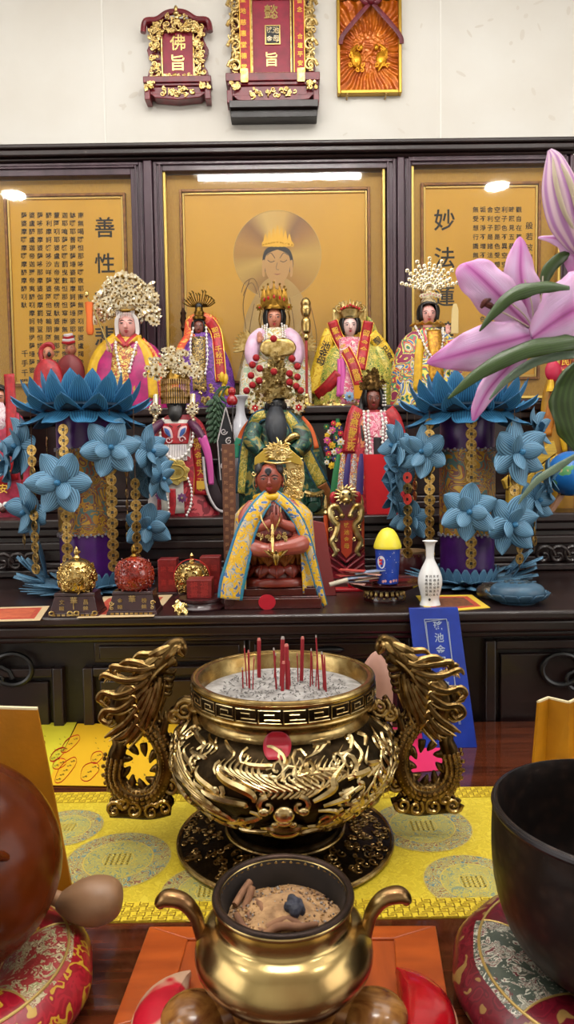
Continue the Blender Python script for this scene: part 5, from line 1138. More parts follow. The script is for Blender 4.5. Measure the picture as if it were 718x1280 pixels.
mb = MB(); c = t.p(350, 568, -10)
for i in range(14):
    a = pi * (i / 13) * 1.25 - .4; l = R.uniform(15, 20); mb.tube([c, (c[0] + l * .6 * math.cos(a), c[1] - 3, c[2] + l * .6 * math.sin(a)), (c[0] + l * math.cos(a + .2), c[1] - 1, c[2] + l * math.sin(a + .2))], [2.5, 2, .4], 6, 4, .5)
for i in range(22): curl(mb, (c[0] + R.uniform(-13, 13), c[2] + R.uniform(-8, 9)), R.uniform(2.5, 4.5), 1.3, R.uniform(0, 6), R.choice((-1, 1)), c[1] - 4, 1.0)
rosette(mb, (c[0], c[1] - 6, c[2] + 1), 6, 8)
mb.mi = 0; mb.tube([(c[0] - 16, c[1] + 1, c[2] - 10), (c[0], c[1] - 5, c[2] - 12), (c[0] + 16, c[1] + 1, c[2] - 10)], 1.5, 6)
t.part('crown_flame', mb, [LEAF, GOLD2], cb)
mb = MB()
for k_ in range(38): curl(mb, (370 - t.px + R.uniform(-11, 11), t.py - R.uniform(578, 622)), R.uniform(2.4, 4.4), 1.3, R.uniform(0, 6), R.choice((-1, 1)), 2 + R.uniform(-2, 2), 1.1)
mb.prism([(x - t.px, t.py - y) for x, y in ((360, 578), (382, 578), (383, 600), (378, 624), (362, 624))], 3, 6); t.part('gilt_chair_back', mb, LEAF)
for s in (-1, 1):
    mb = MB(); curl(mb, (339.5 + s * 19 - t.px, t.py - 592), 3, 1.3, 0, s, -8, 1); mb.tube([t.p(339.5 + s * 18, 594, -8), t.p(339.5 + s * 20, 604, -8), t.p(339.5 + s * 17, 614, -6)], .8, 5, 4); t.part('ear_ornament', mb, LEAF)
CAPE = brocade('yellow_embroidered_cape', ['4a6aa0', 'c8b8a0', 'd8a81c', 'e0b42c', 'd09c18', 'dcae24', 'd8b030', '6a8ab0', 'c0b090'], 120); TEAL = pm('turquoise_braid', '2a7a8a', .5, 0, '2a6a98', 60); NAVY = pm('navy_lining', '14182c', .6)
class _G:
    def front(s, x, y): return -10
g_ = _G()
band(t, g_, [(340, 618, -18), (326, 634, -30), (312, 660, -34), (303, 690, -38), (294, 722, -40), (291, 741, -40)], lambda f: 17 + 17 * min(1, f * 1.3) - 4 * f, CAPE, 'cape_front', 0, border=TEAL, bw=.12, solid=1.2)
band(t, g_, [(346, 618, -18), (358, 628, -25), (371, 644, -28), (382, 668, -28), (391, 700, -26), (401, 740, -22), (406, 754, -20)], lambda f: 13 + 2 * math.sin(pi * f) - 7 * f * f, CAPE, 'cape_front', 0, border=TEAL, bw=.14, solid=1.2)
band(t, g_, [(356, 632, -18), (368, 652, -20), (378, 680, -18), (386, 712, -14), (396, 742, -12)], 11, NAVY, 'cape_lining', 0, solid=1)
def cape(u, v):
    a = (u - .5) * 4.9 + pi; rx = 16 + 30 * min(1, v * 5.5) ** .6 + 9 * v; x = 344 + rx * math.sin(a); y = 620 + 118 * v
    return t.p(x, y, 6 - (14 + 22 * min(1, v * 5) + 4 * v) * math.cos(a) + 2.5 * math.sin(u * 40) * v)
mb = MB(); mb.grid(cape, 48, 16); t.part('cape', mb, CAPE, solid=1.2)
mb = MB(); mb.tube([t.p(322, 622, 0), t.p(330, 620, -14), t.p(340, 621, -19), t.p(352, 620, -15), t.p(360, 622, 0)], [4, 4.5, 4, 4.5, 4], 10, 5); t.part('cape_collar', mb, YEL)
# red slanting board behind the monk
t = T('leaning_board', 'narrow dark red board leaning behind the child monk statue', 'board', 408, z=ZA, y=1.66)
mb = MB(); mb.add([t.p(x, y, d) for x, y, d in ((400, t.py, -2), (421, t.py, -2), (408, 655, 26), (393, 652, 26), (400, t.py, 2), (421, t.py, 2), (408, 655, 30), (393, 652, 30))], [(0, 1, 2, 3), (4, 7, 6, 5), (0, 4, 5, 1), (1, 5, 6, 2), (2, 6, 7, 3), (3, 7, 4, 0)]); t.part('board', mb, pm('dark_red_board', '6a1414', .35), bevel=.8)
# tall engraved tablet
t = T('engraved_tablet', 'tall narrow coppery tablet with rows of engraved characters beside the child monk', 'tablet', 289, z=ZA, y=1.70)
zt = t.py - 556
t.part('tablet', MB().span((-8, -2.5, 0), (8, 2.5, zt)), pm('coppery_wood', '6a4434', .4, .3, '5a3628', 30), bevel=.5)
mb = MB()
for i, ch in enumerate('南無阿彌陀佛南無觀世音菩薩摩訶薩'): mb.text(ch, -3.4, -2.7, zt - 9 - i * 9.6, 5); mb.text(ch, 3.4, -2.7, zt - 13 - i * 9.6, 5)
t.part('engraved_lettering', mb, pm('worn_gilt', '9a7050', .4, .4), smooth=False)
# dragon spirit tablet with two candle posts
t = T('dragon_tablet', 'red spirit tablet framed by gold dragons beneath a gold lion head', 'tablet', 433, z=ZA, y=1.93)
q = lambda x, y, d=0: t.p(x, y, d)
mb = MB(); mb.prism([(x - t.px, t.py - y) for x, y in ((412, 700), (454, 700), (452, 622), (444, 612), (422, 612), (414, 622))], -3, 4); t.part('back_board', mb, CRIM2, bevel=.6)
mb = MB(); mb.prism([(x - t.px, t.py - y) for x, y in ((425, 650), (442, 650), (440, 690), (433, 697), (427, 690))], -5, -3); pl = t.part('inscribed_panel', mb, pm('orange_red_panel', 'a8361c', .35))
mb = MB(); mb.vtext('瑤池金母', 433.5 - t.px, -5.4, t.py - 656, 6.5, 8.6); t.part('lettering', mb, YTXT, pl, smooth=False)
for s in (-1, 1):
    mb = MB(); X_ = lambda d: 433 + s * d
    mb.tube([q(X_(4), 644, -8), q(X_(12), 632, -8), q(X_(19), 636, -7), q(X_(17), 648, -8), q(X_(11), 656, -7), q(X_(14), 668, -8), q(X_(18), 676, -7), q(X_(13), 688, -8), q(X_(17), 694, -7)], [2, 3.4, 4, 4.2, 4, 3.6, 3.4, 3, 1.5], 8, 6)
    for i in range(9): curl(mb, (X_(R.uniform(9, 19)) - t.px, t.py - 634 - i * 6.6), R.uniform(2, 3.2), 1.2, R.uniform(0, 6), s, -9, .9)
    mb.ell(q(X_(5), 644, -9), (4, 3.5, 3), 8); t.part('gold_dragon', mb, SILVER if False else pm('pale_gilt', 'd8c48a', .3, .85, 'a8843c', 60))
mb = MB(); mb.ell(q(433, 620, -6), (10, 6, 9), 12); mb.ell(q(433, 625, -11), (5, 3, 3.5), 8)
for i in range(16): a = 2 * pi * i / 16; mb.tube([q(433 + 8 * math.cos(a), 618 + 8 * math.sin(a), -6), q(433 + 15 * math.cos(a + .15), 618 + 13 * math.sin(a + .15), -7)], [2.5, .5], 6, 1)
mb.mi = 1
for s in (-1, 1): mb.ell(q(433 + s * 4, 617, -11.5), 1.6, 7)
t.part('lion_head', mb, [LEAF, HAIR])
mb = MB()
for s in (-1, 1): mb.ell(q(433 + s * 15, 622, -2), (5, 3, 8), 8)
t.part('red_ear', mb, RED)
mb = MB()
for s in (-1, 1):
    for i in range(3): mb.tube([q(433 + s * 22, 686 + i * 10 - 2, -5), q(433 + s * 10, 694 + i * 9, -5), q(433, 705 + i * 9 - 3, -5)], 1.7, 6, 1)
mb.prism([(x - t.px, t.py - y) for x, y in ((410, t.py), (410, 688), (433, 708), (456, 688), (456, t.py))], -3.5, 3)
t.part('key_pattern_base', mb, DRED)
for px in (408.5, 453):
    t = T('candle_post', 'slim orange candle post with gold finial, %s the dragon tablet' % ('at the monk side of' if px < 430 else 'at the blue cup side of'), 'candle', px, z=ZA, y=1.93, group='orange candle posts')
    t.part('candle', MB().tube([(0, 0, 0), (0, 0, t.py - 643)], 3.2, 10, 1), pm('orange_candle', 'c0481a', .4))
    mb = MB(); mb.lathe([(3.5, 0), (4, 2), (2, 5), (3.6, 9), (2.4, 13), (3, 16), (.5, 24)], 12, (0, 0, t.py - 643)); t.part('finial', mb, LEAF)
# offering dish and its load
t = T('footed_dish', 'dark red lacquered footed offering dish with gilt pattern on its foot', 'dish', 481, z=ZA, y=1.60)
zt = t.py - 727
LACQ = pm('dark_lacquer', '3a1210', .2, 0, '2a0c0a', 30, coat=.4)
t.part('bowl', MB().lathe([(10, zt - 14), (22, zt - 12), (42, zt - 4), (50, zt + 1), (50, zt + 2.2), (42, zt - 1), (0, zt - 2)], 48), LACQ)
t.part('stem', MB().lathe([(26, 0), (26, 3), (24, 8), (18, 16), (15, 22), (18, zt - 10), (20, zt - 8)], 36, k=3), LACQ)
mb = MB()
for i in range(22): a = 2 * pi * i / 22; mb.ell((23.6 * math.sin(a), -23.6 * math.cos(a), 9), (2.2, 1.2, 3.4), 6); mb.ell((25 * math.sin(a + .14), -25 * math.cos(a + .14), 5), (1.6, 1, 1.6), 6)
t.part('gilt_pattern', mb, LEAF)
ZD = ZA + (zt - .5) * t.s
t = T('paper_cup', 'blue printed cup with a yellow domed lid standing on the footed dish', 'cup', 485, z=ZD, y=1.59)
h = t.py - 684
t.part('cup', MB().lathe([(0, 0), (13, 0), (15.8, h), (0, h)], 36), pm('blue_print', '1a3a9a', .35, 0, '2448b0', 40))
mb = MB(); mb.lathe([(17, h - 1), (17.2, h + 2), (15.5, h + 8), (12, h + 16), (7, h + 22.5), (0, h + 25)], 36, k=3)
for i in range(24): a = 2 * pi * i / 24; mb.tube([(16.6 * math.sin(a), -16.6 * math.cos(a), h + 1), (12.3 * math.sin(a), -12.3 * math.cos(a), h + 15)], .35, 4, 3)
t.part('domed_lid', mb, pm('lemon_yellow_plastic', 'e0d23a', .35))
mb = MB(); R.seed(3)
def oncup(px, z): a = math.asin(max(-.95, min(.95, px / 14.6))); r = 13 + 2.8 * z / h + .25; return (r * math.sin(a), -r * math.cos(a), z)
def decal(mb, cx, cz, rx, rz): mb.add([oncup(cx + rx * math.cos(2 * pi * i / 20), cz + rz * math.sin(2 * pi * i / 20)) for i in range(20)], [list(range(20))])
mb.mi = 0; decal(mb, -9, h * .62, 4.2, 8)
for i in range(16): decal(mb, R.uniform(-11, 12), R.uniform(h * .3, h * .95), .35, .4)
mb.mi = 1; 
for dz in (2.5, -1.5): q_ = oncup(-9, h * .62 + dz); mb.add([(q_[0] + x, q_[1] - .3 + .0 * x, q_[2] + z) for x, z in ((-3, -1.5), (3, -1.5), (3, 1.5), (-3, 1.5))], [(0, 1, 2, 3)])
mb.mi = 2
for x in (-8, -5, 2, 6, 10): decal(mb, x, 2.6 + R.random() * 2, 1.6, 1.8)
t.part('printed_decoration', mb, [pm('printed_white', 'd8d8e0', .4), pm('printed_red', 'c0202a', .4), pm('printed_pink', 'd8a0a8', .4)], smooth=False)
t = T('folded_papers', 'heap of folded pinkish joss papers on the footed dish', 'paper', 447, z=ZD + .002, y=1.58)
cols_ = [pm('joss_pink', 'b8807a', .6, 0, 'c89a8a', 40), pm('joss_grey', '8a98b0', .6), pm('joss_red', 'a83a34', .6), pm('joss_cream', 'c8b498', .6)]
for i in range(11):
    mb = MB(); a = R.uniform(-.35, .35); x, z = R.uniform(-12, 16), 1.2 + i * 1.5; mb.X = Matrix.Translation((x, R.uniform(-4, 6), z)) @ Matrix.Rotation(a, 4, 'Z') @ Matrix.Rotation(R.uniform(-.12, .12), 4, 'Y')
    mb.box((0, 0, 0), (R.uniform(30, 44), 14, 1.1)); t.part('folded_sheet', mb, cols_[i % 4])
t = T('paper_roll', 'little rolled white paper sticking out over the rim of the footed dish', 'paper roll', 424, z=ZD + .006, y=1.56)
t.part('roll', MB().tube([(-12, -3, -1.5), (11, 0, 4)], 2.8, 12, 1), pm('off_white_paper', 'c8bca8', .6))
t = T('red_plastic_stand', 'small bright red plastic cup holder behind the footed dish', 'holder', 432, z=ZA, y=1.72)
mb = MB(); mb.span((-26, -8, 0), (22, 8, 4)); t.part('tray', mb, pm('red_plastic', 'a80e1c', .35), bevel=1); t.part('cup', MB().lathe([(6.5, 4), (7.5, 16), (6.5, 16), (5.5, 5), (0, 5)], 20, (10, 0, 0)), pm('red_plastic', 'a80e1c', .35))
t = T('wooden_drum', 'small dark red wooden drum with a tan skin behind the blue cup', 'drum', 513, z=ZA + .0, y=1.945)
zt = t.py - 687
mb = MB(); mb.lathe([(18, zt - 32), (22, zt - 27), (23.5, zt - 18), (22, zt - 6), (20, zt - 3)], 32, k=3); t.part('shell', mb, pm('maroon_drum', '4a1418', .3, coat=.3))
t.part('skin', MB().lathe([(20.5, zt - 4), (20.8, zt - 1), (19, zt), (0, zt)], 32), pm('tan_drum_skin', 'a88860', .6, 0, '8a6a44', 30))
mb = MB()
for i in range(20): a = 2 * pi * i / 20; mb.ell((21.6 * math.sin(a), -21.6 * math.cos(a), zt - 6), 1.1, 6)
t.part('stud_row', mb, BRZ); t.part('stand', MB().lathe([(20, 0), (19, 4), (14, 8), (15, zt - 32)], 24), pm('maroon_drum', '4a1418', .3, coat=.3))
t.part('drumstick', MB().tube([(-4, -26, zt - 24), (-6, -30, 6)], [3.4, 4.5], 10, 1), pm('dark_plum_wood', '3c1c24', .35))
t = T('porcelain_vase', 'slim white porcelain vase with black writing on the altar table', 'vase', 538, z=ZA, y=1.53)
h = t.py - 676
t.part('body', MB().lathe([(0, 0), (12, 0), (12.5, 2), (11, 8), (13, 18), (15, 28), (14, 38), (10, 48), (6, 56), (5, 62), (6, h - 4), (9.5, h), (8, h), (4, h - 6), (0, h - 8)], 36, k=3), WHITE)
mb = MB()
for c_ in range(4):
    a = -.5 + c_ * .33
    for i in range(6):
        tb = MB(); z = 38 - i * 4.6; rr = 15.2 if 22 < z < 36 else (14.2 if z >= 36 else 13.4 + (z - 14) * .16); mb.X = Matrix.Rotation(a, 4, 'Z'); mb.text('清風明月花開見佛心經'[(c_ * 3 + i) % 10], 0, -rr - .2, z, 3.2)
mb.X = Matrix(); mb.mi = 0; mb.ell((-3, -12, 9), (1.6, 1.6, 1.6), 8)
t.part('lettering', mb, INK, smooth=False)
# paper sheets on the altar
def sheet(name, label, pts, z, mats, t_=.6, inner=True, group=None):
    """sheet lying on a surface, photo-corner points"""
    W = [PZ(px, py, z) for px, py in pts]; c = sum(W, V()) / len(W)
    e = bpy.data.objects.new(name, None); e.location = c; C.objects.link(e); tag(e, label, 'paper', group)
    mb = MB(); mb.slab([((p - c).x, (p - c).y) for p in W], .0004, .0012); mb.build('sheet', mats[0], e)
    if inner:
        for k_, (f, m) in enumerate(zip((.78, .6), mats[1:])):
            mb = MB(); mb.slab([((p - c).x * f, (p - c).y * f) for p in W], .0012, .0013 + .0002 * k_); mb.build('printed_field', m, e)
    return e, c, W
CREAM = pm('cream_paper', 'c8b088', .6); PRED = pm('printed_orange_red', 'b84a34', .6, 0, 'a03828', 60); PYEL = pm('yellow_paper', 'd8b83a', .55); BRN = pm('printed_brown', '7a4a2a', .6, 0, '5a3020', 90)
sheet('printed_charm', 'cream paper with an orange print at the table edge before the blue lotus lamp', [(-30, 778), (50, 776), (62, 758), (-10, 760)], ZA, [CREAM, PRED, pm('printed_orange', 'c0603c', .6, 0, 'a84a30', 50)])
sheet('printed_charm', 'cream paper with an orange print under the two ball stands', [(96, 773), (192, 771), (216, 744), (130, 746)], ZA, [CREAM, PRED])
sheet('yellow_charm', 'yellow printed paper lying beside the white porcelain vase', [(536, 767), (613, 760), (590, 744), (520, 745)], ZA, [PYEL, PRED, BRN])
# balls on stands
STN = pm('dark_maroon_stand', '2a1014', .3, 0, '34161a', 30, coat=.3)
def ball(name, label, cx, base, r, mat, stand=True, dark=True):
    t = T(name, label, 'ornament', cx, z=ZA, py=base)
    h = 30
    def rough(a, v, q): return q * (1 + .06 * noise.noise((math.sin(a) * 5, math.cos(a) * 5, v * 9)) + .05 * math.sin(9 * a + 14 * v) * math.sin(pi * v) ** .5)
    return t, h, rough
def relief_ball(t, z0, r, mat, n=150):
    mb = MB(); mb.lathe([(r * .55, z0), (r * .86, z0 + r * .22), (r, z0 + r * .75), (r * .93, z0 + r * 1.2), (r * .62, z0 + r * 1.62), (r * .2, z0 + r * 1.8)], 40, k=4)
    o = t.part('ball', mb, mat); mb = MB()
    for i in range(n):
        a, v = R.uniform(-1.9, 1.9), R.uniform(.1, 1.6); rr = r * math.sin(min(pi, .75 + v * 1.3)) * 1.0 if v > .6 else r * (.86 + .2 * v)
        zz_ = z0 + r * v; p = []
        rr = max(.2, math.sqrt(max(0, 1 - ((v - .8) / 1.02) ** 2))) * r * 1.0; s0 = R.uniform(0, 6)
        for k_ in range(7): th = s0 + k_ * .8; q_ = r * .13 * (1 - k_ / 9); p.append(((rr + .4) * math.sin(a + q_ / r * math.cos(th)), -(rr + .4) * math.cos(a + q_ / r * math.cos(th)), zz_ + q_ * math.sin(th)))
        mb.tube(p, r * .035, 5, 2)
    mb.build('relief', mat, o, t.s)
    return o
for cx, base, mat, lab, chars in ((92, 771, GOLD, 'gold relief ball with a small finial on a dark inscribed stand', '文昌'), (165, 769, pm('amber_red_glass', '6a1412', .12, 0, '8e2a14', 30, .1, coat=.6), 'amber-red relief ball on a dark inscribed stand', '金榜')):
    t = T('ornamental_ball', lab, 'ornament', cx, z=ZA, py=base)
    mb = MB(); b4 = lambda hw, y0, y1, z: [(-hw, y0, z), (hw, y0, z), (hw, y1, z), (-hw, y1, z)]
    mb.hexa(b4(32, -2, 42, 0), b4(31, -1, 41, 5)); mb.hexa(b4(30, 0, 40, 5), b4(25, 6, 36, 25)); mb.hexa(b4(26, 5, 37, 25), b4(25, 6, 36, 29)); st = t.part('stand', mb, STN, bevel=.6)
    mb = MB()
    for x, ch in ((-15, chars[0]), (15, chars[1])): mb.text(ch, x, 2.6, 18, 6.5); mb.text('贈' if x < 0 else '錦', x, .9, 10, 6.5)
    mb.text('華', 0, 2.9, 20, 9)
    for i in range(9): mb.box((-24 + i * 6, -2.3, 2.5), (4, .5, 2.4))
    if cx < 120:
        for x in (-27, -4, 4, 27): mb.ring((x, -1, 4.5), 3, 1, 12, .8, 'y'); 
        mb.box((0, 1.2, 13), (1.2, .6, 9))
    else:
        for s in (-1, 1): curl(mb, (s * 26, 15), 3.2, 1.3, 0, s, 2, .8); curl(mb, (s * 25, 9), 2.6, 1.2, 2, -s, 1, .7)
    t.part('gilt_lettering', mb, LEAF, st, smooth=False)
    mb0 = len(t.e.children); o = relief_ball(t, 28, 24, mat); o.location = (0, 21 * t.s, 0)
    mb = MB(); mb.lathe([(4, 70), (5, 72), (2.5, 75), (4, 79), (2, 84), (.5, 86)], 14, (0, 21, 0)); mb.ell((3, 21, 79), (2.5, 2, 2), 6); t.part('finial', mb, mat if cx < 120 else BRZ)
t = T('ornamental_ball', 'gold relief ball set back between three small red boxes', 'ornament', 241, z=ZA, y=1.64)
mb = MB(); mb.lathe([(22, 0), (22, 3), (17, 6), (18, 10)], 28); t.part('stand', mb, STN); relief_ball(t, 9, 21, GOLD)
mb = MB(); mb.lathe([(4, 45), (4, 48), (2, 51), (3, 55), (.5, 58)], 12); t.part('finial', mb, GOLD)
t.part('red_cord', MB().ring((0, -2, 28), 22.5, .5, 40, 1.0, 'y'), pm('red_cord', 'c01a1a', .5))
REDBOX = pm('carved_cinnabar', '7c1818', .4, 0, '681212', 60, .4, 150)
for cx, y, top, w_, lab, st_ in ((211, 1.72, 698, 23, 'small square red box beside the far gold ball', 0), (264, 1.70, 695, 25, 'small square red box between the far gold ball and the tall engraved tablet', 0), (251, 1.53, 723, 31, 'square red box with carved characters on a dark round stand', 1)):
    t = T('red_box', lab, 'box', cx, z=ZA, y=y); zt = t.py - top; zb = 14 if st_ else 3
    if st_: t.part('round_stand', MB().lathe([(29, 0), (30, 3), (26, 6), (25, 9), (27, 11), (27, 14), (0, 14)], 32), STN)
    else: t.part('base', MB().span((-w_ / 2 - 1, -w_ / 2 - 1, 0), (w_ / 2 + 1, w_ / 2 + 1, 3)), STN, bevel=.4)
    b_ = t.part('box', MB().span((-w_ / 2, -w_ * .35, zb), (w_ / 2, w_ * .65, zt)), REDBOX, bevel=.8)
    mb = MB()
    for i, ch in enumerate('福祿壽喜'): mb.text(ch, (-1 if i % 2 else 1) * w_ * .2, -w_ * .35 - .2, (zb + zt) / 2 + (1 if i < 2 else -1) * (zt - zb) * .2, w_ * .32)
    t.part('carved_lettering', mb, pm('carved_dark_red', '9a2a26', .4), b_, smooth=False)
t = T('gold_ribbon', 'crumpled gold ribbon lying beside the red box on the round stand', 'ribbon', 226, z=ZA, py=767)
mb = MB(); mb.grid(lambda u, v: ((u - .5) * 16 + 2 * math.sin(v * 9), -5 + 6 * v + 2 * math.sin(u * 7), 1 + 16 * v * (1 - .4 * u) + 2 * math.sin(u * 12 + v * 5)), 12, 10); mb.tube([(-6, 0, 2), (-2, 2, 9), (4, 3, 12)], [2, 4, 1], 6); t.part('ribbon', mb, GOLD2, solid=.4)
# blue lotus incense holders on the right
t = T('lotus_dish', 'slate-blue lotus-shaped incense dish with pierced lid near the table end', 'incense burner', 654, z=ZA, py=757)
BLP = striped('blue_petal', '2e546e', '6391b0', 3.4, lo=.15, hi=.6)
SLT = pm('slate_blue_ceramic', '3a5a70', .4, 0, '2e4a60', 40)
mb = MB()
for i in range(13):
    a = 2 * pi * i / 13; dx, dy = math.sin(a), -math.cos(a)
    mb.grid(lambda u, v: ((24 + 16 * v) * dx - (u - .5) * 20 * math.sin(pi * (.25 + .7 * (1 - v))) * dy, (24 + 16 * v) * dy * .9 + 22 + (u - .5) * 20 * math.sin(pi * (.25 + .7 * (1 - v))) * dx, 2 + 9 * v * v + 3 * v), 5, 6)
t.part('petal_rim', mb, SLT, solid=1)
mb = MB(); mb.lathe([(22, 0), (24, 4), (33, 8), (34, 16), (30, 22), (18, 26), (0, 27)], 40, (0, 22, 0), .9, k=2); t.part('body', mb, SLT)
mb = MB()
for i in range(8): a = 2 * pi * i / 8; curl(mb, (0, 0), 4, 1.3, a, 1, 0, 1); 
mb.v = []; mb.f = []; mb.m = []; mb.uv = []
for i in range(9):
    a = 2 * pi * i / 9; p = [(0 + 14 * math.sin(a) + 4 * (1 - k_ / 9) * math.cos(k_ * .9), 22 - 12 * math.cos(a) + 4 * (1 - k_ / 9) * math.sin(k_ * .9), 26.5 - .02 * k_) for k_ in range(8)]; mb.tube(p, .9, 5, 2)
t.part('pierced_lid', mb, pm('dark_slate', '22343e', .5))
t = T('bronze_incense_lid', 'small grey-bronze round incense box beside the slate-blue lotus dish', 'incense box', 622, z=ZA, py=750)
mb = MB(); mb.lathe([(18, 0), (20, 3), (21, 9), (18, 14), (10, 18), (0, 19)], 32, (0, 18, 0), k=2); t.part('box', mb, pm('grey_bronze', '5a5248', .35, .8, '3e3a34', 60, .3))
mb = MB()
for i in range(10): a = 2 * pi * i / 10; mb.tube([(12 * math.sin(a) + 3 * (1 - k_ / 9) * math.cos(k_ * .9), 18 - 12 * math.cos(a) + 3 * (1 - k_ / 9) * math.sin(k_ * .9), 17 - .02 * k_) for k_ in range(8)], .7, 5, 2)
t.part('pierced_pattern', mb, pm('dark_bronze_2', '2a241c', .4, .6))
# ------------------------------------------------------------------ blue lotus lamps
PURPC = pm('purple_acrylic', '461068', .35, 0, '3a0c58', 20)
BROC = brocade('dragon_brocade_sleeve', ['8a6a1a', 'b08a24', '6a3a3a', 'a87a1c', '4a6a6a', '8a4a30', 'b89430'], 60)
BLT = striped('deep_blue_petal', '1c547e', '3d83ae', 3.4, lo=.15, hi=.6)
COIN = pm('brass_coin', 'b0935a', .32, .9, '80622c', 140); COINR = pm('red_coin', 'c83a2c', .4)
def flower_petal(l, w_, cup=.35, curl_=.3):
    def f(u, v):
        s = (u - .5) * 2; wv = w_ * (math.sin(pi * min(1, .06 + .94 * v) ** .8)) ** .7 * .5
        return (s * wv, -(cup * l * (v ** 1.3) * .75 - curl_ * l * max(0, v - .6) ** 2 * 2.2) - abs(s) ** 2 * wv * .45, l * v)
    return MB().grid(f, 8, 10)
def lotus_tower(label, cx, y, topc, base_py, flowers, strings, ring_r, ztop):
    t = T('lotus_lamp', label, 'lamp', cx, z=ZA, y=y)
    s = t.s; zt = t.py - ztop          # height of the ring of petals
    rb_ = 33
    zz = lambda py: t.py - py
    t.part('purple_column', MB().lathe([(rb_, 4), (rb_, zt - 2)], 40), PURPC)
    t.part('brocade_sleeve', MB().lathe([(rb_ + .8, zz(667)), (rb_ + .8, zz(562))], 40), BROC)
    mb = MB()
    for zc in (zz(563), zz(667)):
        for i in range(46): a = 2 * pi * i / 46; mb.ell(((rb_ + 1.6) * math.sin(a), -(rb_ + 1.6) * math.cos(a), zc + (1 if i % 2 else -1)), 1.7, 6, 4)
    t.part('lace_trim', mb, pm('silver_lace', '8a8690', .5))
    # top crown of petals
    t.part('crown_plate', MB().lathe([(rb_, zt - 6), (60, zt - 4), (64, zt), (60, zt + 3), (0, zt + 4)], 40), pm('dark_blue_disc', '10283a', .6))
    def cp(r0, l, w_, elev, off, z0, n, key):
        me0 = None
        for i in range(n):
            a = 2 * pi * (i + off) / n
            if me0 is None:
                def f(u, v):
                    q = (u - .5) * 2; wv = w_ * .5 * (1 - v) ** .62 * (1 + .6 * v); r = l * v * math.cos(elev + .25 * v); z = l * v * math.sin(elev + .25 * v) - abs(q) * wv * (.38 if elev > -.1 else .3) * (1 if elev > 0 else .7)
                    return (q * wv, -r, z)
                me0 = t.part('crown_petal', MB().grid(f, 6, 7), BLT, solid=.7, angle=30); o = me0
            else: o = me0.copy(); C.objects.link(o)
            o.location = V((r0 * math.sin(a), -r0 * math.cos(a), z0)) * s; o.rotation_euler = (0, 0, a)
    cp(34, 40, 34, .95, 0, zt + 6, 12, 1); cp(46, 40, 34, .62, .5, zt + 2, 14, 2); cp(52, 36, 32, .10, 0, zt - 1, 13, 3); cp(50, 34, 33, -.78, .5, zt - 5, 11, 4)
    # base petals
    me0 = None
    for tier, (r0, l, el, z0, n) in enumerate(((34, 44, .18, 5, 20), (38, 44, .05, 1.5, 22), (33, 18, 1.25, 4, 22))):
        me0 = None
        for i in range(n):
            a = 2 * pi * (i + .5 * tier) / n
            if me0 is None:
                def f(u, v):
                    q = (u - .5) * 2; wv = 8 * (1 - v * .5) * (1 - max(0, v - .75) * 2.5); return (q * wv, -l * v * math.cos(el), max(.3 - z0, l * v * math.sin(el) - abs(q) * 3 * (1 - v) + 2))
                me0 = t.part('base_petal', MB().grid(f, 4, 6), BLP, solid=.7, angle=30); o = me0
            else: o = me0.copy(); C.objects.link(o)
            o.location = V((r0 * math.sin(a), -r0 * math.cos(a), z0)) * s; o.rotation_euler = (0, 0, a)
    # upturned cluster at one side
    sd = -1 if cx < 350 else 1
    for i in range(8):
        mb = MB(); a = R.uniform(.1, 1.4); l = R.uniform(30, 46)
        mb.grid(lambda u, v: ((u - .5) * 15 * math.sin(pi * (.2 + .75 * (1 - v))), -l * v * math.cos(a), l * v * math.sin(a) - abs(u - .5) * 5), 4, 6); o = t.part('upturned_petal', mb, BLP, solid=.7)
        az = sd * R.uniform(1.2, 1.8); o.location = V((52 * math.sin(az), -52 * math.cos(az), 8 + R.uniform(0, 14))) * s; o.rotation_euler = (0, 0, az)
    # hanging flowers: six petals, three inner petals
    P0 = I0 = C0 = None
    for fx, fy, r, az, el in flowers:
        hub = None
        mbh = MB().lathe([(0, -2), (3, 0), (3.6, 4), (2, 7), (0, 8)], 10) if C0 is None else None
        if C0 is None: C0 = t.part('flower', mbh, BLT); hub = C0
        else: hub = C0.copy(); C.objects.link(hub)
        x = fx - t.px; R3 = 70 + (r - 26) * .4; dy = -math.sqrt(max(0, R3 ** 2 - x * x)) if el is not None and abs(az) < 1.9 else math.sqrt(max(0, 72 ** 2 - x * x))
        # perspective: nearer things stand a little larger
        k_ = 1 + dy * s / depth(t.loc); hub.location = V((x * k_, dy, (t.py - fy) * k_)) * s
        hub.rotation_euler = (rad(90) - (el or 0), 0, az); hub.scale = (r / 34 * k_,) * 3
        hub.rotation_mode = 'XYZ'
        tilt = R.uniform(0, 1)
        for i in range(6):
            if P0 is None: P0 = t.part('petal', flower_petal(38, 28, .40, .34), BLP, hub, solid=.6); o = P0
            else: o = P0.copy(); C.objects.link(o); o.parent = hub
            a = 2 * pi * (i + tilt) / 6; o.rotation_euler = (0, 0, 0); o.matrix_local = Matrix.Rotation(a, 4, 'Z') @ Matrix.Rotation(rad(90), 4, 'X') @ Matrix.Rotation(rad(180), 4, 'Y') @ Matrix.Rotation(rad(-8 - 10 * (i % 2)), 4, 'X')
        for i in range(3):
            if I0 is None: I0 = t.part('inner_petal', flower_petal(23, 20, .7, .1), BLP, hub, solid=.6); o = I0
            else: o = I0.copy(); C.objects.link(o); o.parent = hub
            a = 2 * pi * (i + tilt + .3) / 3; o.matrix_local = Matrix.Rotation(a, 4, 'Z') @ Matrix.Rotation(rad(90), 4, 'X') @ Matrix.Rotation(rad(180), 4, 'Y') @ Matrix.Rotation(rad(-58), 4, 'X')
    # coin strings
    cn = {}
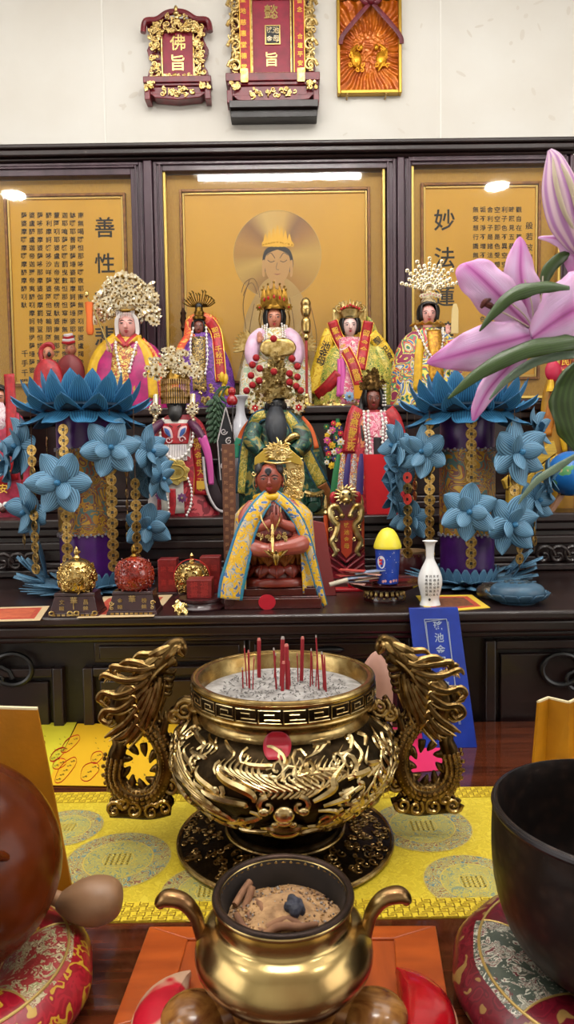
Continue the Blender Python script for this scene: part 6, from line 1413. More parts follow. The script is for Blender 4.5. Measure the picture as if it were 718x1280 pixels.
    for sx_, y0, y1, rr, front, reds in strings:
        x = sx_ - t.px; dy = (-1 if front else 1) * math.sqrt(max(4, rr * rr - x * x)); k_ = 1 + dy * s / depth(t.loc); x *= k_
        cord = t.part('coin_string', MB().tube([(x, dy + .6, zt - 4), (x, dy + .6, (t.py - y1) * k_)], .5, 5, 1), pm('brown_cord', '4a3018', .7))
        n = int((y1 - y0) / 13.4) + 1
        for i in range(n):
            c_ = 'r' if i in reds else 'g'
            if c_ not in cn:
                mb = MB(); prof = [(0.001, -.55), (6.6, -.55), (6.9, 0), (6.6, .55), (5.6, .55), (5.4, .3), (2.6, .3), (2.4, .6), (.001, .6)]; mb.lathe(prof, 18); mb.mi = 1; mb.slab([(-1.7, -1.7), (1.7, -1.7), (1.7, 1.7), (-1.7, 1.7)], .55, .7)
                mb.mi = 2
                for q in range(4): a = pi / 2 * q; mb.box((4 * math.cos(a), 4 * math.sin(a), .4), (1.6, 1.6, .5))
                o = t.part('coin', mb, [COIN if c_ == 'g' else COINR, BLACK, BRZ if c_ == 'g' else COINR], cord); cn[c_] = o
            else: o = cn[c_].copy(); C.objects.link(o); o.parent = cord
            az = math.atan2(x, -dy) * .6; o.location = V((x, dy, (t.py - y0 - i * 13.4) * k_)) * s; o.rotation_euler = (rad(90), 0, az + R.uniform(-.25, .25))
    return t
R.seed(11)
lotus_tower('lotus lamp with blue paper petals and coin strings standing behind the gold ball', 111, 1.80, 500, 745,
    [(100, 590, 37, 0, 0), (160, 551, 34, .35, .1), (28, 557, 36, -.75, 0), (44, 634, 34, -.65, -.15), (188, 660, 29, .5, -.2), (194, 566, 30, 1.0, .1), (12, 580, 28, -1.2, 0), (178, 600, 26, 2.4, 0), (206, 600, 26, 1.2, -.1)],
    [(99, 530, 716, 46, 1, ()), (33, 592, 684, 78, 1, (1,)), (57, 556, 708, 66, 1, ()), (68, 525, 700, 74, 0, ()), (155, 580, 706, 60, 1, ()), (146, 560, 690, 70, 0, ()), (182, 600, 700, 78, 1, ()), (52, 560, 640, 76, 0, ())], 83, 512)
lotus_tower('lotus lamp with blue paper petals and coin strings standing behind the white porcelain vase', 584, 1.80, 500, 745,
    [(635, 557, 38, .4, .05), (567, 627, 33, -.15, 0), (625, 645, 36, .35, -.1), (672, 626, 32, .75, 0), (520, 559, 30, -.6, .05), (493, 556, 30, -1.2, 0), (493, 617, 30, -2.0, 0), (513, 649, 26, -.7, -.2), (674, 541, 28, 1.0, .1), (500, 585, 26, -2.6, 0), (688, 600, 24, 1.4, 0)],
    [(577, 522, 700, 46, 1, ()), (507, 594, 690, 78, 1, (0, 2)), (531, 560, 680, 72, 0, ()), (529, 525, 700, 64, 1, ()), (630, 525, 610, 66, 1, ()), (645, 595, 620, 72, 0, ()), (668, 650, 690, 78, 1, ()), (641, 680, 706, 66, 1, ()), (553, 665, 705, 70, 0, ())], 83, 512)
# ------------------------------------------------------------------ yellow runner
R.seed(21)
RUN = brocade('yellow_runner_cloth', ['c8b028', 'd2ba30', 'c4aa24', 'd6c038'], 150, rough=.5, bump=.12)
e = bpy.data.objects.new('table_runner', None); C.objects.link(e)
ya, yb = PZ(357, 1151, ZN).y, PZ(357, 988, ZN).y
e.location = (0, (ya + yb) / 2, ZN); tag(e, 'bright yellow brocade runner with fret borders and round medallions under the censer', 'runner')
hy = (yb - ya) / 2
mb = MB(); mb.slab([(-.62, -hy), (.62, -hy), (.62, hy), (-.62, hy)], 0, .0016); mb.build('cloth', RUN, e)
FRET = pm('gold_fret_thread', '9a7812', .45)
FRETB = pm('bright_yellow_border', 'dcc02c', .5)
for nm, y0, rows in (('front', -hy + .001, 4), ('back', hy - .038, 4)):
    cw = .0094; mb = MB(); mb.slab([(-.62, y0), (.62, y0), (.62, y0 + rows * cw), (-.62, y0 + rows * cw)], .0016, .0020); bd = mb.build('fret_border', FRETB, e)
    mb = MB(); th = .00075
    def seg(x0, y0_, x1, y1): mb.add([(min(x0, x1) - th, min(y0_, y1) - th, .00225), (max(x0, x1) + th, min(y0_, y1) - th, .00225), (max(x0, x1) + th, max(y0_, y1) + th, .00225), (min(x0, x1) - th, max(y0_, y1) + th, .00225)], [(0, 1, 2, 3)])
    n = int(1.24 / (cw * 2))
    for i in range(n):
        for j in range(rows):
            x = -.62 + i * cw * 2 + (cw if j % 2 else 0); y = y0 + j * cw; u = cw
            seg(x, y, x + u * 1.5, y); seg(x + u * 1.5, y, x + u * 1.5, y + u * .66); seg(x + u * .4, y + u * .33, x + u * 1.1, y + u * .33); seg(x + u * .4, y + u * .33, x + u * .4, y + u); seg(x + u * .75, y + u * .66, x + u * 1.5, y + u * .66)
    mb.build('fret_weave', FRET, bd, smooth=False)
MEDC = brocade('medallion_silk', ['a8a05a', '8a5a42', 'c8b860', '6a8a86', 'b8a84a', '7a4a3a', 'c0b468', '5a7a80'], 150, sk=.55, rough=.5, bump=.1)
MEDI = brocade('medallion_centre_silk', ['a8a058', 'c0b04a', '7a8a70', 'b8a848', 'a89a50'], 170, sk=.55, rough=.5, bump=.1)
GTH = pm('pale_gold_thread', 'c8b04a', .45)
NM = [0]
def med(px, py, rx):
    p = PZ(px, py, ZN + .002); r = rx * depth(p) / F; mb = MB(); c = p - V(e.location)
    def disc(mb, r, z): mb.add([(c.x + r * math.cos(2 * pi * i / 48), c.y + r * math.sin(2 * pi * i / 48), z) for i in range(48)], [list(range(48))])
    lim = lambda: None
    mb.mi = 0; NM[0] += 1; disc(mb, r, .0018 + .00002 * NM[0]); mb.mi = 1; disc(mb, r * .66, .00197)
    mb.mi = 2
    for q in (1, .66, .3): 
        for i in range(48):
            a, b_ = 2 * pi * i / 48, 2 * pi * (i + 1) / 48; k_ = q - .022
            mb.add([(c.x + r * k_ * math.cos(a), c.y + r * k_ * math.sin(a), .0021), (c.x + r * q * math.cos(a), c.y + r * q * math.sin(a), .0021), (c.x + r * q * math.cos(b_), c.y + r * q * math.sin(b_), .0021), (c.x + r * k_ * math.cos(b_), c.y + r * k_ * math.sin(b_), .0021)], [(0, 1, 2, 3)])
    w_ = r * .02
    for a in range(5):
        for (x0, y0, x1, y1) in ((-.2, -.16 + .08 * a, .2, -.16 + .08 * a), (-.2 + .1 * a, -.16, -.2 + .1 * a, .16)):
            mb.add([(c.x + x0 * r - w_, c.y + y0 * r - w_, .0021), (c.x + x1 * r + w_, c.y + y0 * r - w_, .0021), (c.x + x1 * r + w_, c.y + y1 * r + w_, .0021), (c.x + x0 * r - w_, c.y + y1 * r + w_, .0021)], [(0, 1, 2, 3)])
    mb.build('medallion', [MEDC, MEDI, GTH], e, smooth=False)
for m_ in ((148, 1074, 66), (83, 1034, 46), (528, 1032, 62), (592, 1102, 62), (668, 1052, 48), (262, 1114, 62), (18, 1090, 60), (760, 1108, 60), (800, 1030, 60), (-60, 1030, 58)): med(*m_)
# ------------------------------------------------------------------ papers and boards behind the runner
pet = pm('petition_yellow', 'd8a818', .55); petg = pm('petition_lemon', 'ccc02c', .55); REDW = pm('red_brush_mark', 'b01c10', .6)
def petition(label, pts, mat, marks, z=ZN):
    e_, c, W = sheet('petition_paper', label, pts, z, [mat], inner=False)
    def L(px, py): q = PZ(px, py, z + .0014); return (q.x - c.x, q.y - c.y, .0016)
    mb = MB()
    for cx, cy, rx, ry, ang in marks:
        pts_ = []
        for i in range(18):
            a = 2 * pi * i / 18; x, y = rx * math.cos(a), ry * math.sin(a) * (1 + .1 * math.sin(3 * a)); pts_.append(L(cx + x * math.cos(ang) - y * math.sin(ang), cy + x * math.sin(ang) + y * math.cos(ang)))
        mb.tube(pts_, .0016, 5, 1, .12, closed=True)
    if marks: mb.build('red_circle_mark', REDW, e_)
    mb = MB()
    for cx, cy, rx, ry, ang in marks:
        n = max(2, int(rx / 4))
        for i in range(n):
            d = (i - (n - 1) / 2) * 2 * rx / n * .9; p = L(cx + d * math.cos(ang), cy + d * math.sin(ang)); mb.X = Matrix.Translation(p) @ Matrix.Rotation(rad(-50), 4, 'Z')
            for q in ((-.003, -.003, .003, -.002), (-.001, -.004, 0, .004), (-.003, .001, .004, .002), (-.004, .003, .002, .004)): mb.add([(q[0], q[1], .0002), (q[2], q[1], .0002), (q[2], q[3], .0002), (q[0], q[3], .0002)], [(0, 1, 2, 3)])
    for i in range(30 if marks else 0):
        p = L(pts[0][0] + R.uniform(60, 130), R.uniform(918, 970)); mb.X = Matrix.Translation(p) @ Matrix.Rotation(rad(-50), 4, 'Z'); mb.add([(-.003, -.0006, .0001), (.003, -.0006, .0001), (.003, .0006, .0001), (-.003, .0006, .0001)], [(0, 1, 2, 3)])
    if marks: mb.build('ink_writing', INK, e_, smooth=False)
    return e_
petition('lemon yellow paper partly tucked under the orange-yellow petition', [(-20, 985), (58, 985), (96, 903), (10, 905)], petg, [(52, 930, 5, 3, -.6)])
petition('orange-yellow petition paper with red circled black writing beside the golden board', [(58, 982), (233, 985), (228, 906), (97, 905)], pet, [(88, 930, 15, 6, -.75), (72, 943, 12, 5, -.7), (74, 955, 9, 6, -.5), (82, 963, 20, 7, -.9), (112, 965, 14, 9, -.8), (121, 947, 9, 6, -.8)], ZN + .0013)
e_, c_, _ = sheet('pink_paper', 'bright pink paper lying behind the censer at its dragon handle by the blue plaque', [(490, 968), (567, 962), (552, 908), (486, 910)], ZN, [pm('hot_pink_paper', 'd0245a', .55)], inner=False)
# blue plaque leaning on the altar table front
t = T('blue_plaque', 'royal blue plaque with silver characters leaning upright against the altar table', 'plaque', 560, z=ZN, y=1.36)
t.e.location.y = 1.36
h = t.py - 768
BLU = pm('royal_blue_lacquer', '12349a', .35, 0, '0e2a84', 20)
A = MB(); dl = .10 / t.s   # lean: the top rests on the table edge
def pb(x, v, d): return ((x - 560) + (-8 + 0) * 0, d + (dl - 4) * v * .85, h * v)
A.add([pb(x, v, d) for d in (0, 5) for x, v in ((530, 0), (597, 0), (585, 1), (521, 1))], [(0, 1, 2, 3), (7, 6, 5, 4), (0, 4, 5, 1), (1, 5, 6, 2), (2, 6, 7, 3), (3, 7, 4, 0)])
bo = t.part('board', A, BLU, bevel=.6)
mb = MB(); SLL = pm('silver_lettering', 'a8b4c8', .35, .5)
def pbf(px, py): v = (t.py - py) / h; return ((px - 560), -0.6 + (dl - 4) * v * .85, h * v)
for i, ch in enumerate('瑤池金母普渡收圓'):
    py = 790 + i * 14.5; x, y, z = pbf(557 + i * .9, py); mb.X = Matrix.Translation((x, y, z)) @ Matrix.Rotation(-math.atan2((dl - 4) * .85, h), 4, 'X'); mb.text(ch, 0, 0, 0, 12)
mb.X = Matrix()
for (a, b_) in (((540, 782), (551, 908)), ((569, 782), (578, 908)), ((540, 782), (569, 782))):
    for o_ in (0, 3): p, q_ = pbf(a[0] + o_ * .6, a[1] + o_), pbf(b_[0] - o_ * .6, b_[1]); mb.tube([(p[0], p[1] - .2, p[2]), (q_[0], q_[1] - .2, q_[2])], .5, 5, 1)
t.part('lettering', mb, SLL, bo, smooth=False)
# folded golden books standing at both sides
GB = pm('golden_book_cloth', 'a8690c', .4, 0, '96600c', 16, .1, 200); GBP = pm('pale_page_edge', 'd8c8a0', .6)
def up(px, py, y, z): return P(px, py, y)
def folded(name, label, pts, y, dep, folds, mat):
    """concertina book standing on the table: pts = bottom-left, bottom-right, top-right, top-left photo corners"""
    W = [P(px, py, y) for px, py in pts]; c = V((W[0].x, y, ZN)); e_ = bpy.data.objects.new(name, None); e_.location = c; C.objects.link(e_); tag(e_, label, 'book')
    n = folds
    mb = MB(); vs = []
    for i in range(n + 1):
        f = i / n; b_ = W[0].lerp(W[1], f); tp = W[3].lerp(W[2], f); b_.z = ZN + .0005; d = dep if i % 2 else 0
        vs += [(b_.x - c.x, d, b_.z - ZN), (tp.x - c.x, d, tp.z - ZN)]
    mb.add(vs, [(2 * i, 2 * i + 2, 2 * i + 3, 2 * i + 1) for i in range(n)]); o = mb.build('cover', mat, e_, smooth=False, solid=.004)
    mb = MB(); 
    for i in range(n): a, b_ = V(vs[2 * i + 1]), V(vs[2 * i + 3]); mb.tube([a + V((0, 0, .001)), b_ + V((0, 0, .001))], .0024, 5, 1)
    mb.build('page_edge', GBP, e_); return e_
folded('golden_board', 'tall plain golden board standing behind the brown wooden fish', [(-60, 1140), (96, 1140), (47, 887), (-60, 884)], PZ(60, 1140, ZN).y + .0, .0, 1, GB)
folded('golden_sutra_book', 'golden concertina sutra book standing behind the black singing bowl', [(662, 962), (780, 962), (768, 880), (673, 878)], PZ(690, 1010, ZN).y, .022, 5, pm('golden_book_yellow', 'b87c10', .4, 0, 'a06a0c', 16))
# ------------------------------------------------------------------ bronze censer with dragon handles
AB = pm('antique_brass', 'b09a68', .26, 1, '84683a', 40, .15, 90); ABD = pm('blackened_brass', '35291a', .4, 1, '1c150c', 50, .3, 120)
ABR = pm('raised_brass', 'd2bc8c', .26, 1, '9c8252', 60)
ABH = pm('handle_bronze', 'b0935e', .28, 1, '80643a', 90, .2, 120)
t = T('bronze_censer', 'large antique brass censer with two dragon handles, full of ash, on the yellow runner', 'censer', 357, z=ZN + .0022, py=1048)
cz = t
mb = MB(); mb.lathe([(132, 0), (134, 3), (132, 6), (124, 7), (110, 10), (84, 15), (70, 18), (68, 24)], 80, k=2); t.part('base_plate', mb, ABD)
mb = MB(); mb.ring((0, 0, 4.5), 132, 3.2, 80); mb.ring((0, 0, 18), 73, 2.4, 60); t.part('plate_rim', mb, AB)
mb = MB()
for i in range(330):
    a, r = R.uniform(0, 2 * pi), R.uniform(80, 126); c = (r * math.cos(a), r * math.sin(a)); q0 = R.uniform(3, 7); s0 = R.uniform(0, 6); d_ = R.choice((-1, 1)); zf = lambda x, y: 7 + max(0, (124 - math.hypot(x, y))) * .2 + .5
    p = []
    for k_ in range(9): x, y = c[0] + q0 * (1 - k_ / 11) * math.cos(s0 + d_ * k_ * .8), c[1] + q0 * (1 - k_ / 11) * math.sin(s0 + d_ * k_ * .8); p.append((x, y, zf(x, y)))
    mb.tube(p, 1.1, 5, 1)
t.part('plate_relief', mb, ABH)
bodyp = [(60, 22), (62, 34), (70, 42), (96, 56), (124, 80), (137, 104), (138, 122), (130, 142), (116, 154), (103, 162), (99, 170), (103, 180)]
prof = cr(bodyp, 5)
mb = MB(); mb.lathe(prof, 96); bd = t.part('body', mb, ABD)
def brad(z):
    for a, b_ in zip(prof, prof[1:]):
        if a[1] <= z <= b_[1]: return a[0] + (b_[0] - a[0]) * (z - a[1]) / max(1e-6, b_[1] - a[1])
    return 100
def onb(a, z, off=0): r = brad(z) + off; return (r * math.sin(a), -r * math.cos(a), z)
mb = MB(); mb.lathe([(x + .8, z) for x, z in prof if z >= 159] , 96); t.part('smooth_neck', mb, AB)
# raised flames, waves and scrolls all round the belly
mb = MB()
def strand(a0, z0, da, dz, wob, th, off=1.5, n=9):
    p = []; rs = []
    for k_ in range(n):
        f = k_ / (n - 1); p.append(onb(a0 + da * f + wob * math.sin(f * 6) * .03, min(159, max(40, z0 + dz * f + wob * math.sin(f * 5 + 1))), off)); rs.append(th * math.sin(pi * (.12 + .85 * f)) ** .7)
    mb.tube(p, rs, 6, 2)
def bcurl(a, z, r, d, th, s0=0, off=1.5, turns=1.3):
    p = []
    for k_ in range(11):
        f = k_ / 10; q_ = r * (1 - .85 * f); g = s0 + d * 2 * pi * turns * f; zz_ = min(159, max(38, z + q_ * math.sin(g))); p.append(onb(a + q_ * math.cos(g) / brad(zz_), zz_, off))
    mb.tube(p, [th * (1 - .4 * k_ / 10) for k_ in range(11)], 6, 1)
for k_ in range(430):
    a = R.uniform(-pi, pi); z = R.uniform(42, 157)
    if abs(a) < .42 and 52 < z < 128: continue
    if R.random() < .34: bcurl(a, z, R.uniform(6, 11), R.choice((-1, 1)), R.uniform(2.2, 3.3), R.uniform(0, 6), .6)
    else: strand(a, z, (1 if a > 0 else -1) * R.uniform(.06, .26), R.uniform(6, 30), R.uniform(1, 4), R.uniform(2.4, 4.4), .4)
for s in (-1, 1):
    for k_ in range(9): strand(s * (.34 + .07 * k_), 66 + 5 * k_, s * .34, 34 + 3 * k_, 3, 2.6)
    for k_ in range(8): strand(s * (.08 + .05 * k_), 116 + 1.5 * k_, s * .08, 36 - 2 * k_, 2, 2.6)
t.part('belly_relief', mb, ABR, bd)
# dragon mask on the front
mb = MB()
def fo(px, z, off): return onb(px / 136, z, off)
mb.ell(fo(0, 100, 4), (12, 7, 10), 14); mb.ell(fo(0, 92, 7), (9, 6, 5), 12)
for s in (-1, 1):
    mb.ell(fo(s * 9, 88, 6), (5, 5, 4), 10); mb.ell(fo(s * 20, 104, 5), (6.5, 5, 5), 10); bcurl(s * .12, 110, 11, -s, 3.4, pi / 2, 4, 1.1)
    strand(s * .22, 112, s * .32, 32, 2, 5, 3); strand(s * .30, 104, s * .34, 16, 3, 4.2, 3); strand(s * .26, 98, s * .18, -22, 4, 3.4, 3); strand(s * .12, 74, s * .24, -6, 5, 3.2, 3); bcurl(s * .34, 84, 10, s, 2.6, 0, 3)
    mb.tube([fo(s * 14, 79, 5), fo(s * 19, 73, 6), fo(s * 18, 66, 4)], [2.4, 2, .6], 7, 3)
mb.tube([fo(-26, 78, 4), fo(-14, 82, 7), fo(0, 80, 8), fo(14, 82, 7), fo(26, 78, 4)], [2, 4, 4.5, 4, 2], 8, 5)
mb.ell(fo(0, 71, 5), (17, 7, 7), 14); mb.mi = 1; mb.ell(fo(0, 74, 9), (12, 3, 2.6), 10); mb.mi = 0
for i in range(7): strand((i - 3) * .05, 66, (i - 3) * .035, -18, 1.5, 2.2, 2)
for i in range(9): strand((i - 4) * .045, 116, (i - 4) * .03, 26, 2, 2.5, 2)
t.part('dragon_mask', mb, [ABR, ABD], bd)
# rim band with key fret, ash
mb = MB(); mb.lathe([(103, 178), (110, 181), (112, 184), (112, 203), (113, 206), (110, 209), (104, 209), (101, 205), (100, 180), (98, 176)], 96, cap=False); t.part('rim', mb, AB)
mb = MB(); mb.lathe([(112.2, 185.5), (112.5, 186), (112.5, 202), (112.2, 202.5)], 96, cap=False); fb = t.part('fret_ground', mb, ABD)
mb = MB(); n = 26
def fr3(i, x, z): a = 2 * pi * (i + x) / n; return (113 * math.sin(a), -113 * math.cos(a), 186 + 16 * z)
for i in range(n):
    for path in (((.04, .06), (.04, .94), (.9, .94), (.9, .3), (.28, .3), (.28, .66), (.66, .66), (.66, .5)), ((.04, .06), (.96, .06))):
        mb.tube([fr3(i, x, z) for x, z in path], .85, 4, 1)
t.part('key_fret', mb, ABR, fb)
mb = MB(); mb.ring((0, 0, 207.5), 110, 3.0, 96); mb.ring((0, 0, 182), 111, 2.4, 96); t.part('rim_bead', mb, AB)
ASH = pm('grey_incense_ash', 'a8a4a0', .9, 0, '7e7a76', 60, .6, 160)
mb = MB(); mb.lathe([(101, 188)] + [(101 * (1 - k_ / 8), 190 + 3 * (k_ / 8)) for k_ in range(1, 8)] + [(.01, 193)], 48, fn=lambda a, v, r: r); ash = t.part('ash_bed', mb, ASH)
mb = MB()
for k_ in range(420):
    a, r = R.uniform(0, 2 * pi), 78 * math.sqrt(R.random()); g = R.uniform(0, 6); l = R.uniform(1.5, 4); x, y = r * math.sin(a), -r * math.cos(a)
    mb.tube([(x, y, 192.5), (x + l * math.cos(g), y + l * math.sin(g), 193 + R.random() * 1.5)], .5, 4, 1)
o = t.part('burnt_stub', mb, pm('charred_stub', '4a4644', .9, 0, '8a8684', 200), ash); o['kind'] = 'stuff'
# red petal sticker
mb = MB(); mb.grid(lambda u, v: onb(-.06 + (u - .5) * .29 * math.sin(pi * (.1 + .85 * v)) ** .6, 152 + 24 * v, 3.5 + 2 * abs(u - .5)), 8, 8); t.part('red_petal_sticker', mb, pm('red_paper_petal', 'a8142c', .35), solid=.5)
# handles: writhing dragon, mane, clouds
def handle(sgn):
    B = MB(); D = MB(); X0 = 355.5
    def q(px, py, d=0):
        x = px - X0 if sgn < 0 else X0 - px
        return (x * 1.0 - 1.5, d, 1048 - 1 - py)
    def tb(pts, rs, n=9, fl=1): B.tube([q(*p) for p in pts], rs, n, 5, fl)
    def td(pts, rs, n=7, fl=1): D.tube([q(*p) for p in pts], rs, n, 5, fl)
    tb([(190, 838, 2), (172, 850, 2), (158, 872, 2), (160, 896, 2), (176, 906, 2)], [8, 13, 15, 13, 10], 12)
    # base clouds
    for x, y, r, a, d in ((146, 1003, 11, 0, 1), (170, 1004, 11, 2, -1), (192, 1006, 10, 1, 1), (208, 1002, 10, 3, -1), (156, 995, 9, 1, -1)):
        p = spiral((q(x, y)[0], q(x, y)[2]), r, 1.3, a, d * (-sgn), 0); D.tube([(u[0], -8, u[2]) for u in p], [3.2 * (1 - .4 * i / len(p)) for i in range(len(p))], 7, 1); B.tube([(u[0], 8, u[2]) for u in p], [4.2 * (1 - .4 * i / len(p)) for i in range(len(p))], 7, 1)
    tb([(138, 1012, 2), (160, 1011, 2), (190, 1013, 2), (214, 1010, 2)], [6, 8, 8, 6])
    # ring-shaped body
    tb([(188, 900, 2), (204, 920, 2), (212, 945, 2), (208, 970, 2), (194, 988, 2), (174, 992, 2), (154, 982, 2), (145, 962, 2), (148, 940, 2), (152, 924, 2), (144, 908, 2)], [11, 13, 14, 14, 13, 13, 13, 12, 11, 9, 4], 12)
    # scales along the body
    path = cr([(188, 900), (204, 920), (212, 945), (208, 970), (194, 988), (174, 992), (154, 982), (145, 962), (148, 940)], 6)
    for i, (x, y) in enumerate(path):
        a = path[min(i + 1, len(path) - 1)]; b_ = path[max(i - 1, 0)]; dx, dy = a[0] - b_[0], a[1] - b_[1]; l = math.hypot(dx, dy) or 1
        for j in (-1.5, -.5, .5, 1.5): D.ell(q(x - dy / l * j * 5.6 + (dx / l * 2 if i % 2 else 0), y + dx / l * j * 5.6, -11 + abs(j) * 2.6), (2.3, 1.8, 2.3), 7)
        if i % 2 == 0: D.ell(q(x - dy / l * -14, y + dx / l * -14, 2), (2.8, 3, 2.8), 6)
    # neck and head reaching up
    tb([(186, 905, 2), (178, 880, 1), (180, 856, 0), (192, 836, 0), (206, 820, 0), (216, 808, 0), (224, 800, 0), (232, 798, 0), (234, 806, 0)], [14, 15, 15, 14, 13, 11, 9, 7, 3], 12)
    td([(214, 814, -9), (220, 810, -10), (228, 801, -8), (234, 803, -4)], [2.5, 3.5, 3.5, 2]); td([(232, 797, -5), (230, 806, -7), (235, 813, -3)], [2, 3, 1.5]); td([(216, 820, -9), (200, 834, -13), (188, 856, -14)], [1.5, 2.8, 1.5]); td([(196, 812, -7), (208, 806, -8), (220, 800, -6)], [5, 6, 3])
    tb([(208, 826, -3), (218, 822, -5), (224, 818, -4), (226, 826, -2)], [5, 5, 4, 2]); tb([(232, 796, 0), (236, 806, 0), (235, 816, 0)], [5, 5, 2])
    for d in (-9, 9): D.ell(q(208, 813, d), (4.5, 3.5, 4.5), 8)
    td([(204, 812, -8), (192, 820, -11), (178, 828, -11), (174, 836, -8)], [4.5, 5, 4, 1.2]); td([(204, 812, 6), (190, 814, 10), (178, 814, 10), (170, 820, 8)], [4.5, 4.5, 4, 1.2])
    # mane strands swept back, ending in curls
    for pts in ([(204, 822), (188, 826), (170, 824), (152, 822, -3), (150, 828)], [(200, 830), (180, 838), (160, 838), (142, 832), (136, 838)], [(196, 838), (176, 852), (156, 858), (140, 854), (134, 862), (141, 868)],
                [(194, 848), (174, 866), (158, 876), (142, 876), (136, 886), (144, 892), (150, 888)], [(196, 850), (182, 872), (168, 890), (152, 902), (140, 910)], [(200, 848), (190, 872), (178, 892), (164, 908), (152, 912)],
                [(206, 842), (198, 866), (188, 888), (176, 906), (164, 920)], [(210, 836), (206, 858), (198, 880), (190, 900)], [(198, 824), (184, 818), (170, 816), (158, 822)]):
        for dd in (-7, 3, 11):
            w_ = 3.9 if dd < 0 else 3.2; p = [(x + dd * .25, y + (dd + 7) * .45, dd * 1.5 - 3) for x, y, *_ in pts]; td(p, [w_ * .75] + [w_ * .95] * (len(p) - 2) + [w_ * .35], 7)
            p = [(x + 3, y + 5 + (dd + 7) * .35, dd * 1.5 - 1) for x, y, *_ in pts]; td(p, [w_ * .4] + [w_ * .5] * (len(p) - 2) + [w_ * .2], 6)
    for x, y, r, d in ((140, 866, 8, 1), (142, 888, 8, 1), (146, 832, 6, -1), (168, 906, 7, 1)):
        p = spiral((q(x, y)[0], q(x, y)[2]), r, 1.5, .5, d * (-sgn), 0); D.tube([(u[0], -9, u[2]) for u in p], [3.2 * (1 - .4 * i / len(p)) for i in range(len(p))], 7, 1)
    # throat beard spikes, claw, clouds joining the bowl
    for i in range(4): tb([(212 - i * 3, 832 + i * 9, -2), (222 - i * 2, 834 + i * 9, -2), (226 - i * 2, 828 + i * 9, -2)], [4, 3, .8])
    tb([(206, 922, 0), (208, 906, -3), (212, 894, -4), (220, 888, -4)], [7, 6, 5, 4]); 
    for i in range(3): tb([(212, 896, -4), (206 + i * 6, 888 - i, -6), (204 + i * 8, 880, -4)], [3, 2.6, .8])
    for x, y, r in ((236, 880, 13), (224, 888, 9), (248, 876, 8)):
        p = spiral((q(x, y)[0], q(x, y)[2]), r, 1.7, 1, -sgn, 0); D.tube([(u[0], -6, u[2]) for u in p], [3.8 * (1 - .4 * i / len(p)) for i in range(len(p))], 8, 1)
        p = spiral((q(x, y)[0], q(x, y)[2]), r, 1.2, 1, -sgn, 0); B.tube([(u[0], 5, u[2]) for u in p], [3.8] * len(p), 8, 1)
    tb([(222, 890, 0), (238, 888, 0), (254, 880, 0), (262, 874, 0)], [5, 6, 6, 5])
    for x, y, r in ((216, 976, 11), (230, 978, 8)):
        p = spiral((q(x, y)[0], q(x, y)[2]), r, 1.5, 2, sgn, 0); D.tube([(u[0], -7, u[2]) for u in p], [3.4 * (1 - .4 * i / len(p)) for i in range(len(p))], 8, 1)
    tb([(208, 978, 0), (224, 982, 0), (240, 974, 0), (252, 966, 0)], [6, 6, 6, 5])
    # leafy tongues inside the ring
    for i in range(9):
        a = i / 9 * 2 * pi; tb([(178 + 24 * math.cos(a), 953 + 30 * math.sin(a), 2), (178 + 17 * math.cos(a + .15), 953 + 22 * math.sin(a + .15), 1), (178 + 12 * math.cos(a + .4), 953 + 15 * math.sin(a + .4), 1)], [5, 4.5, 1.2])
    for i in range(5): td([(188 - i * 3, 905 - i * 12, -13), (180 - i, 896 - i * 12, -15), (170 - i, 890 - i * 11, -13)], [1.2, 2.6, 1])
    o = t.part('dragon_handle', B, pm('dark_handle_bronze', '6e5632', .32, 1, '3e2e18', 60, .2, 120), remesh=1.2, decim=2)
    t.part('raised_mane_and_scales', D, ABH, o)
handle(-1); handle(1)
# incense sticks planted in the ash: every stick a thing of its own
INC = pm('red_incense', '8e1420', .75); INCP = pm('pink_incense_tip', 'b86a60', .8); INT = pm('ash_tip', '9a928c', .9)
zash = cz.loc.z + 192 * cz.s
sticks = [(312, 860, 818, 1.3), (309, 857, 812, .8), (316, 862, 826, .7), (304, 860, 840, .9), (324, 846, 803, 2.4), (352, 858, 801, 2.6), (360, 862, 810, 2.8), (346, 862, 815, 1.2), (353, 864, 832, 2.2), (363, 858, 828, 1.0), (377, 852, 801, 2.3), (343, 848, 822, .8), (373, 852, 822, .7), (388, 858, 816, .9), (391, 856, 822, .9), (399, 862, 799, 1.0), (395, 858, 826, .8), (406, 862, 820, 1.3), (408, 864, 824, 1.0), (404, 860, 832, .8)]
for i, (px, pb_, pt, r) in enumerate(sticks):
    t = T('incense_stick', '', 'incense stick', px, z=zash, py=pb_, group='incense sticks in the censer')
    kind = 'thick' if r > 2 else 'thin'
    t.e['label'] = 'thick red incense stick standing in the censer ash' if r > 2 else 'thin red incense stick standing in the censer ash'
    if r <= 2: t.e['group'] = 'thin incense sticks in the censer'
    H_ = pb_ - pt + 3; lx = R.uniform(-3, 3)
    t.part('stick', MB().tube([(0, 0, -3), (lx * .5, 0, H_ * .5), (lx, 0, H_)], r, 8, 1), INC)
    t.part('burnt_tip', MB().tube([(lx, 0, H_), (lx * 1.05, 0, H_ + 3)], [r, r * .7], 8, 1), INT if i % 2 else INCP)
# pale pink wooden mallet-like object behind the censer
R.seed(31)
t = T('pink_peach_ornament', 'pale pinkish tapered object partly hidden behind the censer rim', 'ornament', 471, z=ZN, y=cz.loc.y + .20)
zt = t.py - 812
mb = MB(); mb.lathe([(14, 0), (17, 6), (20, zt * .45), (21, zt * .72), (16, zt * .88), (7, zt * .97), (1, zt)], 24, k=3, ry=.6); t.part('body', mb, pm('pale_pink_wood', 'b08474', .5, 0, 'a07464', 20))
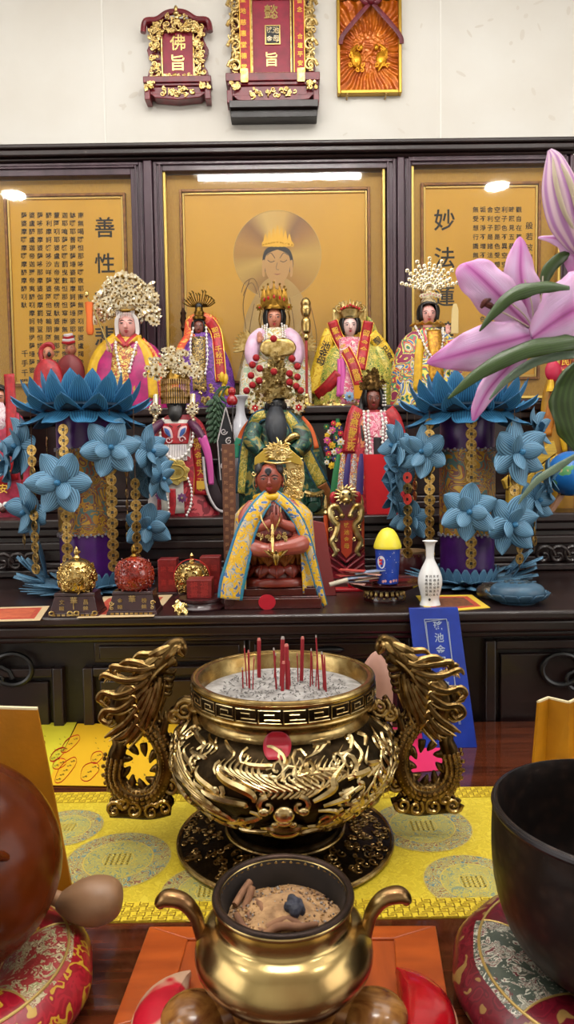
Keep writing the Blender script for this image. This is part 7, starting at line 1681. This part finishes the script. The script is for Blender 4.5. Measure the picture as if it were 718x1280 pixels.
# ------------------------------------------------------------------ small burner in front
ORB = pm('orange_varnished_wood', 'b0501a', .3, 0, '9a4214', 8, 0, None, stretch=(1, 8, 1), coat=.3)
e = bpy.data.objects.new('wooden_board', None); e.location = PZ(352, 1225, ZN); C.objects.link(e); tag(e, 'framed orange wooden board lying under the small brass burner', 'board')
W = [PZ(px, py, ZN) - V(e.location) for px, py in ((140, 1300), (566, 1300), (545, 1170), (187, 1171))]
W = [V((p.x, p.y, 0)) for p in W]; cc = sum(W, V()) / 4; I_ = [cc + (p - cc) * .70 for p in W]
for i in range(4):
    a, b_, c, d = W[i], W[(i + 1) % 4], I_[(i + 1) % 4], I_[i]; mb = MB(); mb.slab([(p.x, p.y) for p in (a, b_, c, d)], .0005, .013); mb.build('frame_rail', ORB, e, bevel=.0012)
mb = MB(); mb.slab([(p.x, p.y) for p in I_], .0005, .010); mb.build('centre_panel', pm('orange_wood_panel', 'a64a18', .35, 0, '8e3c12', 8, stretch=(8, 1, 1)), e)
ZB_ = ZN + .013
STW = pm('burl_brown_wood', '5a2c12', .22, 0, '9a6a34', 26, 0, None, coat=.15, dist=2)
t = T('burner_stand', 'carved burl wood stand with scrolled feet under the small brass burner', 'stand', 356, z=ZB_, y=.655)
Sp = lambda px: (px - 356)
ky = .655
s_ = t.s
mb = MB(); mb.lathe([(62, 30), (68, 33), (68, 40), (60, 43), (0, 43)], 48); t.part('top_ring', mb, STW)
for i in range(4):
    a = (1.42, -1.42, 2.5, -2.5)[i]
    mb = MB(); dx, dy = math.sin(a), -math.cos(a); mb.tube([(50 * dx, 50 * dy, 32), (76 * dx, 76 * dy, 27), (100 * dx, 100 * dy, 22), (118 * dx, 118 * dy, 16)], [12, 20, 24, 12], 14, 5, 1.0); mb.ell((112 * dx, 112 * dy, 27), (41, 38, 25), 24, 16); t.part('scroll_foot', mb, STW)
mb = MB(); mb.lathe([(44, 0), (46, 3), (46, 9), (40, 12), (40, 32)], 40); t.part('core', mb, pm('burl_dark', '3a1a0a', .3))
BR = pm('worn_brass', 'b8a06a', .24, 1, '8a6840', 14, .08, 60, lo=.42, hi=.75); BRD = pm('sooty_bronze', '3a2a22', .42, .8, '241a16', 40, .3)
zb = ZB_ + 43 * s_
t = T('brass_burner', 'small round brass incense burner with two curved handles and ash of wood chips', 'censer', 356, z=zb, y=.655)
q_ = t.py - 1116
zr = t.py - 1114      # rim height in px
rim = 87
k_z = zr / 118.
mb = MB(); mb.lathe([(40, 0), (46, 3), (58, 9), (84, 22), (105, 44), (111, 60), (107, 76), (96, 92), (86, 98), (82, 104), (84, zr - 6), (88, zr - 2), (88, zr + 2), (84, zr + 4), (78, zr + 2), (76, zr - 10), (74, 92), (60, 88), (0, 88)], 72, k=2); t.part('bowl', mb, BR)
mb = MB(); mb.ring((0, 0, zr + 1), 83, 5.2, 72, m=10); t.part('sooty_rim', mb, BRD)
mb = MB(); mb.lathe([(77.6, zr + 1), (75.2, zr - 10), (72.8, 90)], 48); mb.f = [f for f in mb.f if len(f) == 4]; mb.m = [0] * len(mb.f); t.part('inner_wall', mb, pm('charred_bronze', '1c1614', .7, .3, '2c2420', 30))
for s in (-1, 1):
    mb = MB(); mb.tube([(s * 98, 0, 62), (s * 104, 0, 84), (s * 110, 0, 104), (s * 124, 0, 121), (s * 142, 0, 126), (s * 152, 0, 121), (s * 151, 0, 114)], [9, 8, 8.5, 9.5, 10, 8, 4], 12, 6, 1.2, up=(0, 1, 0)); t.part('curved_handle', mb, pm('worn_brass_handle', 'a08858', .28, 1, '6e3e30', 18, .05))
mb = MB(); mb.lathe([(75, 96), (66, 98), (48, 103), (22, 117), (0, 121)], 40, fn=lambda a, v, r: r * (1 + .06 * math.sin(5 * a) + .04 * math.sin(11 * a))); ash = t.part('ash_mound', mb, pm('sandy_ash', 'b48e62', .95, 0, '7e5e40', 60, 1, 160))
mb = MB()
for i in range(520):
    a, r = R.uniform(0, 2 * pi), 70 * math.sqrt(R.random()); z = 98.5 + 23 * max(0, 1 - r / 66); g = R.uniform(0, 6); l = R.uniform(1.5, 4); x, y = r * math.sin(a), -r * math.cos(a); mb.mi = R.choice((0, 0, 1, 2)); mb.ell((x, y, z), (R.uniform(.8, 2.4), R.uniform(.8, 2.4), R.uniform(.6, 1.6)), 5)
o = t.part('ash_crumb', mb, [pm('tan_crumb', '9a7448', .95), pm('brown_crumb', '5a4030', .95), pm('grey_crumb', '8a8078', .95)], ash); o['kind'] = 'stuff'
for pts in ([(-58, 2, 101), (-46, -30, 104), (-20, -52, 104), (10, -58, 103)], [(-62, 20, 103), (-52, 38, 110), (-44, 52, 114)], [(-30, -48, 103), (-6, -38, 112), (20, -40, 113), (40, -28, 108)], [(-44, 6, 101), (-34, -22, 102), (-12, -40, 102), (14, -46, 101)], [(-50, 18, 98), (-44, 30, 108), (-40, 38, 116)], [(-34, 24, 104), (-26, 2, 110), (-22, -20, 108)], [(-20, -30, 106), (6, -24, 112), (24, -34, 106)]):
    mb = MB(); mb.tube(pts, [4.4, 5, 4.6, 3.6][:len(pts)], 9, 5); t.part('wood_chip', mb, pm('burnt_wood_chip', '8e6444', .8, 0, '6a4630', 40), ash)
mb = MB()
for i in range(9): mb.ell((14 + R.uniform(-7, 8), -14 + R.uniform(-8, 8), 116 + R.uniform(-4, 14)), (R.uniform(5, 9), R.uniform(5, 8), R.uniform(6, 10)), 7)
o = t.part('charcoal_lump', mb, pm('charcoal', '15151c', .7, 0, '2a2c3a', 60, 1, 90), ash, remesh=1.2)
# crimson divination blocks
for px, py, rz, lab, wear in ((236, 1284, .12, 'red half-moon divination block with a worn bare patch beside the burner stand', True), (500, 1280, -.12, 'glossy all-red half-moon divination block beside the burner stand', False)):
    t = T('divination_block', lab, 'divination block', px, z=ZB_, py=py, group=None, rotz=0)
    mb = MB()
    def f(u, v):
        a = pi * u; r = 62 * (1 - .10 * math.sin(a)); x = 30 * math.sin(a) * (1 if px < 300 else 1); return None
    n = 20; top = []; sg = -1 if px < 300 else 1
    out = [(sg * (72 * math.sin(pi * i / n)) - sg * 2, 84 * math.cos(pi * i / n)) for i in range(n + 1)] + [(sg * (5 * math.sin(pi * i / n)) - sg * 4, -82 * math.cos(pi * i / n)) for i in range(1, n)]
    rot = Matrix.Rotation(rz, 4, 'Z'); o2 = [(rot @ V((x, y, 0))) for x, y in out]
    ce = sum(o2, V()) / len(o2); rings = []
    for sc2, z in ((.86, 0), (1, 7), (.96, 16), (.74, 24), (.4, 29)): rings.append([(ce.x + (p.x - ce.x) * sc2, ce.y + (p.y - ce.y) * sc2, z) for p in o2])
    m_ = len(o2); vs = [p for r_ in rings for p in r_]; fs = [(j * m_ + i, j * m_ + (i + 1) % m_, (j + 1) * m_ + (i + 1) % m_, (j + 1) * m_ + i) for j in range(4) for i in range(m_)] + [list(range(m_)), [4 * m_ + i for i in range(m_)]]
    mb.add(vs, fs); t.part('block', mb, pm('worn_red_paint', 'b8122a', .35, 0, 'c09a80', 11, lo=.44, hi=.47) if wear else pm('glossy_red_paint', 'b8101e', .2, 0, 'a00c18', 30, coat=.4))
    mb = MB(); mb.tube([(p[0], p[1], p[2] + 1) for p in rings[1][:n + 1]], 1.6, 6, 1); t.part('worn_edge', mb, pm('bare_wood_edge', 'b88a6a', .6))
# ------------------------------------------------------------------ wooden fish on its cushion, mallet
FISH = pm('varnished_brown_wood', '5a2408', .22, 0, '421804', 6, 0, None, spec=.18, stretch=(.5, 3, 3), detail=5)
CUSH = brocade('cushion_brocade', ['b8ac88', 'a89a70', '7a2028', 'c8bc98', '8a8a5a', 'b0a480', '9a3434'], 150, sk=.5, rough=.4, bump=.4, floral=True)
CRIMS = brocade('crimson_gold_satin', ['8e1222', 'a01a2a', '8a1020', 'b8902c', '941424'], 110, rough=.3, sk=.5, dist=.5)
def cushion(name, label, px, py, r, h, mats, hole=.30, par=0):
    t = T(name, label, 'cushion', px, z=ZN, py=py)
    prof = [(r * hole, h * .35), (r * (hole + .1), h * .78), (r * .6, h * .98), (r * .78, h), (r * .94, h * .78), (r, h * .48), (r * .96, h * .2), (r * .84, 0), (r * .3, 0)]
    prof = cr(prof, 4); n = 72; mb = MB(); m = len(prof); vs = []
    for (q, z) in prof:
        for i in range(n): a = 2 * pi * i / n; k_ = 1 + .008 * math.cos(12 * a); vs.append((q * k_ * math.sin(a), -q * k_ * math.cos(a), z))
    mb.v = [V(p) for p in vs]; mb.uv = [(0, 0)] * len(vs)
    for j in range(m - 1):
        for i in range(n):
            sec = int(i / n * 6); f = j / m; mb.f.append([j * n + i, j * n + (i + 1) % n, (j + 1) * n + (i + 1) % n, (j + 1) * n + i])
            mb.m.append(1 if (sec % 2 == par and f < .42) or f >= .42 else 0)
    mb.f.append(list(range(n - 1, -1, -1))); mb.m.append(0); mb.f.append([(m - 1) * n + i for i in range(n)]); mb.m.append(1)
    t.part('cushion', mb, mats)
    mb = MB()
    for k_ in range(6):
        a = 2 * pi * k_ / 6; mb.tube([((q + .8) * math.sin(a), -(q + .8) * math.cos(a), z) for q, z in prof[:len(prof) * 43 // 100]], 1.6, 6, 1)
    j = int(m * .42); mb.ring((0, 0, prof[j][1]), prof[j][0] + .6, 2, 72); t.part('gold_piping', mb, pm('gold_braid', 'b89a58', .4, .5))
    return t, h
tf, hc = cushion('round_cushion', 'red and cream brocade cushion under the wooden fish', -60, 1270, 172, 74, [CUSH, CRIMS])
t = T('wooden_fish', 'large glossy brown wooden fish drum resting on its brocade cushion', 'wooden fish', tf.px, z=ZN + .045, y=tf.loc.y)
k_ = t.s
def fishf(u, v):
    a = 2 * pi * u; th = pi * v; r = 1 + .05 * math.cos(2 * a); x = 138 * math.sin(th) * math.sin(a); y = -120 * math.sin(th) * math.cos(a); z = 138 + 132 * math.cos(th) * (1 if math.cos(th) > 0 else .98)
    return (x, y, max(8, z) + 0)
mb = MB(); mb.grid(fishf, 64, 40, True); bo = t.part('body', mb, FISH)
mb = MB()
for s in (0, 1):
    mb.tube([(122 * math.sin(a_) , -118 * math.cos(a_) - 4, 128 + s * 9 + 70 * max(0, (a_ - .9)) ) for a_ in (.0, .3, .6, .9, 1.1)], [4, 4, 4, 3.4, 2], 8, 4)
mb.tube([(40, -118, 150), (66, -108, 178), (92, -84, 196), (100, -60, 176), (84, -88, 158)], [5, 6, 6, 5, 3], 9, 5)
for i in range(5): curl(mb, (58 + i * 9, 150 + i * 12), 9, 1.3, i, 1, -113 + i * 7, 3)
t.part('carved_relief', mb, FISH, bo)
mb = MB(); mb.tube([(30, -122, 128), (70, -104, 126), (104, -72, 130)], [3, 5, 3], 8, 5); t.part('mouth_slit', mb, pm('dark_slit', '160804', .7), bo)
LW = pm('pale_wood', '8e6a4c', .45, 0, '7e5c40', 20, stretch=(.3, 2, 2))
t = T('wooden_mallet', 'pale wooden mallet with a round head leaning between wooden fish and cushion', 'mallet', 112, z=ZN + .079, py=1126)
mb = MB(); mb.lathe([(9, -42), (16, -34), (27, -16), (31, 2), (28, 20), (18, 32), (0, 36)], 32, k=4); mb.v = [V((p.z * 1.05 + 4, p.y, -p.x * .92 + .04 * p.z)) for p in mb.v]; t.part('head', mb, LW)
t.part('handle', MB().tube([(-34, 0, 1), (-62, 12, 6), (-130, 60, 24)], [9.5, 8.5, 8.5], 14, 3), pm('pale_wood_handle', 'a87e5c', .5, 0, '966e4e', 20))
# ------------------------------------------------------------------ singing bowl on its cushion
tc_, hc = cushion('round_cushion', 'round maroon and silver brocade cushion under the black singing bowl', 770, 1262, 200, 66, [brocade('silver_brocade', ['8e8a7a', 'c0bcac', '5a5a50', 'a8a494', '6a2a30', 'c8c4b4', '4a5248'], 130, sk=.5, rough=.35, bump=.4, floral=True), brocade('maroon_satin', ['5a0e1c', '6e1424', '520c18', '66121f', '5e101e', '8a6a3a'], 110, rough=.3, sk=.5, dist=.5)], par=1)
t = T('singing_bowl', 'large black hammered singing bowl standing on its maroon brocade cushion', 'singing bowl', tc_.px + 4, z=ZN + .038, y=tc_.loc.y)
R0 = 154
zt = t.py - 1034 if False else 208
m, nt, b = base_mat('hammered_black_bronze'); tcn = N(nt, 'ShaderNodeTexCoord'); vo = N(nt, 'ShaderNodeTexVoronoi'); vo.inputs['Scale'].default_value = 75; vo.feature = 'SMOOTH_F1'; nt.links.new(tcn.outputs['Object'], vo.inputs[0])
r = ramp(nt, [(.1, '2e201a'), (.5, '1c1412')]); nt.links.new(vo.outputs['Distance'], r.inputs[0]); nt.links.new(r.outputs[0], b.inputs['Base Color']); b.inputs['Metallic'].default_value = .5; b.inputs['Roughness'].default_value = .42
bp = N(nt, 'ShaderNodeBump'); bp.inputs['Strength'].default_value = .25; bp.inputs['Distance'].default_value = .003; nt.links.new(vo.outputs['Distance'], bp.inputs['Height']); nt.links.new(bp.outputs[0], b.inputs['Normal'])
mb = MB(); mb.lathe([(50, 6), (90, 14), (128, 46), (148, 96), (154, 150), (153, zt - 4), (154, zt), (150, zt + 3), (146, zt), (144, 150), (136, 96), (110, 52), (70, 26), (0, 22)], 96, k=3); t.part('bowl', mb, m)
mb = MB(); mb.ring((0, 0, zt), 150.5, 4.2, 96); t.part('rim', mb, pm('black_bronze_rim', '1e1a1c', .35, .6))
# ------------------------------------------------------------------ pink lily
LILY = None
m, nt, b = base_mat('lily_petal'); uv = N(nt, 'ShaderNodeUVMap'); sx = N(nt, 'ShaderNodeSeparateXYZ'); nt.links.new(uv.outputs[0], sx.inputs[0])
r = ramp(nt, [(0, 'd8a8d0'), (.30, 'd8b4dc'), (.44, 'cf86c4'), (.49, 'b04aa0'), (.5, '9c5a80'), (.51, 'b04aa0'), (.56, 'cf86c4'), (.70, 'd8b4dc'), (1, 'd8a8d0')]); nt.links.new(sx.outputs[0], r.inputs[0])
r2 = ramp(nt, [(.55, '000000'), (1, 'ffffff')]); nt.links.new(sx.outputs[1], r2.inputs[0])
tn = N(nt, 'ShaderNodeTexNoise'); tn.inputs['Scale'].default_value = 60; mp = N(nt, 'ShaderNodeMapping'); mp.inputs['Scale'].default_value = (1, .08, 1); nt.links.new(uv.outputs[0], mp.inputs[0]); nt.links.new(mp.outputs[0], tn.inputs[0])
mx = N(nt, 'ShaderNodeMix', data_type='RGBA'); nt.links.new(r2.outputs[0], mx.inputs[0]); nt.links.new(r.outputs[0], mx.inputs[6]); mx.inputs[7].default_value = lin('c462b4')
nt.links.new(mx.outputs[2], b.inputs['Base Color']); b.inputs['Roughness'].default_value = .45; b.inputs['Subsurface Weight'].default_value = .25; b.inputs['Subsurface Radius'].default_value = (.01, .004, .008)
bp = N(nt, 'ShaderNodeBump'); bp.inputs['Strength'].default_value = .25; bp.inputs['Distance'].default_value = .002; nt.links.new(tn.outputs['Fac'], bp.inputs['Height']); nt.links.new(bp.outputs[0], b.inputs['Normal'])
PETM = m
BUDM = striped('lily_bud', 'b07ab0', 'd8b8c8', 3.2, .5, dist=.6, lo=.2, hi=.8); GRNL = striped('lily_leaf', '2e431a', '3c5424', 2.5, .4, dist=.4)
t = T('pink_lily', 'large pink lily bloom with bud and long green leaves hanging over the singing bowl', 'flower', 770, y=.70, py=600)
def blade(pts, wid, mat, name, cup=.25, twist=0, nrm=(0, -1, 0), solid=.8, parent=None):
    """petal or leaf: centre line in photo px with depth, width profile along it"""
    q = cr([(*p[:2], p[2] if len(p) > 2 else 0) for p in pts], 8); m_ = len(q); Q = [V(t.p(*p)) for p in q]; mb = MB(); wf = cr([(w_,) for w_ in wid], 8); vs = []; uvv = []
    nu = 10
    for i in range(m_):
        f = i / (m_ - 1); tg = (Q[min(i + 1, m_ - 1)] - Q[max(i - 1, 0)]).normalized(); nn = V(nrm) + V((0, 0, twist * f)); sd = tg.cross(nn).normalized(); n2 = sd.cross(tg).normalized(); fw = f * (len(wid) - 1); a = int(min(fw, len(wid) - 2)); w_ = wid[a] + (wid[a + 1] - wid[a]) * (fw - a)
        for j in range(nu + 1):
            e_ = (j / nu - .5) * 2; ripple = .06 * w_ * math.sin(f * 26 + j) * (abs(e_) ** 3)
            vs.append(Q[i] + sd * (w_ / 2 * e_) - n2 * (cup * w_ / 2 * (1 - e_ * e_)) * -1 + n2 * ripple); uvv.append((j / nu, f))
    mb.add(vs, [(i * (nu + 1) + j, i * (nu + 1) + j + 1, (i + 1) * (nu + 1) + j + 1, (i + 1) * (nu + 1) + j) for i in range(m_ - 1) for j in range(nu)], uvv)
    return t.part(name, mb, mat, parent, solid=solid)
# petals (throat near 668,415)
blade([(668, 412, 10), (640, 392, 0), (606, 362, -8), (584, 340, -6), (580, 333, -2)], [8, 36, 54, 50, 34, 6], PETM, 'petal', .3)
blade([(664, 412, 12), (654, 380, 4), (648, 345, 0), (650, 315, 4), (652, 298, 10)], [10, 44, 48, 34, 18, 2], PETM, 'petal', .25)
blade([(668, 418, 6), (636, 428, -8), (596, 438, -14), (560, 447, -10), (534, 452, -2)], [12, 48, 58, 48, 26, 2], PETM, 'petal', .2)
blade([(664, 424, 0), (700, 400, -26), (735, 386, -30), (790, 372, -16)], [14, 78, 92, 60, 10], PETM, 'petal', .18, nrm=(-.1, -1, .2))
blade([(660, 436, 10), (636, 458, 6), (612, 484, 4), (598, 508, 2), (592, 524, 2)], [16, 26, 28, 22, 14, 2], PETM, 'petal', .4)
blade([(678, 296, 20), (700, 302, 14), (716, 318, 12), (726, 345, 12)], [2, 16, 26, 30], PETM, 'petal', .4, nrm=(.1, -1, .3))
# stamens and pistil
for i, (x, y) in enumerate(((650, 356), (672, 352), (680, 372), (632, 382))):
    mb = MB(); mb.tube([t.p(668, 412, 4), t.p((668 + x) / 2 + 2, (412 + y) / 2, -8), t.p(x, y, -14)], .9, 6, 4); t.part('filament', mb, pm('pale_filament', 'c8b8a8', .5))
for x, y, a in ((606, 388, .6), (600, 384, 2.2)): 
    mb = MB(); mb.tube([t.p(x - 12 * math.cos(a), y - 5 * math.sin(a), -20), t.p(x, y, -22), t.p(x + 8 * math.cos(a), y + 8 * math.sin(a), -20)], [1.5, 4, 1.5], 8, 4); t.part('anther', mb, pm('rust_anther', '5a2014', .8, 0, '40140c', 80))
mb = MB(); mb.tube([t.p(668, 412, 6), t.p(628, 396, -12), t.p(606, 390, -20)], 1.1, 6, 4); t.part('anther_stalk', mb, pm('pale_filament', 'c8b8a8', .5))
# bud
mb = MB(); pts = [t.p(684, 198, 0), t.p(690, 212, 0), t.p(697, 245, 0), t.p(706, 280, 0), t.p(716, 306, 0), t.p(724, 320, 4)]; mb.tube(pts, [3, 12, 22, 23, 15, 6], 18, 6, .8); bud = t.part('bud', mb, BUDM)
mb = MB()
for dx, w_ in ((-9, 3), (7, 3.4)): mb.tube([t.p(686, 202, -4), t.p(694 + dx, 240, -17), t.p(705 + dx, 280, -19), t.p(718, 306, -10)], [.8, w_, w_, 1], 8, 5, .5)
t.part('bud_ridge', mb, pm('pale_green_pink', 'b8a890', .5), bud)
# leaves
blade([(695, 372, -36), (660, 372, -40), (626, 382, -44), (604, 402, -44), (588, 422, -42)], [6, 16, 20, 15, 9, 1], GRNL, 'leaf', .5, nrm=(.1, -1, .5))
blade([(740, 428, -20), (690, 436, -34), (640, 446, -40), (590, 470, -40), (552, 500, -36)], [8, 22, 22, 20, 14, 1], GRNL, 'leaf', .35, nrm=(.1, -1, .4))
blade([(740, 440, -10), (700, 446, -20), (664, 454, -24), (628, 476, -22), (606, 500, -20)], [10, 18, 14, 9, 1], striped('pale_lily_leaf', '4a6448', '7a8a78', 6, .4, dist=.4), 'leaf', .4, nrm=(.1, -1, .6))
blade([(716, 318, 10), (700, 326, 6), (686, 340, 6), (679, 360, 8), (678, 370, 8)], [6, 14, 16, 13, 8], GRNL, 'leaf', .5, nrm=(.3, -1, .2))
blade([(752, 440, 26), (730, 470, 24), (722, 500, 22), (728, 535, 22), (738, 566, 22)], [10, 40, 56, 46, 10], GRNL, 'leaf', .3)
blade([(748, 566, 60), (716, 586, 60), (694, 600, 60), (676, 620, 60), (668, 632, 60)], [5, 11, 9, 5, 1], striped('pale_lily_leaf', '4a6448', '7a8a78', 6, .4, dist=.4), 'leaf', .4, nrm=(.1, -1, .5))
vloc = V((P(850, 640, 1.22).x, 1.22, ZN))
def lw(p): return tuple((V(p) - t.loc) / t.s)
nk = lw(vloc + V((0, 0, .30))); nk1 = lw(vloc + V((-.02, -.05, .42)))
mb = MB(); mb.tube([t.p(672, 414, 8), t.p(700, 424, 10), t.p(740, 440, 10), t.p(790, 480, 40), nk1, nk, lw(vloc + V((0, 0, .15)))], [4, 4.5, 5, 5.5, 6, 6, 6], 10, 5); mb.tube([t.p(724, 320, 4), t.p(760, 370, 10), t.p(792, 482, 40)], [3.5, 4, 4.5], 8, 5); mb.tube([t.p(726, 345, 12), t.p(748, 400, 14), t.p(792, 482, 40)], [6, 4, 4], 8, 5)
t.part('stem', mb, pm('lily_stem', '3c5222', .5))
e = bpy.data.objects.new('flower_vase', None); e.location = vloc; C.objects.link(e); tag(e, 'tall pale vase holding the pink lily just outside the picture edge', 'vase')
mb = MB(); mb.lathe([(0, 0), (.045, 0), (.05, .01), (.062, .08), (.055, .18), (.028, .26), (.036, .31), (.03, .31), (.022, .26), (.03, .16), (0, .12)], 40, k=3); mb.build('vase', pm('celadon_glaze', 'a8b8a8', .2), e)

# ------------------------------------------------------------------ shared groups of repeats
for nm, g in (('deity_statue', 'robed deity statues'), ('red_box', 'small red boxes'), ('divination_block', 'red divination blocks'), ('lotus_lamp', 'blue lotus lamps'), ('ornamental_ball', 'relief balls'),
              ('printed_charm', 'printed charms on the altar table'), ('round_cushion', 'round brocade cushions'), ('round_downlight', 'ceiling downlights'), ('carved_plaque', 'carved wall plaques'),
              ('small_statue', 'small statues'), ('draped_statue', 'draped statues'), ('petition_paper', 'petition papers')):
    for o in list(C.objects):
        if o.parent is None and o.name.split('.')[0] == nm: o['group'] = g
